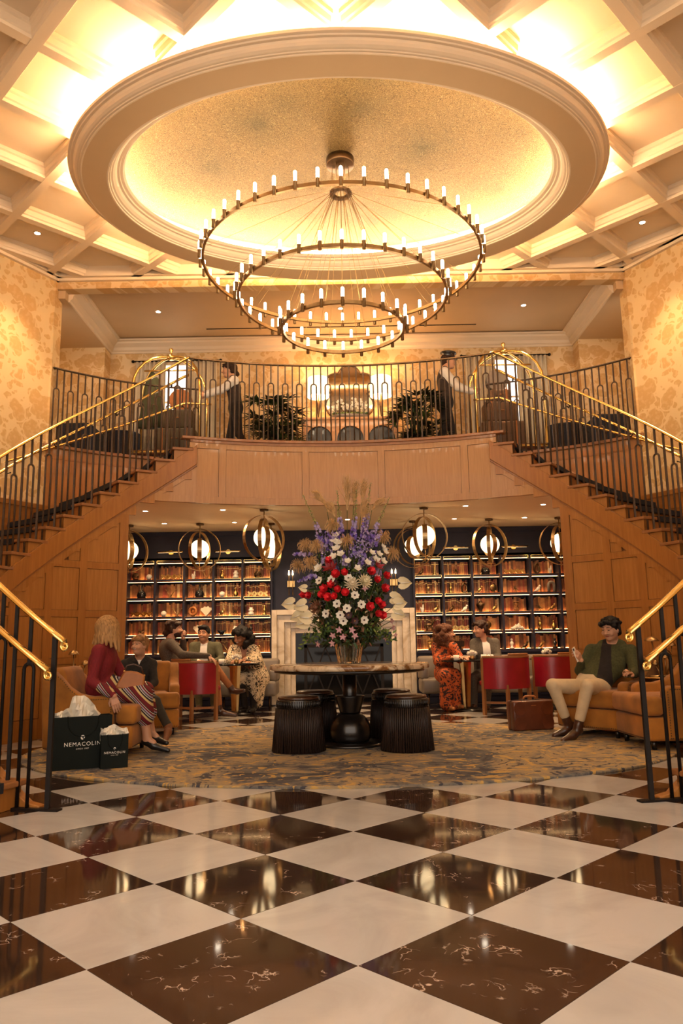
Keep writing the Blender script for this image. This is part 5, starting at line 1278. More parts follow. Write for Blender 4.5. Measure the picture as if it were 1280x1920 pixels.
# ================================================================== SHOPPING BAGS
def text_mesh(s, size, mat, name='lettering', spacing=1.15, align='CENTER'):
    cu = bpy.data.curves.new('txt', 'FONT'); cu.body = s; cu.size = size; cu.align_x = align; cu.space_character = spacing; cu.extrude = 0.0004
    ob = bpy.data.objects.new('txt', cu); COL.objects.link(ob)
    dg = bpy.context.evaluated_depsgraph_get(); me = bpy.data.meshes.new_from_object(ob.evaluated_get(dg))
    bpy.data.objects.remove(ob); me.materials.clear(); me.materials.append(M[mat]); me.name = name; return me
def bag(label, loc, rz, W, H, D, ts, paper, seed):
    t = thing('shopping_bag', label, 'shopping bag', loc, rz, 'dark green shopping bags')
    th = 0.002; mb = MB(); mb.box(-W/2, W/2, -D, -D+th, 0, H); mb.box(-W/2, W/2, -th, 0, 0, H); mb.box(-W/2, -W/2+th, -D, 0, 0, H); mb.box(W/2-th, W/2, -D, 0, 0, H); mb.box(-W/2, W/2, -D, 0, 0, th)
    mb.build('body', 'paper_black', t)
    w_ = W*0.26
    for yy in (-D-0.003, 0.003):
        P = [(-w_, yy, H-0.02), (-w_-0.004, yy, H+0.004), (-w_*0.97, yy, H-0.03)]+[(w_*math.cos(a), yy-0.002, H-0.035-0.30*H*math.sin(a)) for a in lin(PI, 0, 15)]+[(w_*0.97, yy, H-0.03), (w_+0.004, yy, H+0.004), (w_, yy, H-0.02)]
        if yy < 0: MB().tube(P, 0.0035, 6).build('rope_handle', 'paper_black', t)
    zc = H*0.44
    o = link('lettering', text_mesh('NEMACOLIN', ts, 'print_white', spacing=1.2), t, loc=(0, -D-0.0012, zc)); o.rotation_euler = (PI/2, 0, 0)
    o = link('lettering', text_mesh('SINCE 1987', ts*0.36, 'print_white', spacing=1.3), t, loc=(0, -D-0.0012, zc-ts*0.62)); o.rotation_euler = (PI/2, 0, 0)
    # emblem: a small ring-tailed bird-like mark
    s = ts*0.60; lg = MB(); y0, y1 = -D-0.0016, -D-0.0006; A_ = lin(-0.7, 3.7, 16)
    for a0, a1 in zip(A_, A_[1:]): lg.prism([(0.62*s*math.cos(a0), 0.62*s*math.sin(a0)), (0.62*s*math.cos(a1), 0.62*s*math.sin(a1)), (0.05*s+0.24*s*math.cos(a1), 0.26*s*math.sin(a1)), (0.05*s+0.24*s*math.cos(a0), 0.26*s*math.sin(a0))], y0, y1, 'y')
    lg.prism([(-0.50*s, -0.30*s), (-0.15*s, -0.12*s), (0.22*s, -0.62*s), (-0.10*s, -0.80*s), (-0.55*s, -0.55*s)], y0, y1, 'y')
    o = lg.build('emblem', 'print_white', t); o.location = (0, 0, zc+ts*1.55)
    rr = random.Random(seed)
    mb = MB()
    for base, tops in paper:
        x0, x1 = base; n = 10; V = []; F = []
        for j in range(5):
            v_ = j/4
            for i in range(n+1):
                u = i/n; xx = x0+(x1-x0)*u; top = np.interp(u, [q[0] for q in tops], [q[1] for q in tops])
                zz = H-0.05+(top+0.05)*v_; V.append((xx+rr.gauss(0, 0.004)*v_, -D*0.5+D*0.35*math.sin(u*9+j)*(1-v_*0.4)+rr.gauss(0, 0.004), zz+rr.gauss(0, 0.003)*v_))
        for j in range(4):
            for i in range(n): a = j*(n+1)+i; F.append((a, a+1, a+n+2, a+n+1))
        mb.add(V, F, 0, False)
    mb.build('tissue_paper', 'tissue', t, recalc=False)
bag('large dark green shopping bag with white lettering and tissue paper beside the armchair', (-2.235, 6.52, RZ), math.radians(26), 0.46, 0.415, 0.16, 0.044, [((-0.22, -0.08), [(0, 0.03), (.5, 0.045), (1, 0.02)]), ((-0.11, 0.14), [(0, 0.02), (0.1, 0.16), (0.55, 0.155), (0.8, 0.08), (1, 0.01)]), ((-0.15, 0.02), [(0, 0.05), (0.2, 0.07), (1, 0.02)])], 4)
bag('small dark green shopping bag with white lettering before the large one', (-1.95, 6.49, RZ), math.radians(24), 0.215, 0.265, 0.115, 0.0255, [((-0.11, 0.11), [(0, 0.055), (0.15, 0.04), (.4, 0.07), (.6, 0.05), (.85, 0.045), (1, 0.055)]), ((-0.10, 0.09), [(0, 0.04), (.5, 0.075), (1, 0.03)])], 9)

# ================================================================== SUITCASE
t = thing('suitcase', 'brown leather suitcase standing on the rug beside the red chairs', 'suitcase', (2.04, 8.53, RZ), math.radians(14))
def sbv(o, w=0.02, s=3):
    md = o.modifiers.new('bevel', 'BEVEL'); md.width = w; md.segments = s
    for p in o.data.polygons: p.use_smooth = True
    return o
sbv(MB().box(-0.24, 0.24, 0, 0.085, 0.0, 0.315).build('front_shell', 'leather_brown', t)); sbv(MB().box(-0.24, 0.24, 0.088, 0.17, 0.0, 0.315).build('back_shell', 'leather_brown', t))
MB().box(-0.236, 0.236, 0.08, 0.094, 0.004, 0.318).build('brass_seam', 'leather_boot', t)
for sx in (-1, 1):
    for z_ in (0.0, 0.235):
        mb = MB(); mb.lathe([(0.0, 0), (0.08, 0), (0.08, 0.003), (0, 0.003)], 28, smooth=False); o = mb.build('corner_patch', 'leather_brown', t); o.rotation_euler = (PI/2, 0, 0); o.location = (sx*0.165, 0.0, z_+0.08-0.001 if z_ == 0 else 0.235); o.scale = (0.9, 0.9, 1)
mb = MB(); mb.tube([(-0.075, 0.085, 0.315), (-0.07, 0.085, 0.345), (-0.05, 0.085, 0.358), (0.05, 0.085, 0.358), (0.07, 0.085, 0.345), (0.075, 0.085, 0.315)], [0.009, 0.011, 0.013, 0.013, 0.011, 0.009], 8); mb.build('handle', 'leather_tan', t)
for sx in (-1, 1): MB().box(sx*0.085-0.022, sx*0.085+0.022, 0.06, 0.11, 0.312, 0.325).build('handle_mount', 'leather_boot', t, 0.004)
MB().box(-0.03, 0.03, -0.0015, 0.001, 0.262, 0.268).build('maker_stamp', 'leather_tan', t)

# ================================================================== RED BARREL CHAIRS
def barrel_chair():
    t = thing('barrel_chair', '', 'chair', group='red leather barrel chairs')
    def arc(R):
        def fn(a): return (R*math.sin(a), -R*0.92*math.cos(a), math.sin(a), -math.cos(a))
        return fn
    A = 1.62
    MB().strip(arc(0.37), -A, A, 72, 0.345, 0.755, -0.018, 0.012).build('back_panel', 'leather_red', t, 0.006)
    MB().strip(arc(0.35), -A+0.05, A-0.05, 28, 0.43, 0.75, -0.03, 0.001).build('back_lining', 'leather_red', t)
    MB().strip(arc(0.37), -A, A, 28, 0.755, 0.785, -0.035, 0.016).build('top_rail', 'chair_wood', t, 0.008)
    MB().strip(arc(0.37), -0.55, 0.55, 14, 0.785, 0.815, -0.03, 0.012).build('crest', 'chair_wood', t, 0.01)
    mb = MB(); mb.lathe([(0.31, 0.37), (0.335, 0.39), (0.335, 0.43), (0.30, 0.455), (0, 0.465)], 32, sy=0.92); mb.build('seat', 'leather_red', t)
    for a in (-A, -0.62, 0.62, A):
        x, y, nx, ny = arc(0.365)(a); r = 0.022
        MB().box(x-r, x+r, y-r, y+r, 0, 0.40 if abs(a) < 1 else 0.76).build('leg', 'chair_wood', t, 0.004)
    P = [arc(0.355)(a) for a in (-A, -0.62, 0.62, A)]
    for (xa, ya, _, _), (xb, yb, _, _) in zip(P, P[1:]): MB().bar((xa, ya, 0.165), (xb, yb, 0.165), 0.022, 0.03).build('stretcher', 'chair_wood', t)
    return t
b0 = barrel_chair(); b0.location = (-2.06, 10.62, 0); b0.rotation_euler = (0, 0, math.radians(-38)); b0['label'] = 'red leather barrel chair the bearded man leans over, left'
dup(b0, (2.16, 10.72, 0), math.radians(36), 'red leather barrel chair nearest the suitcase')
dup(b0, (2.98, 11.02, 0), math.radians(25), 'red leather barrel chair behind the suitcase, partly hidden by the man with the phone')
# ================================================================== BISTRO TABLES, BENCHES
def bistro(x, y, label):
    t = thing('bistro_table', label, 'table', (x, y, 0), group='bistro tables with brass legs')
    MB().lathe([(0, 0.695), (0.355, 0.695), (0.36, 0.702), (0.355, 0.715), (0, 0.715)], 40).build('top', 'smoked_glass', t)
    mb = MB(); n = 6; V = []; F = []
    for r, z in ((0.055, 0.05), (0.095, 0.69)):
        for k in range(n*2): a = 2*PI*k/(n*2); q = r*(1.0 if k % 2 else 0.72); V.append((q*math.cos(a), q*math.sin(a), z))
    for k in range(n*2): F.append((k, (k+1) % (n*2), (k+1) % (n*2)+n*2, k+n*2))
    F += [tuple(range(n*2)), tuple(range(n*2, n*4))]; mb.add(V, F); mb.build('fluted_leg', 'brass_dull', t)
    MB().lathe([(0.24, 0), (0.24, 0.015), (0.06, 0.05), (0, 0.05)], 32).build('foot_plate', 'black_wood', t)
bistro(-1.62, 11.22, 'round bistro table with brass leg before the laughing group on the left')
bistro(1.74, 11.32, 'round bistro table with brass leg between the couple on the right')
bistro(3.12, 11.62, 'round bistro table behind the red chairs on the far right')
def bench(x0, x1, label):
    t = thing('banquette', label, 'bench', ((x0+x1)/2, 12.2, 0), group='grey leather banquettes'); h = (x1-x0)/2
    rbox('seat', -h, h, -0.40, 0.16, 0.20, 0.43, 'leather_grey', t, 0.05); rbox('backrest', -h, h, 0.14, 0.30, 0.40, 0.76, 'leather_grey', t, 0.05)
    for sx in (-1, 1): rbox('arm', sx*h-(0.12 if sx > 0 else 0), sx*h+(0.12 if sx < 0 else 0), -0.34, 0.28, 0.42, 0.60, 'leather_grey', t, 0.04)
    for sx in (-0.9, -0.3, 0.3, 0.9):
        MB().tube([(sx*h, -0.30, 0.20), (sx*h*1.01, -0.33, 0)], [0.016, 0.009], 8).build('leg', 'bronze', t)
bench(-3.4, -1.08, 'grey leather banquette under the left bookcase'); bench(1.14, 3.5, 'grey leather banquette under the right bookcase')
# ---- things on the tables
def pompoms(x, y, z, label, n=4):
    t = thing('flower_posy', label, 'posy', (x, y, z), group='white table posies'); rr = random.Random(n)
    MB().lathe([(0.028, 0), (0.034, 0.03), (0.03, 0.06), (0.024, 0.06), (0, 0.05)], 14).build('gold_cup', 'brass_dull', t)
    for i in range(n):
        a = 2*PI*i/n; mb = MB(); c = (0.045*math.cos(a), 0.045*math.sin(a), 0.095+0.02*(i % 2))
        for k in range(40):
            d = Vector((rr.gauss(0, 1), rr.gauss(0, 1), rr.gauss(0, 1))).normalized(); petal(mb, Matrix.Translation(Vector(c)+d*0.022) @ orient(d, rr.uniform(0, 6)), 0.018, 0.016, 0.5, 0.1, 2)
        mb.ball(c, 0.026, 10, 7); mb.build('bloom', 'petal_white', t, recalc=False)
pompoms(-1.58, 11.02, 0.715, 'white flower posy on the left bistro table'); pompoms(1.82, 11.16, 0.715, 'white flower posy on the right bistro table'); pompoms(2.99, 11.50, 0.715, 'white flower posy behind the red chairs')
def mug(x, y, z, label):
    t = thing('coffee_cup', label, 'cup', (x, y, z), group='white coffee cups')
    MB().lathe([(0.030, 0), (0.040, 0.01), (0.042, 0.075), (0.038, 0.075), (0.034, 0.012), (0, 0.01)], 20).build('body', 'ceramic', t)
    MB().tube([(0.040, 0, 0.06), (0.062, 0, 0.052), (0.062, 0, 0.028), (0.040, 0, 0.02)], 0.006, 6).build('handle', 'ceramic', t)
mug(1.58, 11.10, 0.715, 'white cup on the right bistro table before the woman in orange'); mug(2.0, 11.22, 0.715, 'white cup on the right bistro table beside the posy'); mug(-1.80, 11.05, 0.715, 'white cup on the left bistro table')
def plate(x, y, z, label):
    t = thing('plate', label, 'plate', (x, y, z), group='small plates')
    MB().lathe([(0.05, 0), (0.055, 0.004), (0.10, 0.014), (0.10, 0.018), (0.05, 0.008), (0, 0.008)], 24).build('dish', 'ceramic', t)
    mb = MB(); rr = random.Random(3)
    for i in range(5): mb.ball((rr.uniform(-.04, .04), rr.uniform(-.04, .04), 0.02), (0.025, 0.02, 0.015), 8, 6)
    mb.build('pastry', 'leather_tan', t)
plate(-1.40, 11.05, 0.715, 'plate with pastries on the left bistro table')
JT_A = {'head': (-2.251, 7.22, 1.145), 'neck': (-2.266, 7.22, 1.021), 'chest': (-2.295, 7.22, 0.848), 'pel': (-2.328, 7.24, 0.618), 'shR': (-2.283, 7.06, 0.954), 'shL': (-2.283, 7.4, 0.93), 'elR': (-2.312, 6.99, 0.684), 'wrR': (-2.098, 6.92, 0.568), 'fnR': (-2.039, 6.9, 0.429), 'elL': (-2.153, 7.42, 0.705), 'wrL': (-2.037, 7.38, 0.635), 'fnL': (-1.96, 7.3, 0.52), 'knR': (-1.91, 7.22, 0.549), 'knL': (-1.938, 7.38, 0.569), 'anR': (-1.854, 7.22, 0.15), 'anL': (-1.871, 7.42, 0.185), 'toR': (-1.674, 7.2, 0.046), 'toL': (-1.723, 7.36, 0.092)}
JT_B = {'head': (-2.307, 8.55, 1.007), 'neck': (-2.322, 8.62, 0.871), 'chest': (-2.346, 8.66, 0.724), 'pel': (-2.351, 8.66, 0.478), 'shR': (-2.487, 8.62, 0.792), 'shL': (-2.192, 8.66, 0.792), 'elR': (-2.497, 8.55, 0.608), 'wrR': (-2.27, 8.36, 0.518), 'fnR': (-2.184, 8.3, 0.499), 'elL': (-2.135, 8.55, 0.597), 'wrL': (-2.166, 8.36, 0.517), 'fnL': (-2.219, 8.3, 0.499), 'knR': (-2.173, 8.22, 0.437), 'knL': (-2.036, 8.22, 0.413), 'anR': (-2.093, 8.3, 0.099), 'anL': (-1.883, 8.12, 0.18), 'toR': (-2.023, 8.12, 0.022), 'toL': (-1.863, 7.98, 0.037)}
JT_C = {'head': (-2.419, 10.72, 1.223), 'neck': (-2.482, 10.72, 1.054), 'chest': (-2.494, 10.72, 0.9), 'pel': (-2.351, 10.72, 0.518), 'shR': (-2.401, 10.5, 1.009), 'shL': (-2.523, 10.9, 1.017), 'elR': (-2.221, 10.36, 0.836), 'wrR': (-1.903, 10.36, 0.796), 'fnR': (-1.812, 10.38, 0.709), 'elL': (-2.324, 10.9, 0.94), 'wrL': (-2.301, 10.78, 1.073), 'fnL': (-2.312, 10.72, 1.155), 'knR': (-1.816, 10.62, 0.616), 'knL': (-1.848, 10.8, 0.682), 'anR': (-1.751, 10.62, 0.129), 'anL': (-1.614, 10.86, 0.376), 'toR': (-1.543, 10.6, 0.043), 'toL': (-1.456, 10.8, 0.355)}
JT_D = {'head': (-2.189, 11.75, 1.164), 'neck': (-2.188, 11.8, 1.01), 'chest': (-2.181, 11.82, 0.848), 'pel': (-2.176, 11.86, 0.557), 'shR': (-2.352, 11.8, 0.972), 'shL': (-1.99, 11.8, 0.967), 'elR': (-2.381, 11.72, 0.773), 'wrR': (-2.233, 11.55, 0.696), 'fnR': (-2.139, 11.48, 0.681), 'elL': (-1.909, 11.72, 0.782), 'wrL': (-1.976, 11.55, 0.676), 'fnL': (-2.044, 11.48, 0.664), 'knR': (-2.205, 11.42, 0.513), 'knL': (-1.983, 11.42, 0.51), 'anR': (-2.183, 11.42, 0.129), 'anL': (-1.968, 11.45, 0.123), 'toR': (-2.182, 11.26, 0.067), 'toL': (-1.953, 11.28, 0.061)}
JT_E = {'head': (-1.594, 11.55, 1.097), 'neck': (-1.562, 11.62, 0.961), 'chest': (-1.559, 11.66, 0.809), 'pel': (-1.533, 11.72, 0.537), 'shR': (-1.7, 11.62, 0.907), 'shL': (-1.421, 11.66, 0.903), 'elR': (-1.713, 11.5, 0.752), 'wrR': (-1.613, 11.36, 0.73), 'fnR': (-1.648, 11.28, 0.725), 'elL': (-1.364, 11.52, 0.714), 'wrL': (-1.502, 11.36, 0.721), 'fnL': (-1.57, 11.28, 0.724), 'knR': (-1.571, 11.3, 0.509), 'knL': (-1.386, 11.32, 0.505), 'anR': (-1.496, 11.34, 0.102), 'anL': (-1.371, 11.34, 0.1), 'toR': (-1.539, 11.2, 0.047), 'toL': (-1.4, 11.2, 0.045)}
JT_F = {'head': (1.509, 11.5, 1.103), 'neck': (1.458, 11.52, 0.961), 'chest': (1.461, 11.54, 0.78), 'pel': (1.464, 11.58, 0.512), 'shR': (1.577, 11.36, 0.905), 'shL': (1.36, 11.66, 0.907), 'elR': (1.656, 11.3, 0.735), 'wrR': (1.661, 11.14, 0.685), 'fnR': (1.706, 11.08, 0.686), 'elL': (1.348, 11.36, 0.692), 'wrL': (1.515, 11.2, 0.686), 'fnL': (1.584, 11.14, 0.686), 'knR': (1.557, 11.22, 0.494), 'knL': (1.44, 11.16, 0.499), 'anR': (1.58, 11.28, 0.113), 'anL': (1.463, 11.22, 0.089), 'toR': (1.637, 11.16, 0.062), 'toL': (1.503, 11.08, 0.041)}
JT_G = {'head': (2.034, 11.6, 1.167), 'neck': (2.074, 11.64, 1.015), 'chest': (2.096, 11.68, 0.807), 'pel': (2.103, 11.76, 0.495), 'shR': (1.945, 11.66, 0.953), 'shL': (2.269, 11.7, 0.956), 'elR': (1.887, 11.56, 0.741), 'wrR': (1.82, 11.36, 0.677), 'fnR': (1.763, 11.3, 0.679), 'elL': (2.287, 11.6, 0.734), 'wrL': (2.109, 11.4, 0.656), 'fnL': (2.016, 11.32, 0.659), 'knR': (1.863, 11.4, 0.451), 'knL': (2.075, 11.36, 0.434), 'anR': (1.872, 11.46, 0.079), 'anL': (2.056, 11.44, 0.063), 'toR': (1.796, 11.3, 0.018), 'toL': (1.977, 11.28, 0.001)}
JT_H = {'head': (2.837, 8.22, 1.096), 'neck': (2.882, 8.3, 0.954), 'chest': (2.787, 8.24, 0.731), 'pel': (2.572, 8.12, 0.497), 'shR': (2.658, 8.34, 0.867), 'shL': (3.013, 8.16, 0.858), 'elR': (2.493, 8.26, 0.663), 'wrR': (2.456, 8.08, 0.763), 'fnR': (2.405, 8.02, 0.847), 'elL': (2.967, 7.98, 0.644), 'wrL': (2.892, 7.84, 0.629), 'fnL': (2.812, 7.76, 0.676), 'knR': (2.11, 7.95, 0.53), 'knL': (2.381, 7.68, 0.535), 'anR': (2.257, 8.0, 0.141), 'anL': (2.27, 7.72, 0.129), 'toR': (2.124, 7.98, 0.029), 'toL': (2.119, 7.66, 0.017)}
JT_I = {'head': (-1.772, 11.35, 5.252), 'neck': (-1.721, 11.35, 5.137), 'chest': (-1.702, 11.35, 4.952), 'pel': (-1.666, 11.35, 4.62), 'shR': (-1.737, 11.52, 5.154), 'shL': (-1.673, 11.2, 5.038), 'elR': (-1.907, 11.52, 5.014), 'wrR': (-2.157, 11.5, 4.941), 'fnR': (-2.23, 11.48, 4.936), 'elL': (-1.87, 11.2, 4.886), 'wrL': (-2.101, 11.2, 4.804), 'fnL': (-2.179, 11.22, 4.812), 'knR': (-1.766, 11.43, 4.2), 'anR': (-1.886, 11.43, 3.8), 'toR': (-2.026, 11.43, 3.755), 'knL': (-1.606, 11.27, 4.19), 'anL': (-1.386, 11.27, 3.86), 'toL': (-1.496, 11.27, 3.76)}
JT_J = {'head': (1.683, 11.35, 5.339), 'neck': (1.627, 11.35, 5.216), 'chest': (1.611, 11.35, 5.023), 'pel': (1.613, 11.35, 4.648), 'shR': (1.596, 11.2, 5.117), 'shL': (1.638, 11.5, 5.219), 'elR': (1.781, 11.18, 4.856), 'wrR': (1.992, 11.18, 4.783), 'fnR': (2.069, 11.2, 4.788), 'elL': (1.849, 11.5, 4.983), 'wrL': (2.05, 11.5, 4.909), 'fnL': (2.122, 11.48, 4.901), 'knR': (1.713, 11.43, 4.2), 'anR': (1.833, 11.43, 3.8), 'toR': (1.973, 11.43, 3.755), 'knL': (1.553, 11.27, 4.19), 'anL': (1.333, 11.27, 3.86), 'toL': (1.443, 11.27, 3.76)}
# ================================================================== PEOPLE (signed-distance bodies, one continuous skin each)
def v3(*a): return np.array(a, dtype=np.float64)
def nrm(a): a = np.asarray(a, float); return a/max(1e-9, np.linalg.norm(a))
class Sdf:
    def __init__(s, h): s.h = h; s.p = []
    def cone(s, a, b, ra, rb, m=0, k=0.02): s.p.append(('c', np.asarray(a, float), np.asarray(b, float), ra, rb, m, k)); return s
    def ell(s, c, r, R=None, m=0, k=0.02, cut=None): s.p.append(('e', np.asarray(c, float), np.asarray(r, float), np.eye(3) if R is None else R, cut, m, k)); return s
    def dist(s, q, P):
        if q[0] == 'c':
            _, a, b, ra, rb, _, _ = q; ba = b-a; L = max(1e-9, ba @ ba); h = np.clip(((P-a) @ ba)/L, 0, 1)
            return np.linalg.norm(P-a-h[..., None]*ba, axis=-1)-(ra+(rb-ra)*h)
        _, c, r, R, cut, _, _ = q; w = (P-c) @ R; k0 = np.linalg.norm(w/r, axis=-1); k1 = np.linalg.norm(w/(r*r), axis=-1)
        d = k0*(k0-1)/np.maximum(k1, 1e-6)
        if cut is not None:
            for n_, o_ in cut: d = np.maximum(d, -((P-o_) @ n_))
        return d
    def bounds(s, q):
        if q[0] == 'c': r = max(q[3], q[4]); return np.minimum(q[1], q[2])-r, np.maximum(q[1], q[2])+r
        r = q[2].max(); return q[1]-r, q[1]+r
    def surface(s, noise=None):
        h = s.h; B = [s.bounds(q) for q in s.p]; lo = np.min([b[0] for b in B], 0)-3*h-0.01; hi = np.max([b[1] for b in B], 0)+3*h+0.01
        n = np.ceil((hi-lo)/h).astype(int)+1
        D = np.full(n, 0.2, dtype=np.float64)
        ax = [lo[i]+h*np.arange(n[i]) for i in range(3)]
        for q, (b0, b1) in zip(s.p, B):
            k = q[-1]; mg = k+0.04
            i0 = np.maximum(0, np.floor((b0-mg-lo)/h).astype(int)); i1 = np.minimum(n, np.ceil((b1+mg-lo)/h).astype(int)+1)
            sl = tuple(slice(a, b) for a, b in zip(i0, i1))
            G = np.stack(np.meshgrid(*[ax[i][sl[i]] for i in range(3)], indexing='ij'), -1)
            d = s.dist(q, G); o = D[sl]
            if k > 0:
                hh = np.clip(0.5+0.5*(o-d)/k, 0, 1); D[sl] = o+(d-o)*hh-k*hh*(1-hh)
            else: D[sl] = np.minimum(o, d)
        if noise is not None:
            G = np.stack(np.meshgrid(*ax, indexing='ij'), -1); D = D+noise(G)
        return surfnet(D, lo, h)
    def paint(s, P):
        best = np.full(len(P), 1e9); lab = np.zeros(len(P), int)
        for q in s.p:
            d = s.dist(q, P); m_ = d < best; best[m_] = d[m_]; lab[m_] = q[-2]
        return lab
def surfnet(D, lo, h):
    neg = D < 0; nx, ny, nz = D.shape
    acc = np.zeros((nx-1, ny-1, nz-1, 3)); cnt = np.zeros((nx-1, ny-1, nz-1))
    off = [(i, j, k) for i in (0, 1) for j in (0, 1) for k in (0, 1)]
    sub = {o: D[o[0]:nx-1+o[0], o[1]:ny-1+o[1], o[2]:nz-1+o[2]] for o in off}
    for a in off:
        for ax in range(3):
            if a[ax]: continue
            b = list(a); b[ax] = 1; b = tuple(b); da, db = sub[a], sub[b]; cr = (da < 0) != (db < 0)
            t = np.where(cr, da/np.where(np.abs(da-db) < 1e-12, 1, da-db), 0)
            for c in range(3): acc[..., c] += np.where(cr, a[c]+(t if c == ax else 0), 0)
            cnt += cr
    act = cnt > 0; idx = np.full(act.shape, -1); idx[act] = np.arange(act.sum())
    pos = np.argwhere(act)+acc[act]/cnt[act][:, None]; V = lo+pos*h
    Q = []
    for ax in range(3):
        u, v = (ax+1) % 3, (ax+2) % 3
        sl0 = [slice(0, -1)]*3; sl1 = [slice(0, -1)]*3; sl0[ax] = slice(0, -1); sl1[ax] = slice(1, None)
        a = neg[tuple([slice(0, -1) if i == ax else slice(None) for i in range(3)])]; b = neg[tuple([slice(1, None) if i == ax else slice(None) for i in range(3)])]
        cr = np.argwhere(a != b)
        ok = (cr[:, u] > 0) & (cr[:, v] > 0) & (cr[:, u] < D.shape[u]-1) & (cr[:, v] < D.shape[v]-1); cr = cr[ok]
        fl = a[tuple(cr.T)]
        def ix(du, dv):
            c = cr.copy(); c[:, u] -= du; c[:, v] -= dv; return idx[tuple(c.T)]
        q = np.stack([ix(1, 1), ix(0, 1), ix(0, 0), ix(1, 0)], 1); q[~fl] = q[~fl][:, ::-1]; Q.append(q)
    Q = np.concatenate(Q); return V, Q
def sdf_mesh(name, sdfs, mats, noise=None, repaint=None):
    VV = []; FF = []; LL = []; o = 0
    for s in sdfs:
        V, Q = s.surface(noise); C = V[Q].mean(1); L = s.paint(C); L = repaint(C, L) if (repaint and s is sdfs[0]) else L; VV.append(V); FF.append(Q+o); LL.append(L); o += len(V)
    V = np.concatenate(VV); F = np.concatenate(FF); L = np.concatenate(LL)
    if len(mats) > 1:                       # draw the garment edges as smooth lines
        E = np.concatenate([F[:, [i, (i+1) % 4]] for i in range(4)]); fi = np.tile(np.arange(len(F)), 4); E = np.sort(E, 1)
        od = np.lexsort((E[:, 1], E[:, 0])); E = E[od]; fi = fi[od]; same = (E[1:] == E[:-1]).all(1); k = np.where(same)[0]
        bd = k[L[fi[k]] != L[fi[k+1]]]; B = E[bd]; deg = np.bincount(B.ravel(), minlength=len(V))
        for _ in range(5):
            acc = np.zeros_like(V); np.add.at(acc, B[:, 0], V[B[:, 1]]); np.add.at(acc, B[:, 1], V[B[:, 0]]); ok = deg == 2; V[ok] = 0.4*V[ok]+0.6*acc[ok]/2
    me = bpy.data.meshes.new(name); me.vertices.add(len(V)); me.vertices.foreach_set('co', V.astype(np.float32).ravel())
    me.loops.add(F.size); me.loops.foreach_set('vertex_index', F.astype(np.int32).ravel())
    me.polygons.add(len(F)); me.polygons.foreach_set('loop_start', (np.arange(len(F))*4).astype(np.int32))
    for m_ in mats: me.materials.append(M[m_])
    me.polygons.foreach_set('material_index', L.astype(np.int32)); me.polygons.foreach_set('use_smooth', np.ones(len(F), bool))
    me.update(calc_edges=True); me.validate(); return me
# fabrics and skin
def skin(name, col): 
    m_, nt_, b_ = nodes(name); setp(b_, col, 0.5); b_.inputs['Subsurface Weight'].default_value = 0.08; b_.inputs['Subsurface Radius'].default_value = (0.02, 0.008, 0.004)
skin('skin_fair', (0.58, 0.31, 0.19)); skin('skin_tan', (0.46, 0.225, 0.125)); skin('skin_deep', (0.27, 0.115, 0.055))
plain('hair_blond', (0.40, 0.22, 0.085), 0.62, spec=0.25, var=0.45, scale=7, stretch=(18, 18, 1.2)); plain('hair_sand', (0.30, 0.15, 0.06), 0.62, spec=0.25, var=0.35, scale=40)
plain('hair_black', (0.008, 0.006, 0.006), 0.62, spec=0.25, var=0.3, scale=40); plain('hair_brown', (0.035, 0.016, 0.010), 0.62, spec=0.25, var=0.35, scale=40); plain('hair_auburn', (0.10, 0.035, 0.015), 0.62, spec=0.25, var=0.4, scale=40)
plain('lips', (0.40, 0.11, 0.08), 0.4); plain('teeth', (0.85, 0.82, 0.75), 0.3); plain('eye_white', (0.7, 0.65, 0.58), 0.2); plain('eye_dark', (0.02, 0.012, 0.008), 0.1)
plain('knit_red', (0.19, 0.010, 0.016), 0.85, var=0.25, scale=5, stretch=(30, 30, 2), bmp=0.2); plain('knit_black', (0.018, 0.016, 0.015), 0.9, var=0.25, scale=60, bmp=0.1); plain('trouser_dark', (0.030, 0.026, 0.020), 0.9, var=0.2, scale=30)
plain('tweed', (0.075, 0.058, 0.043), 0.9, var=0.4, scale=90); plain('chino_tan', (0.36, 0.135, 0.045), 0.85, var=0.1, scale=30); plain('olive_shirt', (0.085, 0.080, 0.042), 0.85, var=0.18, scale=40); plain('shirt_white', (0.75, 0.73, 0.70), 0.8, var=0.04, scale=30)
plain('olive_jacket', (0.055, 0.058, 0.020), 0.95, var=0.25, scale=50, bmp=0.1); plain('tee_black', (0.014, 0.010, 0.010), 0.9, var=0.2, scale=30); plain('chino_cream', (0.62, 0.49, 0.31), 0.85, var=0.07, scale=14, bmp=0.1); plain('suit_grey', (0.10, 0.085, 0.066), 0.9, var=0.25, scale=70)
plain('vest_brown', (0.022, 0.013, 0.012), 0.8, var=0.2, scale=30); plain('sneaker', (0.17, 0.06, 0.022), 0.6, var=0.2, scale=20)
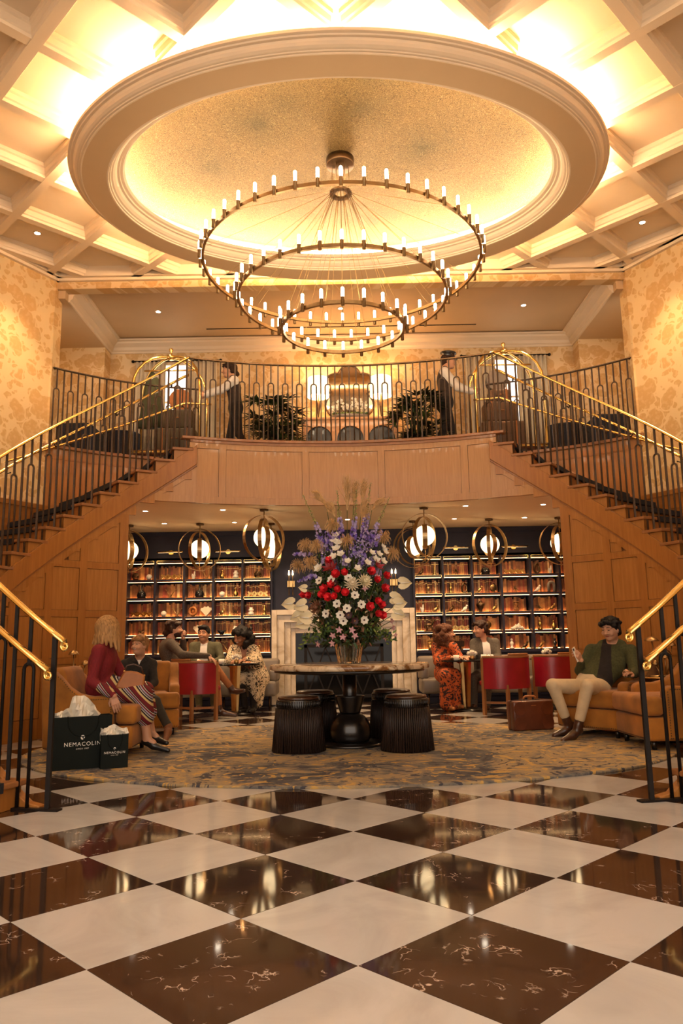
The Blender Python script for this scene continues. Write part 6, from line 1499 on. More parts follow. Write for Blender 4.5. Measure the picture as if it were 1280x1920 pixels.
def mk_stripes():
    m_, nt_, b_ = nodes('stripes'); setp(b_, (0.2, 0.02, 0.03), 0.85)
    mp = coords(nt_, (1, 1, 1), rot=(0, 0.75, 0)); sx = nt_.nodes.new('ShaderNodeSeparateXYZ'); nt_.links.new(mp.outputs[0], sx.inputs[0])
    mu = N(nt_, 'ShaderNodeMath', operation='MULTIPLY'); mu.inputs[1].default_value = 9.5; nt_.links.new(sx.outputs[0], mu.inputs[0])
    fr_ = N(nt_, 'ShaderNodeMath', operation='FRACT'); nt_.links.new(mu.outputs[0], fr_.inputs[0])
    r = ramp(nt_, [(0.0, (0.15, 0.008, 0.014)), (0.30, (0.62, 0.46, 0.20)), (0.46, (0.02, 0.012, 0.015)), (0.58, (0.70, 0.66, 0.60)), (0.63, (0.02, 0.012, 0.015)), (0.70, (0.38, 0.33, 0.42)), (0.80, (0.15, 0.008, 0.014)), (0.90, (0.65, 0.6, 0.5)), (0.94, (0.02, 0.012, 0.015))], fr_.outputs[0], 'CONSTANT')
    nt_.links.new(r.outputs[0], b_.inputs['Base Color'])
mk_stripes()
def mk_print(name, bg, fg, acc, scale, thr):
    m_, nt_, b_ = nodes(name); setp(b_, bg, 0.8); mp = coords(nt_)
    n_ = N(nt_, 'ShaderNodeTexNoise', Scale=scale, Detail=3.0, Distortion=2.5); nt_.links.new(mp.outputs[0], n_.inputs['Vector'])
    v_ = N(nt_, 'ShaderNodeTexVoronoi', Scale=scale*0.45); nt_.links.new(mp.outputs[0], v_.inputs['Vector'])
    r = ramp(nt_, [(thr-0.03, fg), (thr, bg), (0.66, bg), (0.68, fg)], n_.outputs[0]); r2 = ramp(nt_, [(0.10, (1, 1, 1)), (0.13, (0, 0, 0))], v_.outputs['Distance'])
    fx = N(nt_, 'ShaderNodeMix', data_type='RGBA'); fx.inputs[7].default_value = (*acc, 1); nt_.links.new(r2.outputs[0], fx.inputs[0]); nt_.links.new(r.outputs[0], fx.inputs[6]); nt_.links.new(fx.outputs[2], b_.inputs['Base Color'])
mk_print('kimono_print', (0.66, 0.52, 0.34), (0.02, 0.015, 0.014), (0.45, 0.06, 0.03), 16, 0.475); mk_print('orange_print', (0.50, 0.095, 0.018), (0.030, 0.012, 0.010), (0.16, 0.03, 0.01), 11, 0.485)

def frame_from(f, up=(0, 0, 1)):
    f = nrm(f); lat = nrm(np.cross(f, up)); u = np.cross(lat, f); return f, lat, u      # lat = the person's right
def hand_prims(S, wr, fn, palm, side, m, curl=0.5, sc=1.0, grip=False):
    """wr wrist, fn fingertip target; palm = direction the palm faces; side=+1 if the thumb is on +lat"""
    d = nrm(np.asarray(fn)-np.asarray(wr)); palm = nrm(np.asarray(palm)-d*np.dot(palm, d)); lat = np.cross(d, palm)*side; wr = np.asarray(wr, float)
    pc = wr+d*0.045*sc
    S.cone(wr-d*0.02, wr+d*0.02, 0.024*sc, 0.024*sc, m, 0.01)
    for t in (-0.024, -0.008, 0.008, 0.024): S.cone(wr+d*0.015*sc+lat*t*0.7*sc, wr+d*0.085*sc+lat*t*1.15*sc, 0.0135*sc, 0.0115*sc, m, 0.008)
    for i, (t, L) in enumerate(((0.030, 0.070), (0.0105, 0.080), (-0.0095, 0.074), (-0.029, 0.058))):
        b0 = wr+d*0.086*sc+lat*t*1.05*sc; c1 = curl*(0.7+0.12*i); d1 = nrm(d*math.cos(c1)+palm*math.sin(c1)); d2 = nrm(d*math.cos(c1*2.1)+palm*math.sin(c1*2.1)); d3 = nrm(d*math.cos(c1*2.9)+palm*math.sin(c1*2.9))
        p1 = b0+d1*L*0.46*sc; p2 = p1+d2*L*0.32*sc; p3 = p2+d3*L*0.24*sc
        S.cone(b0, p1, 0.0098*sc, 0.0090*sc, m, 0.004); S.cone(p1, p2, 0.0090*sc, 0.0082*sc, m, 0.003); S.cone(p2, p3, 0.0082*sc, 0.0066*sc, m, 0.003)
    t0 = wr+d*0.03*sc+lat*0.026*sc; td = nrm(d*0.75+lat*0.62+palm*0.35); t1 = t0+td*0.036*sc; t2 = t1+nrm(d*0.9+lat*0.15+palm*0.4)*0.030*sc
    S.cone(t0, t1, 0.0125*sc, 0.0105*sc, m, 0.006); S.cone(t1, t2, 0.0105*sc, 0.0080*sc, m, 0.004)
def head_prims(S, c, f, u, lat, m, sc=1.0, mh=None):
    R = np.stack([lat, f, u], 1)
    S.ell(c+u*0.012*sc-f*0.008*sc, np.array((0.073, 0.092, 0.098))*sc, R, m, 0.0)
    S.ell(c+f*0.026*sc-u*0.038*sc, np.array((0.058, 0.058, 0.070))*sc, R, m, 0.03)
    S.ell(c+f*0.052*sc-u*0.085*sc, np.array((0.030, 0.028, 0.022))*sc, R, m, 0.03)      # chin
    S.cone(c+f*0.082*sc+u*0.010*sc, c+f*0.108*sc-u*0.026*sc, 0.008*sc, 0.0125*sc, m, 0.012)   # nose
    for s_ in (-1, 1):
        S.ell(c+lat*s_*0.012*sc+f*0.094*sc-u*0.030*sc, np.array((0.010, 0.010, 0.008))*sc, R, m, 0.008)
        S.ell(c+lat*s_*0.036*sc+f*0.066*sc-u*0.028*sc, np.array((0.026, 0.022, 0.024))*sc, R, m, 0.02)  # cheek
        S.cone(c+lat*s_*0.014*sc+f*0.084*sc+u*0.026*sc, c+lat*s_*0.048*sc+f*0.068*sc+u*0.026*sc, 0.010*sc, 0.009*sc, m, 0.012)  # brow
        S.ell(c+lat*s_*0.074*sc-f*0.004*sc-u*0.012*sc, np.array((0.010, 0.020, 0.032))*sc, R, m, 0.01)  # ear
def face_parts(t, c, f, u, lat, sc, smile, brow='hair_black', inv=None, gaze=0.0, sk='skin_fair'):
    def bb(mb, name, mat): o = mb.build(name, mat, t); o.matrix_parent_inverse = inv
    for s_ in (-1, 1):
        e = c+lat*s_*0.031*sc+f*0.080*sc+u*0.008*sc; R = Matrix(np.stack([lat, f, u], 1).tolist())
        mb = MB(); mb.ball(e, (0.0125*sc, 0.008*sc, 0.0060*sc), 10, 6, M4=R); bb(mb, 'eye', 'eye_white')
        mb = MB(); mb.ball(e+f*0.0055*sc-u*gaze*sc, (0.0052*sc, 0.004*sc, 0.0052*sc), 8, 6, M4=R); bb(mb, 'iris', 'eye_dark')
        mb = MB(); mb.tube([c+lat*s_*x*sc+f*(0.093-0.35*abs(x-0.012))*sc+u*(0.030+z)*sc for x, z in ((0.013, 0), (0.028, 0.005), (0.045, 0.001))], [0.003*sc, 0.0035*sc, 0.002*sc], 5); bb(mb, 'eyebrow', brow)
        mb = MB(); mb.ball(e+u*0.0042*sc-f*0.0005, (0.0142*sc, 0.0098*sc, 0.0058*sc), 10, 6, M4=R); bb(mb, 'eyelid', sk)
        mb = MB(); mb.tube([c+lat*s_*x*sc+f*(0.0905-0.2*abs(x-0.03))*sc+u*(0.0085+z)*sc for x, z in ((0.018, 0), (0.031, 0.0025), (0.044, -0.001))], 0.0013*sc, 4); bb(mb, 'eyelash', 'hair_black')
    w_ = 0.028 if smile else 0.022; up_ = 0.008 if smile else 0.001
    mb = MB(); mb.tube([c+lat*x*sc+f*(0.088-0.5*x*x/0.03)*sc+u*(-0.056+up_*(x/w_)**2)*sc for x in lin(-w_, w_, 7)], [0.002*sc, 0.004*sc, 0.0048*sc, 0.0048*sc, 0.0048*sc, 0.004*sc, 0.002*sc], 6); bb(mb, 'lower_lip' if smile else 'lips', 'lips')
    if smile:
        mb = MB(); mb.tube([c+lat*x*sc+f*(0.0885-0.5*x*x/0.03)*sc+u*(-0.047+up_*(x/w_)**2)*sc for x in lin(-w_*0.85, w_*0.85, 7)], [0.0025*sc]+[0.0052*sc]*5+[0.0025*sc], 6); bb(mb, 'teeth', 'teeth')
        mb = MB(); mb.tube([c+lat*x*sc+f*(0.0885-0.5*x*x/0.03)*sc+u*(-0.040+up_*(x/w_)**2)*sc for x in lin(-w_, w_, 7)], [0.0015*sc]+[0.003*sc]*5+[0.0015*sc], 6); bb(mb, 'upper_lip', 'lips')
def noisef(amp, fr):
    def f(G): return amp*(np.sin(G[..., 0]*fr+1.3*np.sin(G[..., 2]*fr*0.7))*np.sin(G[..., 1]*fr*1.1+0.7)*np.sin(G[..., 2]*fr*0.9+np.sin(G[..., 0]*fr*0.6)))
    return f
def person(label, J, face, bf, mats, base, hair=None, girth=1.0, arm=1.0, leg=1.0, head_sc=1.09, smile=False, brow='hair_black', extra=None, palmR=(0, 0, -1), palmL=(0, 0, -1), curlR=0.5, curlL=0.5, voxel=0.011, shoe=0.042, inner=None, beard=False, tilt=0.0, hands=(True, True), gaze=0.0, boot=0.0):
    """mats: skin, top, bottom, shoe, inner, cuff"""
    J = {k: np.array(p, float) for k, p in J.items()}; names_ = ['skin', 'top', 'bottom', 'shoe', 'inner', 'cuff', 'skirt', 'beard', 'calf']
    ml = [mats.get(n_, mats['skin'] if n_ in ('inner',) else (mats['bottom'] if n_ == 'calf' else mats.get('top'))) for n_ in names_]; m = {n_: i for i, n_ in enumerate(names_)}
    t = thing('person', label, 'person', base); inv = Matrix.Translation(-Vector(base))
    f, lat, u = frame_from(face); 
    if tilt: u = nrm(u+lat*tilt); lat = nrm(np.cross(f, u))
    bf = nrm(bf); bl = nrm(J['shR']-J['shL'])
    S = Sdf(voxel); g = girth
    pel, ch, nk = J['pel'], J['chest'], J['neck']; bu = nrm(nk-pel)
    Rb = np.stack([bl, nrm(np.cross(bu, bl)), bu], 1)
    S.ell(pel, np.array((0.165, 0.125, 0.115))*g, Rb, m['bottom'], 0.03)
    for s_ in (-1, 1): S.cone(pel+bl*s_*0.055*g+bu*0.05, ch+bl*s_*0.065*g, 0.108*g, 0.112*g, m['top'], 0.05)
    S.ell(ch+bu*0.03, np.array((0.165, 0.115, 0.16))*g, Rb, m['top'], 0.05)
    S.cone(J['shR'], J['shL'], 0.066*g, 0.066*g, m['top'], 0.05)
    S.cone(nk-bu*0.03+bl*0.10*g, nk+bl*0.02, 0.045*g, 0.05*g, m['top'], 0.03); S.cone(nk-bu*0.03-bl*0.10*g, nk-bl*0.02, 0.045*g, 0.05*g, m['top'], 0.03)
    hc = J['head']; S.cone(nk-bu*0.02, hc-u*0.05-f*0.02, 0.056*head_sc, 0.052*head_sc, m['skin'], 0.015)
    for sd in 'RL':
        sh, el, wr = J['sh'+sd], J['el'+sd], J['wr'+sd]; rs = 0.064*arm*g
        S.cone(sh, el, rs, 0.053*arm, m['top'], 0.03); S.cone(el, wr, 0.053*arm, 0.036*arm, m['top'], 0.02)
        d = nrm(wr-el); S.cone(wr-d*0.055, wr-d*0.008, 0.037*arm, 0.037*arm, m['cuff'], 0.006); S.cone(wr-d*0.01, wr+d*0.02, 0.026, 0.025, m['skin'], 0.006)
        hip = pel+(bl if sd == 'R' else -bl)*0.088*g-bu*0.015; kn, an, to = J['kn'+sd], J['an'+sd], J['to'+sd]
        S.cone(hip, kn, 0.092*leg, 0.066*leg, m['bottom'], 0.03); dn = nrm(kn-an); S.cone(kn, an+dn*boot, 0.064*leg, 0.050*leg, m['calf'], 0.02)
        if boot: S.cone(an+dn*(boot+0.02), an, 0.044*leg, 0.044*leg, m['shoe'], 0.01)
        fd = nrm(to-an); heel = an-fd*0.035-dn*0.045
        S.cone(an+dn*0.03, an-dn*0.02, shoe, shoe, m['shoe'], 0.012); S.cone(heel, an+fd*0.06-dn*0.03, shoe*0.9, shoe*0.95, m['shoe'], 0.02); S.cone(an+fd*0.06-dn*0.035, to+nrm(v3(fd[0], fd[1], 0))*0.02, shoe*0.95, shoe*0.66, m['shoe'], 0.02)
    if extra: extra(S, J, m, bf, bl, bu)
    Hd = Sdf(0.0052); head_prims(Hd, hc, f, u, lat, m['skin'], head_sc)
    if beard:
        R = np.stack([lat, f, u], 1); Hd.ell(hc+f*0.040*head_sc-u*0.068*head_sc, np.array((0.060, 0.058, 0.046))*head_sc, R, m['beard'], 0.01, cut=[(nrm(-u*0.9+f*0.15), hc+f*0.05-u*0.040)])
    Hd.cone(hc-u*0.07-f*0.01, nk, 0.05*head_sc, 0.054*head_sc, m['skin'], 0.02)
    Hn = Sdf(0.0045 if voxel < 0.012 else 0.006)
    if hands[0]: hand_prims(Hn, J['wrR'], J['fnR'], palmR, -1, m['skin'], curlR)
    if hands[1]: hand_prims(Hn, J['wrL'], J['fnL'], palmL, 1, m['skin'], curlL)
    if len(Hn.p) == 0: Hn.cone(J['wrR'], J['fnR'], 0.02, 0.02, 0)
    def rp(C, L):
        if inner is None: return L
        wt, wm, wb, zb = inner; q = C-ch; x = q @ bl; z = q @ bu; y = q @ nrm(bf-bu*(bf @ bu)); zt = (nk-ch) @ bu
        w = np.where(z > 0, wm+(wt-wm)*np.clip(z/zt, 0, 1), wm+(wb-wm)*np.clip(z/min(zb, -1e-3), 0, 1))
        sel = (L == m['top']) & (y > 0.03) & (np.abs(x) < w) & (z > zb); L = L.copy(); L[sel] = m['inner']; return L
    me = sdf_mesh('body', [S, Hd, Hn], ml, None, rp); o = link('body', me, t); o.matrix_parent_inverse = inv
    face_parts(t, hc, f, u, lat, head_sc, smile, brow, inv, gaze, mats['skin'])
    if hair:
        mat_, fn_, vx, nz = hair; H = Sdf(vx); fn_(H, hc, f, u, lat, head_sc, J); o = link('hair', sdf_mesh('hair', [H], [mat_], nz), t); o.matrix_parent_inverse = inv
    return t, inv, (f, lat, u)
# hair styles
def cap(H, c, f, u, lat, sc, grow=1.0, low=0.0, fr=0.35):
    R = np.stack([lat, f, u], 1)
    cut = [(nrm(-f*0.75+u*0.66), c+f*0.062*sc+u*0.040*sc), (nrm(-f*0.35+u*1.0), c-f*0.055*sc-u*(0.052+low)*sc)]
    H.ell(c+u*0.022*sc-f*0.014*sc, np.array((0.083, 0.101, 0.103))*sc*grow, R, 0, 0.0, cut=cut)
def hair_short(H, c, f, u, lat, sc, J):
    cap(H, c, f, u, lat, sc, 1.02); 
    for a, b, r in ((0.03, 0.085, 0.026), (-0.015, 0.088, 0.028), (-0.045, 0.075, 0.02), (0.05, 0.07, 0.018)): H.ell(c+lat*a*sc+f*b*0.8*sc+u*0.088*sc, np.array((r, r, r*0.8))*sc, None, 0, 0.025)
def hair_wavy(H, c, f, u, lat, sc, J):
    cap(H, c, f, u, lat, sc, 1.01, 0.03); rr = random.Random(5)
    for a, b, z, r in ((-0.05, 0.070, 0.070, 0.022), (-0.028, 0.088, 0.078, 0.024), (0.0, 0.086, 0.088, 0.022), (0.026, 0.090, 0.072, 0.024), (0.05, 0.076, 0.060, 0.020), (0.066, 0.052, 0.040, 0.017), (-0.068, 0.045, 0.045, 0.017), (0.012, 0.098, 0.066, 0.015), (0.038, 0.092, 0.052, 0.013)):
        H.ell(c+lat*a*sc+f*b*0.92*sc+u*z*sc, np.array((r, r*0.8, r*0.8))*sc, None, 0, 0.008)
    for i in range(26):
        a = rr.uniform(-1, 1); b = rr.uniform(-0.9, 0.75); z = rr.uniform(0.0, 1)
        p = nrm(lat*a+f*b+u*(0.35+z)); H.ell(c+u*0.01*sc-f*0.01*sc+p*np.array(0.098)*sc, np.array((0.026, 0.024, 0.021))*sc, None, 0, 0.007)
    for s_ in (-1, 1): H.ell(c+lat*s_*0.074*sc-f*0.03*sc-u*0.01*sc, np.array((0.018, 0.03, 0.05))*sc, None, 0, 0.02)
    H.ell(c-f*0.085*sc-u*0.05*sc, np.array((0.06, 0.04, 0.045))*sc, None, 0, 0.03)
def hair_boy(H, c, f, u, lat, sc, J):
    cap(H, c, f, u, lat, sc, 1.04, 0.0); rr = random.Random(8)
    for i in range(34):
        a = rr.uniform(-1, 1); b = rr.uniform(-0.8, 1.0); p = nrm(lat*a+f*b+u*rr.uniform(0.45, 1.4)); H.ell(c+u*0.012*sc+p*0.100*sc, np.array((0.020, 0.020, 0.017))*sc, None, 0, 0.010)
    for a in (-0.04, -0.015, 0.012, 0.04): H.ell(c+lat*a*sc+f*0.082*sc+u*0.066*sc, np.array((0.018, 0.014, 0.016))*sc, None, 0, 0.012)
def hair_long(H, c, f, u, lat, sc, J):
    cap(H, c, f, u, lat, sc, 1.08, 0.06); dn = v3(0, 0, -1)
    for k in range(15):
        a = -0.30+k*(2*PI-1.3)/14+0.95; d = f*math.cos(a)+lat*math.sin(a); r0 = c+d*0.074*sc+u*0.03*sc; mid = c+d*0.094*sc+dn*0.06; e = c+d*(0.105+0.01*(k % 3))*sc+dn*(0.135+0.016*((k*7) % 4))
        H.cone(r0, mid, 0.024*sc, 0.023*sc, 0, 0.014); H.cone(mid, e, 0.023*sc, 0.010*sc, 0, 0.010)
def hair_afro(H, c, f, u, lat, sc, J):
    rr = random.Random(3)
    for i in range(70):
        p = nrm(v3(rr.gauss(0, 1), rr.gauss(0, 1), rr.gauss(0, 1)))
        if p @ f > 0.35 and p @ u < 0.55: continue
        rad = 0.115+0.045*max(0, -(p @ f))+0.03*max(0, -(p @ u)); H.ell(c-f*0.02*sc+p*rad*sc, np.array((0.042, 0.042, 0.042))*sc, None, 0, 0.016)
    H.ell(c-f*0.02+u*0.02, (0.09, 0.105, 0.10), np.stack([lat, f, u], 1), 0, 0.0, cut=[(nrm(-f*0.8+u*0.6), c+f*0.05+u*0.035)])
def hair_curl_long(H, c, f, u, lat, sc, J):
    hair_afro(H, c, f, u, lat, sc*0.92, J); rr = random.Random(13)
    for i in range(46):
        a = rr.uniform(0.5, 2*PI-0.5); d = f*math.cos(a)+lat*math.sin(a); z = rr.uniform(0.02, 0.20); H.ell(c+d*(0.085+0.02*rr.random())*sc-u*z-f*0.03, np.array((0.036, 0.036, 0.04))*sc, None, 0, 0.014)
NZ = noisef(0.0065, 150.0); NZC = noisef(0.009, 120.0)

# ---- woman in the red knit dress
def ex_A(S, J, m, bf, bl, bu):
    for sd in 'RL':
        kn, an = J['kn'+sd], J['an'+sd]; d = nrm(an-kn)
        S.cone(J['pel']+v3(0.1, 0, -0.02), kn, 0.125, 0.088, m['skirt'], 0.04); S.cone(kn, kn+d*0.20, 0.088, 0.088, m['skirt'], 0.03)
        S.cone(kn+d*0.18, kn+d*0.34, 0.048, 0.036, m['skin'], 0.008); S.cone(kn+d*0.33, an, 0.036, 0.030, m['skin'], 0.006)
        fd = nrm(J['to'+sd]-an); S.cone(an, an+fd*0.07, 0.030, 0.026, m['skin'], 0.01)
    for sd in 'RL':
        wr, el = J['wr'+sd], J['el'+sd]; d = nrm(wr-el); S.cone(wr-d*0.14, wr-d*0.045, 0.047, 0.046, m['cuff'], 0.004)
for J_ in (JT_D, JT_E, JT_F, JT_G):
    for k_ in ('wrR', 'wrL', 'fnR', 'fnL'): J_[k_] = (J_[k_][0], J_[k_][1], max(J_[k_][2], 0.752))
JT_C.update(elR=(-2.221, 10.34, 0.868), wrR=(-1.86, 10.34, 0.845), fnR=(-1.735, 10.32, 0.755))
tA, invA, _ = person('woman in a maroon knit dress with striped cuffs seated on the left armchair', JT_A, (0.72, 0.62, -0.08), (1, 0.15, 0), dict(skin='skin_fair', top='knit_red', bottom='skirt_dummy' if False else 'knit_red', skirt='stripes', calf='skin_fair', cuff='stripes', shoe='leather_black'), (-2.3, 7.25, 0.47), hair=('hair_blond', hair_long, 0.0085, None), girth=0.92, arm=0.92, leg=0.80, extra=ex_A, palmR=(0.3, 0.3, -1), palmL=(0.2, -0.3, -1), curlR=0.25, curlL=0.3, shoe=0.034, tilt=0.05, voxel=0.0085)
# ---- boy
JT_B['head'] = (JT_B['head'][0], JT_B['head'][1], JT_B['head'][2]-0.005)
tB, invB, _ = person('smiling boy in a black polo sweater seated on the second armchair', JT_B, (-0.42, -0.9, 0.06), (0.2, -1, 0), dict(skin='skin_fair', top='knit_black', bottom='trouser_dark', shoe='sneaker', inner='shirt_white', cuff='knit_black'), (-2.33, 8.66, 0.47), hair=('hair_sand', hair_boy, 0.0075, NZ), girth=0.86, arm=0.84, leg=0.84, head_sc=0.95, smile=True, brow='hair_sand', palmR=(0, 0.5, -1), palmL=(0, 0.5, -1), curlR=0.5, curlL=0.5, shoe=0.040, voxel=0.009)
f_, l_, u_ = frame_from((0.2, -1, 0)); nk = np.array(JT_B['neck'])
for s_ in (-1, 1):
    mb = MB(); c_ = nk+l_*s_*0.035+f_*0.055-np.array((0, 0, 0.028)); mb.add([tuple(nk+l_*s_*0.01+f_*0.075-v3(0, 0, 0.062)), tuple(nk+l_*s_*0.075+f_*0.055-v3(0, 0, 0.045)), tuple(nk+l_*s_*0.068-f_*0.01+v3(0, 0, 0.004)), tuple(nk+l_*s_*0.045+f_*0.045+v3(0, 0, -0.002))], [(0, 1, 2, 3)])
    o = mb.build('collar', 'knit_black', tB, recalc=False); o.matrix_parent_inverse = invB; md = o.modifiers.new('th', 'SOLIDIFY'); md.thickness = 0.006
mb = MB(); p0 = nk+f_*0.066-v3(0, 0, 0.055); mb.add([tuple(p0+l_*0.022+v3(0, 0, 0.025)), tuple(p0-l_*0.022+v3(0, 0, 0.025)), tuple(p0+f_*0.016-v3(0, 0, 0.03))], [(0, 1, 2)]); o = mb.build('undershirt', 'shirt_white', tB, recalc=False); o.matrix_parent_inverse = invB
# ---- group at the left table
person('bearded man in a brown tweed jacket leaning over the red chair', JT_C, (1, 0.15, 0.0), (1, -0.1, 0), dict(skin='skin_fair', top='tweed', bottom='chino_tan', shoe='leather_boot', cuff='tweed', beard='hair_brown'), (-2.4, 10.72, 0.45), hair=('hair_brown', hair_wavy, 0.0095, NZ), girth=1.0, beard=True, palmR=(0.2, 0, -1), palmL=(0.3, 0, 0.2), curlR=0.3, curlL=1.0, voxel=0.0115, shoe=0.042, leg=0.92, boot=0.07)
person('laughing man in an olive overshirt and white tee behind the left table', JT_D, (-0.18, -1, 0.02), (0.15, -1, 0), dict(skin='skin_tan', top='olive_shirt', bottom='olive_shirt', shoe='leather_boot', inner='shirt_white', cuff='olive_shirt'), (-2.18, 11.85, 0.43), hair=('hair_black', hair_short, 0.0095, NZ), smile=True, inner=(0.05, 0.06, 0.07, -0.5), voxel=0.0115, girth=1.02)
def ex_E(S, J, m, bf, bl, bu):
    for sd in 'RL':
        S.cone(J['sh'+sd], J['el'+sd], 0.085, 0.10, m['top'], 0.04); S.cone(J['el'+sd], J['wr'+sd]-nrm(J['wr'+sd]-J['el'+sd])*0.04, 0.10, 0.075, m['top'], 0.03)
    a = J['shL']; S.cone(a+v3(0.03, 0.0, -0.1), a+v3(0.12, -0.05, -0.42), 0.10, 0.14, m['top'], 0.06); S.cone(a+v3(0.10, -0.12, -0.40), a+v3(0.10, -0.18, -0.78), 0.13, 0.07, m['top'], 0.05); S.cone(J['pel'], J['knL'], 0.14, 0.12, m['top'], 0.05); S.cone(J['pel'], J['knR'], 0.13, 0.11, m['top'], 0.05)
    S.cone(J['knL'], J['knL']+v3(0.05, 0.02, -0.28), 0.11, 0.06, m['top'], 0.04)
person('laughing woman with dark curly hair in a cream patterned kimono at the left table', JT_E, (-0.55, -0.78, -0.28), (-0.3, -1, 0), dict(skin='skin_deep', top='kimono_print', bottom='tee_black', shoe='leather_black', inner='skin_deep', cuff='kimono_print'), (-1.5, 11.7, 0.43), hair=('hair_black', hair_afro, 0.010, NZC), smile=True, inner=(0.05, 0.025, 0.0, -0.08), voxel=0.0115, extra=ex_E, girth=0.95)
# ---- couple at the right table
def ex_F(S, J, m, bf, bl, bu):
    for sd in 'RL':
        kn = J['kn'+sd]; S.cone(J['pel'], kn, 0.135, 0.10, m['skirt'], 0.05); S.cone(kn, v3(kn[0]-0.01, kn[1]+0.05, 0.10), 0.10, 0.10, m['skirt'], 0.04)
        S.cone(J['sh'+sd], J['el'+sd], 0.07, 0.066, m['top'], 0.03)
person('woman with long curly auburn hair in an orange patterned dress at the right table', JT_F, (0.98, -0.12, 0.06), (0.75, -0.6, 0), dict(skin='skin_tan', top='orange_print', bottom='orange_print', skirt='orange_print', shoe='leather_tan', cuff='orange_print'), (1.45, 11.58, 0.43), hair=('hair_auburn', hair_curl_long, 0.010, NZC), voxel=0.0125, extra=ex_F, girth=0.92, smile=False)
person('man in a grey blazer and white shirt talking to the woman in orange', JT_G, (-0.92, -0.38, -0.1), (-0.35, -1, 0), dict(skin='skin_fair', top='suit_grey', bottom='suit_grey', shoe='leather_boot', inner='shirt_white', cuff='suit_grey'), (2.05, 11.75, 0.43), hair=('hair_brown', hair_wavy, 0.0095, NZ), inner=(0.055, 0.06, 0.035, -0.25), voxel=0.0115, smile=True)
# ---- man with the phone
tH, invH, _ = person('man in an olive overshirt and cream trousers reading his phone in the right armchair', JT_H, (-0.72, -0.62, -0.22), (-0.62, -0.78, 0.1), dict(skin='skin_fair', top='olive_jacket', bottom='chino_cream', shoe='leather_boot', inner='tee_black', cuff='olive_jacket', beard='beard_shadow' if False else 'hair_brown'), (2.8, 8.2, 0.47), hair=('hair_black', hair_wavy, 0.008, NZ), inner=(0.045, 0.055, 0.10, -0.6), girth=1.03, arm=1.0, leg=1.0, voxel=0.0085, boot=0.10, palmR=(-0.5, 0.35, 0.2), palmL=(-0.2, 0.1, -0.4), curlR=0.75, curlL=0.7, shoe=0.044, gaze=0.003)
f_, l_, u_ = frame_from((-0.62, -0.78, 0.0)); nk = np.array(JT_H['neck'])
for s_ in (-1, 1):
    mb = MB(); mb.add([tuple(nk+l_*s_*0.030+f_*0.085-v3(0, 0, 0.075)), tuple(nk+l_*s_*0.095+f_*0.05-v3(0, 0, 0.055)), tuple(nk+l_*s_*0.075-f_*0.02+v3(0, 0, 0.012)), tuple(nk+l_*s_*0.052+f_*0.045+v3(0, 0, 0.012))], [(0, 1, 2, 3)])
    o = mb.build('collar', 'olive_jacket', tH, recalc=False); o.matrix_parent_inverse = invH; md = o.modifiers.new('th', 'SOLIDIFY'); md.thickness = 0.008
# ---- bellhops
person('bellhop in white shirt and dark vest pushing the left luggage cart', JT_I, (-1, -0.15, 0), (-1, 0, 0), dict(skin='skin_fair', top='vest_brown', bottom='tee_black', shoe='leather_black', cuff='shirt_white'), (JT_I['pel'][0], 11.35, HD), hair=('hair_brown', hair_wavy, 0.0095, NZ), voxel=0.0125, girth=0.92, leg=0.9, palmR=(-0.2, -1, 0), palmL=(-0.2, 1, 0), curlR=0.7, curlL=0.7,
       extra=lambda S, J, m, bf, bl, bu: [S.cone(J['sh'+s], J['el'+s], 0.064, 0.056, m['cuff'], 0.02) for s in 'RL']+[S.cone(J['el'+s], J['wr'+s], 0.056, 0.042, m['cuff'], 0.02) for s in 'RL'])
tJ, invJ, (fJ, lJ, uJ) = person('bellhop in a dark peaked cap and vest pushing the right luggage cart', JT_J, (1, -0.15, 0), (1, 0, 0), dict(skin='skin_fair', top='vest_brown', bottom='tee_black', shoe='leather_black', cuff='shirt_white'), (JT_J['pel'][0], 11.35, HD), hair=('hair_brown', hair_short, 0.0095, NZ), voxel=0.0125, girth=0.98, leg=0.92, palmR=(0.2, -1, 0), palmL=(0.2, 1, 0), curlR=0.7, curlL=0.7,
       extra=lambda S, J, m, bf, bl, bu: [S.cone(J['sh'+s], J['el'+s], 0.066, 0.058, m['cuff'], 0.02) for s in 'RL']+[S.cone(J['el'+s], J['wr'+s], 0.058, 0.044, m['cuff'], 0.02) for s in 'RL'])
hc = np.array(JT_J['head'])+v3(0, 0, 0.085)
cp = thing('peaked_cap', 'black peaked cap worn by the bellhop on the right', 'cap', tuple(hc))
MB().lathe([(0.088, -0.03), (0.09, 0.0), (0.092, 0.02), (0.128, 0.045), (0.125, 0.06), (0.07, 0.075), (0, 0.078)], 28, sy=0.92).build('crown', 'leather_black', cp); mb = MB()
V = []; F = []
for i in range(13):
    a = lin(-1.15, 1.15, 13)[i]; V += [(0.086*math.cos(a), 0.082*math.sin(a), -0.022), (0.150*math.cos(a*0.9)+0.0, 0.092*math.sin(a), -0.045)]
for i in range(12): F.append((2*i, 2*i+1, 2*i+3, 2*i+2))
o = mb.add(V, F, 0, True).build('visor', 'leather_black', cp, recalc=False); md = o.modifiers.new('th', 'SOLIDIFY'); md.thickness = 0.005; cp.rotation_euler = (0, 0.08, -0.15)

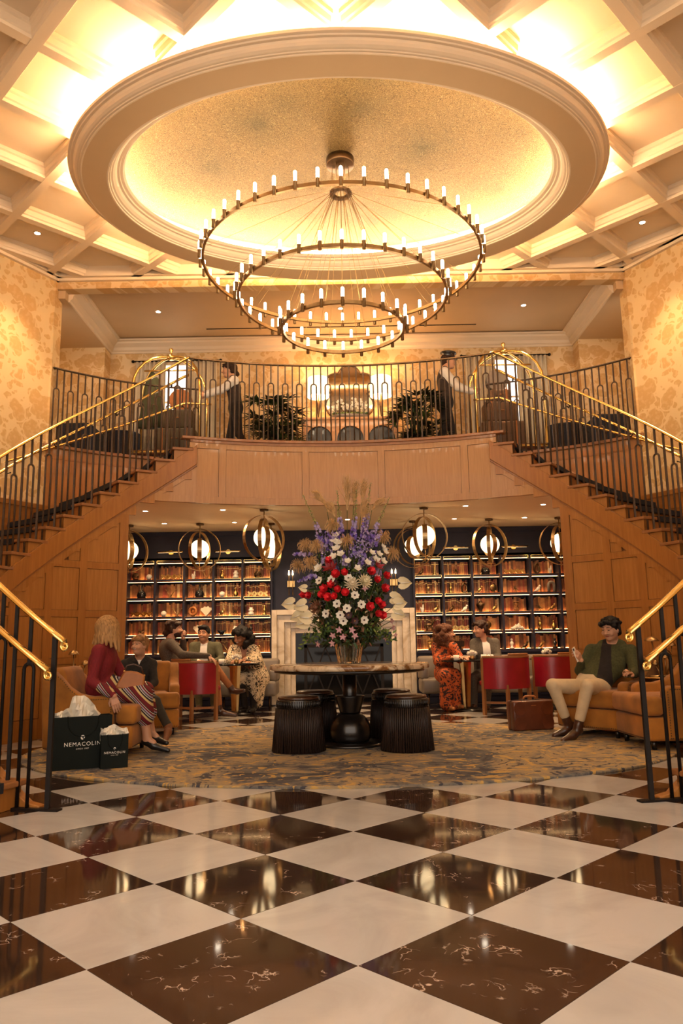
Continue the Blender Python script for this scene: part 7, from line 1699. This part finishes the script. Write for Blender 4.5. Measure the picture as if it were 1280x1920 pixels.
# ---- held things and the handbag
d_ = nrm(np.array(JT_H['fnR'])-np.array(JT_H['wrR'])); pc = np.array(JT_H['wrR'])+d_*0.095+nrm(v3(-0.5, 0.35, 0.1))*0.022
ph = thing('smartphone', 'pale smartphone held up by the man in the olive overshirt', 'phone', tuple(pc)); ph.rotation_euler = (math.radians(-14), math.radians(-16), math.radians(52))
o = MB().box(-0.037, 0.037, -0.004, 0.004, -0.075, 0.075).build('body', 'ceramic', ph, 0.003); MB().box(-0.034, 0.034, 0.0042, 0.005, -0.071, 0.071).build('screen', 'smoked_glass', ph)
MB().box(-0.032, -0.004, -0.0068, -0.0038, 0.040, 0.070).build('camera_bump', 'leather_grey', ph, 0.001)
for dx, dz in ((-0.025, 0.062), (-0.025, 0.048), (-0.011, 0.055)):
    mb = MB(); mb.tube([(dx, -0.0065, dz), (dx, -0.008, dz)], 0.0055, 10); mb.build('camera_lens', 'ceramic_black', ph)
d_ = nrm(np.array(JT_H['fnL'])-np.array(JT_H['wrL'])); gp = np.array(JT_H['wrL'])+d_*0.085+nrm(v3(-0.2, 0.1, -0.4))*0.035
gl = thing('whisky_glass', 'tumbler of amber drink in the man\'s hand on the side table', 'glass', (gp[0], gp[1], RZ+0.586))
ribbed([(0.034, 0.0), (0.038, 0.008), (0.042, 0.085), (0.040, 0.085), (0.036, 0.014)], 28, 0.012).build('tumbler', 'glass', gl); MB().lathe([(0.0345, 0.016), (0.037, 0.045), (0, 0.045)], 20).build('drink', 'whisky', gl)
hb = thing('handbag', 'tan leather handbag on the lap of the woman in the maroon dress', 'handbag', (-2.035, 7.20, 0.585)); hb.rotation_euler = (0, 0.25, 0.35)
poly_ = [(-0.13, 0.0), (0.13, 0.0), (0.105, 0.17), (0.03, 0.185), (-0.03, 0.18), (-0.09, 0.165)]
o = MB().prism(poly_, -0.06, 0.04, 'y').build('body', 'leather_tan', hb); md = o.modifiers.new('bevel', 'BEVEL'); md.width = 0.02; md.segments = 3
MB().tube([(-0.09, -0.01, 0.16), (-0.08, -0.01, 0.22), (-0.02, -0.01, 0.245), (0.05, -0.01, 0.235), (0.10, -0.01, 0.165)], 0.007, 7).build('strap', 'leather_boot', hb)
for x in (-0.09, 0.10): MB().ball((x, -0.01, 0.165), 0.012, 8, 6).build('ring', 'brass', hb)
# ================================================================== ON THE BALCONY
def luggage_cart(x, label, flip):
    t = thing('luggage_cart', label, 'luggage cart', (x, 11.35, HD), group='brass luggage carts')
    hw, hd = 0.52, 0.28; z0 = 0.20; zt = 1.62
    rbox('platform', -hw, hw, -hd, hd, 0.13, 0.20, 'leather_brown', t, 0.02)
    MB().tube([(-hw, -hd, 0.165), (hw, -hd, 0.165), (hw, hd, 0.165), (-hw, hd, 0.165)], 0.02, 8, closed=True).build('bumper', 'brass', t)
    def hoop(a, b):
        a = Vector(a); b = Vector(b); P = [a, a+Vector((0, 0, 0.95))]; c = (a+b)/2
        for i in range(1, 12):
            u = PI*i/12; P.append(c+(a-c)*math.cos(u)+Vector((0, 0, 0.95+0.62*math.sin(u)**0.9)))
        P += [b+Vector((0, 0, 0.95)), b]; return P
    MB().tube(hoop((-hw, -hd, z0), (hw, hd, z0)), 0.022, 8).build('hoop', 'brass', t)
    MB().tube(hoop((-hw, hd, z0), (hw, -hd, z0)), 0.022, 8).build('hoop', 'brass', t)
    mb = MB(); mb.lathe([(0.03, 1.72), (0.07, 1.74), (0.07, 1.79), (0.02, 1.81), (0.015, 1.85), (0.035, 1.88), (0.03, 1.91), (0, 1.925)], 16); mb.build('finial', 'brass', t)
    MB().tube([(-hw*0.8, 0, 1.55), (hw*0.8, 0, 1.55)], 0.014, 8).build('hanging_bar', 'brass', t)
    for sx in (-1, 1):
        for sy in (-1, 1):
            mb = MB(); mb.tube([(sx*0.42, sy*0.2-0.02, 0.075), (sx*0.42, sy*0.2+0.02, 0.075)], 0.075, 16); mb.box(sx*0.42-0.012, sx*0.42+0.012, sy*0.2-0.03, sy*0.2+0.03, 0.07, 0.14); mb.build('caster', 'black_wood', t)
def case_(name, label, x, y, z, w, d, h, mat, lean=0, group='suitcases on the carts', rz=0):
    t = thing(name, label, 'suitcase', (x, y, z), rz, group); o = rbox('shell', -w/2, w/2, -d/2, d/2, 0, h, mat, t, 0.03)
    for sx in (-0.3, 0.3): MB().box(sx*w-0.014, sx*w+0.014, -d/2-0.003, d/2+0.003, 0.004, h-0.002).build('strap', 'leather_tan', t)
    MB().tube([(-0.05, -d/2, h*0.5), (-0.05, -d/2-0.025, h*0.52), (0.05, -d/2-0.025, h*0.52), (0.05, -d/2, h*0.5)], 0.007, 6).build('handle', 'leather_tan', t)
plain('case_olive', (0.10, 0.075, 0.04), 0.6, var=0.15, scale=8); plain('case_brown', (0.14, 0.07, 0.03), 0.5, var=0.2, scale=8)
luggage_cart(-2.70, 'brass birdcage luggage cart pushed by the bellhop on the left', 1)
luggage_cart(2.56, 'brass birdcage luggage cart pushed by the capped bellhop on the right', -1)
zc = HD+0.201
case_('suitcase', 'large olive suitcase at the bottom of the left cart', -2.58, 11.33, zc, 0.62, 0.36, 0.36, 'case_olive'); case_('suitcase', 'medium olive suitcase on top of the large one, left cart', -2.55, 11.33, zc+0.361, 0.46, 0.32, 0.30, 'case_olive')
case_('suitcase', 'large brown suitcase at the bottom of the right cart', 2.46, 11.33, zc, 0.66, 0.36, 0.38, 'case_brown'); case_('suitcase', 'medium brown suitcase on top of the large one, right cart', 2.44, 11.33, zc+0.381, 0.50, 0.32, 0.32, 'case_brown')
case_('suitcase', 'small brown case third in the stack on the right cart', 2.44, 11.33, zc+0.702, 0.32, 0.26, 0.20, 'case_brown')
def hatbox(x, y, z, r, h, mat, label):
    t = thing('hat_box', label, 'hat box', (x, y, z), group='hat boxes on the carts')
    mb = MB(); mb.tube([(0, -h/2, r), (0, h/2, r)], r, 28); mb.build('drum', mat, t); mb = MB(); mb.tube([(0, -h/2-0.01, r), (0, -h/2+0.03, r)], r+0.006, 28); mb.build('lid', mat, t)
hatbox(-2.52, 11.33, zc+0.662, 0.17, 0.14, 'leather_tan', 'round tan hat box at the top of the left cart'); hatbox(2.42, 11.33, zc+0.903, 0.165, 0.14, 'leather_grey', 'round grey hat box at the top of the right cart')
t = thing('garment', 'olive coat hanging from the bar of the left cart', 'coat', (-2.98, 11.35, HD+0.62))
V = []; F = []; n = 14
for j in range(8):
    v_ = j/7; w_ = 0.09+0.13*v_ if j else 0.02
    for i in range(n): a = 2*PI*i/n; V.append((w_*math.cos(a)*(1+0.12*math.sin(3*a)), 0.09*math.sin(a)*(0.6+0.5*v_), 0.90*(1-v_)))
for j in range(7):
    for i in range(n): F.append((j*n+i, j*n+(i+1) % n, (j+1)*n+(i+1) % n, (j+1)*n+i))
F.append(tuple(range(7*n, 8*n))); MB().add(V, F, 0, True).build('coat_body', 'coat_green', t); MB().tube([(0, 0, 0.88), (0, 0, 0.915), (0.02, 0, 0.935), (0.04, 0, 0.92)], 0.005, 5).build('hanger_hook', 'brass', t)
# console, lamps, flower bowl, mirror
cs = thing('console_table', 'pale wood console table with three arched openings behind the balcony railing', 'console table', (0.12, 11.82, HD))
poly_ = []
def arch_panel(mb, x0, x1, y0, y1, h, arches):
    # front with arched cut-outs, built as strips
    n = 14
    for (cx_, r) in arches:
        for k in range(n):
            a0, a1 = PI*k/n, PI*(k+1)/n
            xa, xb = cx_+r*math.cos(a0), cx_+r*math.cos(a1); za, zb = 0.47+r*math.sin(a0), 0.47+r*math.sin(a1)
            mb.prism([(xa, za), (xb, zb), (xb, h), (xa, h)], y0, y1, 'y')
    xs = [x0]+[v for c_, r in arches for v in (c_-r, c_+r)]+[x1]
    for i in range(0, len(xs), 2): mb.box(xs[i], xs[i+1], y0, y1, 0, h)
mb = MB(); arch_panel(mb, -0.77, 0.77, -0.20, -0.17, 0.78, [(-0.5, 0.21), (0, 0.21), (0.5, 0.21)]); mb.build('arched_front', 'oak_pale', cs)
mb = MB(); mb.box(-0.77, -0.74, -0.17, 0.18, 0, 0.78); mb.box(0.74, 0.77, -0.17, 0.18, 0, 0.78); mb.build('carcass', 'oak_pale', cs); MB().box(-0.74, 0.74, -0.15, -0.13, 0, 0.78).build('back_panel', 'black_wood', cs)  # black board added close behind the arches, standing in for the shade inside
MB().box(-0.79, 0.79, -0.22, 0.20, 0.78, 0.82).build('top', 'oak_pale', cs, 0.006)
ZC = HD+0.82
for x, s in ((-0.39, 'left'), (0.63, 'right')):
    t = thing('table_lamp', f'table lamp with lit drum shade at the {s} end of the console', 'lamp', (x, 11.80, ZC), group='console lamps')
    MB().lathe([(0.05, 0), (0.05, 0.015), (0.015, 0.03), (0.012, 0.08), (0.03, 0.2), (0.034, 0.26), (0.012, 0.36), (0.008, 0.44)], 16).build('base', 'bronze', t)
    o = MB().lathe([(0.175, 0.40), (0.178, 0.40), (0.170, 0.72), (0.167, 0.72), (0.175, 0.40)], 32, caps=False).build('shade', 'shade_light', t)
    MB().ball((0, 0, 0.50), 0.035, 10, 8).build('bulb', 'candle_light', t)
    point((x, 11.80, ZC+0.66), 10, col=SOFT, r=0.06, name='table_lamp_glow')
t = thing('flower_bowl', 'long bowl of moss and white orchids on the console', 'flower bowl', (0.12, 11.78, ZC))
mb = MB(); mb.lathe([(0.20, 0), (0.27, 0.02), (0.32, 0.07), (0.30, 0.07), (0.2, 0.03), (0, 0.03)], 28, sy=0.42); mb.build('bowl', 'leather_grey', t)
mb = MB(); rr = random.Random(6)
for i in range(160): mb.ball((rr.uniform(-.28, .28), rr.uniform(-.10, .10), 0.06+rr.uniform(0, .04)), rr.uniform(0.012, 0.03), 6, 4, rr.choice((0, 0, 1)))
tag(mb.build('moss', ['leaf_light', 'leaf'], t), kind='stuff')
for i in range(14):
    x = -0.25+0.5*i/13; mb = MB(); h = rr.uniform(0.12, 0.32); mb.tube([(x*0.9, 0, 0.06), (x, 0, 0.06+h*0.6), (x+0.02, -0.02, 0.06+h)], 0.003, 4, 1)
    for k in range(5):
        p = Vector((x+rr.gauss(0, .02), -0.02+rr.gauss(0, .015), 0.06+h*rr.uniform(.6, 1)))
        for q in range(5): petal(mb, Matrix.Translation(p) @ orient((rr.gauss(0, .4), -1, 0.2), 0) @ Matrix.Rotation(q*2*PI/5, 4, 'Z'), 0.028, 0.026, 0.2, 0.1, 2)
    mb.build('orchid_spray', ['petal_white', 'stem'], t, recalc=False)
mi = thing('wall_mirror', 'clover-shaped mirror with dark bronze frame above the console', 'mirror', (0.12, 12.1, HD+1.42))
L = [(0, 0.25, 0.185), (0.24, 0.12, 0.175), (-0.24, 0.12, 0.175), (0.2, -0.25, 0.2), (-0.2, -0.25, 0.2), (0, 0, 0.3)]
out = []
for i in range(96):
    a = 2*PI*i/96; best = 0
    d = Vector((math.cos(a), math.sin(a)))
    for cx_, cz_, r in L:
        c_ = Vector((cx_, cz_)); bb = d.dot(c_); disc = bb*bb-(c_.length_squared-r*r)
        if disc > 0: best = max(best, bb+math.sqrt(disc))
    out.append((d.x*best, d.y*best))
MB().prism(out, -0.02, -0.012, 'y').build('glass', 'mirror', mi)
MB().tube([(x, -0.02, z) for x, z in out], 0.016, 6, closed=True).build('frame', 'bronze', mi)
# palms
def palm(x, y, label, seed):
    t = thing('potted_palm', label, 'potted plant', (x, y, HD), group='potted lady palms'); rr = random.Random(seed)
    MB().lathe([(0.16, 0), (0.20, 0.05), (0.22, 0.32), (0.20, 0.32), (0.19, 0.28), (0, 0.28)], 24).build('pot', 'ebony', t)
    for i in range(66):
        a = rr.uniform(0, 2*PI); h = rr.uniform(0.32, 1.02); R_ = rr.uniform(0.05, 0.36); p = Vector((R_*math.cos(a), R_*math.sin(a)*0.8, h)); mb = MB()
        mb.tube([(0.06*math.cos(a), 0.06*math.sin(a), 0.26), p*0.6+Vector((0, 0, h*0.35)), p], 0.005, 4)
        for k in range(8):
            b_ = a+(k-3.5)*0.42; d = Vector((math.cos(b_), math.sin(b_), rr.uniform(-0.1, 0.6))).normalized(); m4 = Matrix.Translation(p) @ d.to_track_quat('X', 'Z').to_matrix().to_4x4()
            petal(mb, m4, rr.uniform(0.17, 0.27), 0.044, -0.25, 0.1, 4)
        mb.build('frond', 'leaf_dark' if i % 3 else 'leaf', t, recalc=False)
palm(-1.04, 11.25, 'dark leafy palm beside the left bellhop on the balcony', 1); palm(1.16, 11.25, 'dark leafy palm beside the capped bellhop on the balcony', 2)
# windows, curtains
for i, sg in enumerate((-1, 1)):
    x = sg*2.74+(-0.02 if sg < 0 else 0); s = 'left' if sg < 0 else 'right'
    w_ = thing(f'window_{i+1}', f'bright window behind the {s} luggage cart', 'window', (x, 12.1, HD+0.3), kind='structure')
    MB().box(-0.36, 0.36, -0.012, -0.002, 0, 1.62).build('pane', 'daylight_pane', w_)
    mb = MB(); mb.box(-0.40, -0.35, -0.04, 0, -0.04, 1.66); mb.box(0.35, 0.40, -0.04, 0, -0.04, 1.66); mb.box(-0.35, 0.35, -0.04, 0, 1.61, 1.66); mb.box(-0.35, 0.35, -0.04, 0, -0.04, 0.01); mb.box(-0.35, 0.35, -0.035, 0, 0.95, 0.98); mb.box(-0.015, 0.015, -0.035, 0, 0, 1.62); mb.build('window_frame', 'paint', w_)
    r_ = thing('curtain_rod', f'dark curtain rod above the {s} window', 'curtain rod', (x, 12.02, HD+1.97), group='curtain rods')
    mb = MB(); mb.tube([(-0.72, 0, 0), (0.72, 0, 0)], 0.013, 8); mb.build('rod', 'iron', r_)
    for sx in (-1, 1): MB().ball((sx*0.735, 0, 0), 0.026, 10, 8).build('finial', 'iron', r_); MB().tube([(sx*0.66, 0, 0), (sx*0.66, 0.08, 0)], 0.009, 6).build('bracket', 'iron', r_)
    for sx, q in ((-1, 'left'), (1, 'right')):
        V = []; F = []; n = 48
        for j in range(2):
            for k in range(n+1):
                u = k/n; xx = sx*(0.18+0.50*u); V.append((xx, 0.02*math.sin(u*2*PI*7)*(1+0.3*(1-j)), -1.94*(1-j)))
        for k in range(n): F.append((k, k+1, k+n+2, k+n+1))
        o = MB().add(V, F, 0, True).build('curtain', 'linen', None, recalc=False, loc=(x, 12.02, HD+1.96)); md = o.modifiers.new('thick', 'SOLIDIFY'); md.thickness = 0.004
        tag(o, f'cream curtain on the {q} side of the {s} balcony window', 'curtain', 'cream curtains')
    # dark sofas behind the landing railing
    t = thing('sofa', f'dark sofa on the balcony behind the {s} landing railing', 'sofa', (sg*4.30, 11.35, HD), group='dark balcony sofas')
    rbox('seat', -0.52, 0.52, -0.35, 0.30, 0.05, 0.42, 'carpet', t, 0.06); rbox('backrest', -0.52, 0.52, -0.40, -0.18, 0.1, 0.62, 'carpet', t, 0.08); rbox('arm', -0.58, -0.40, -0.36, 0.32, 0.05, 0.55, 'carpet', t, 0.06); rbox('arm', 0.40, 0.58, -0.36, 0.32, 0.05, 0.55, 'carpet', t, 0.06)
    t = thing('tub_chair', f'dark rounded tub chair between the sofa and the {s} luggage cart', 'chair', (sg*3.52, 11.62, HD), group='dark balcony tub chairs')
    def af(a): return (0.30*math.sin(a), -0.28*math.cos(a), math.sin(a), -math.cos(a))
    o = MB().strip(af, -1.7, 1.7, 24, 0.06, 0.60, -0.07, 0.0).build('tub_back', 'carpet', t, 0.02); MB().lathe([(0.24, 0.10), (0.25, 0.14), (0.25, 0.38), (0.22, 0.42), (0, 0.43)], 24).build('seat', 'carpet', t)
    MB().lathe([(0.2, 0), (0.2, 0.10)], 20).build('plinth', 'black_wood', t)
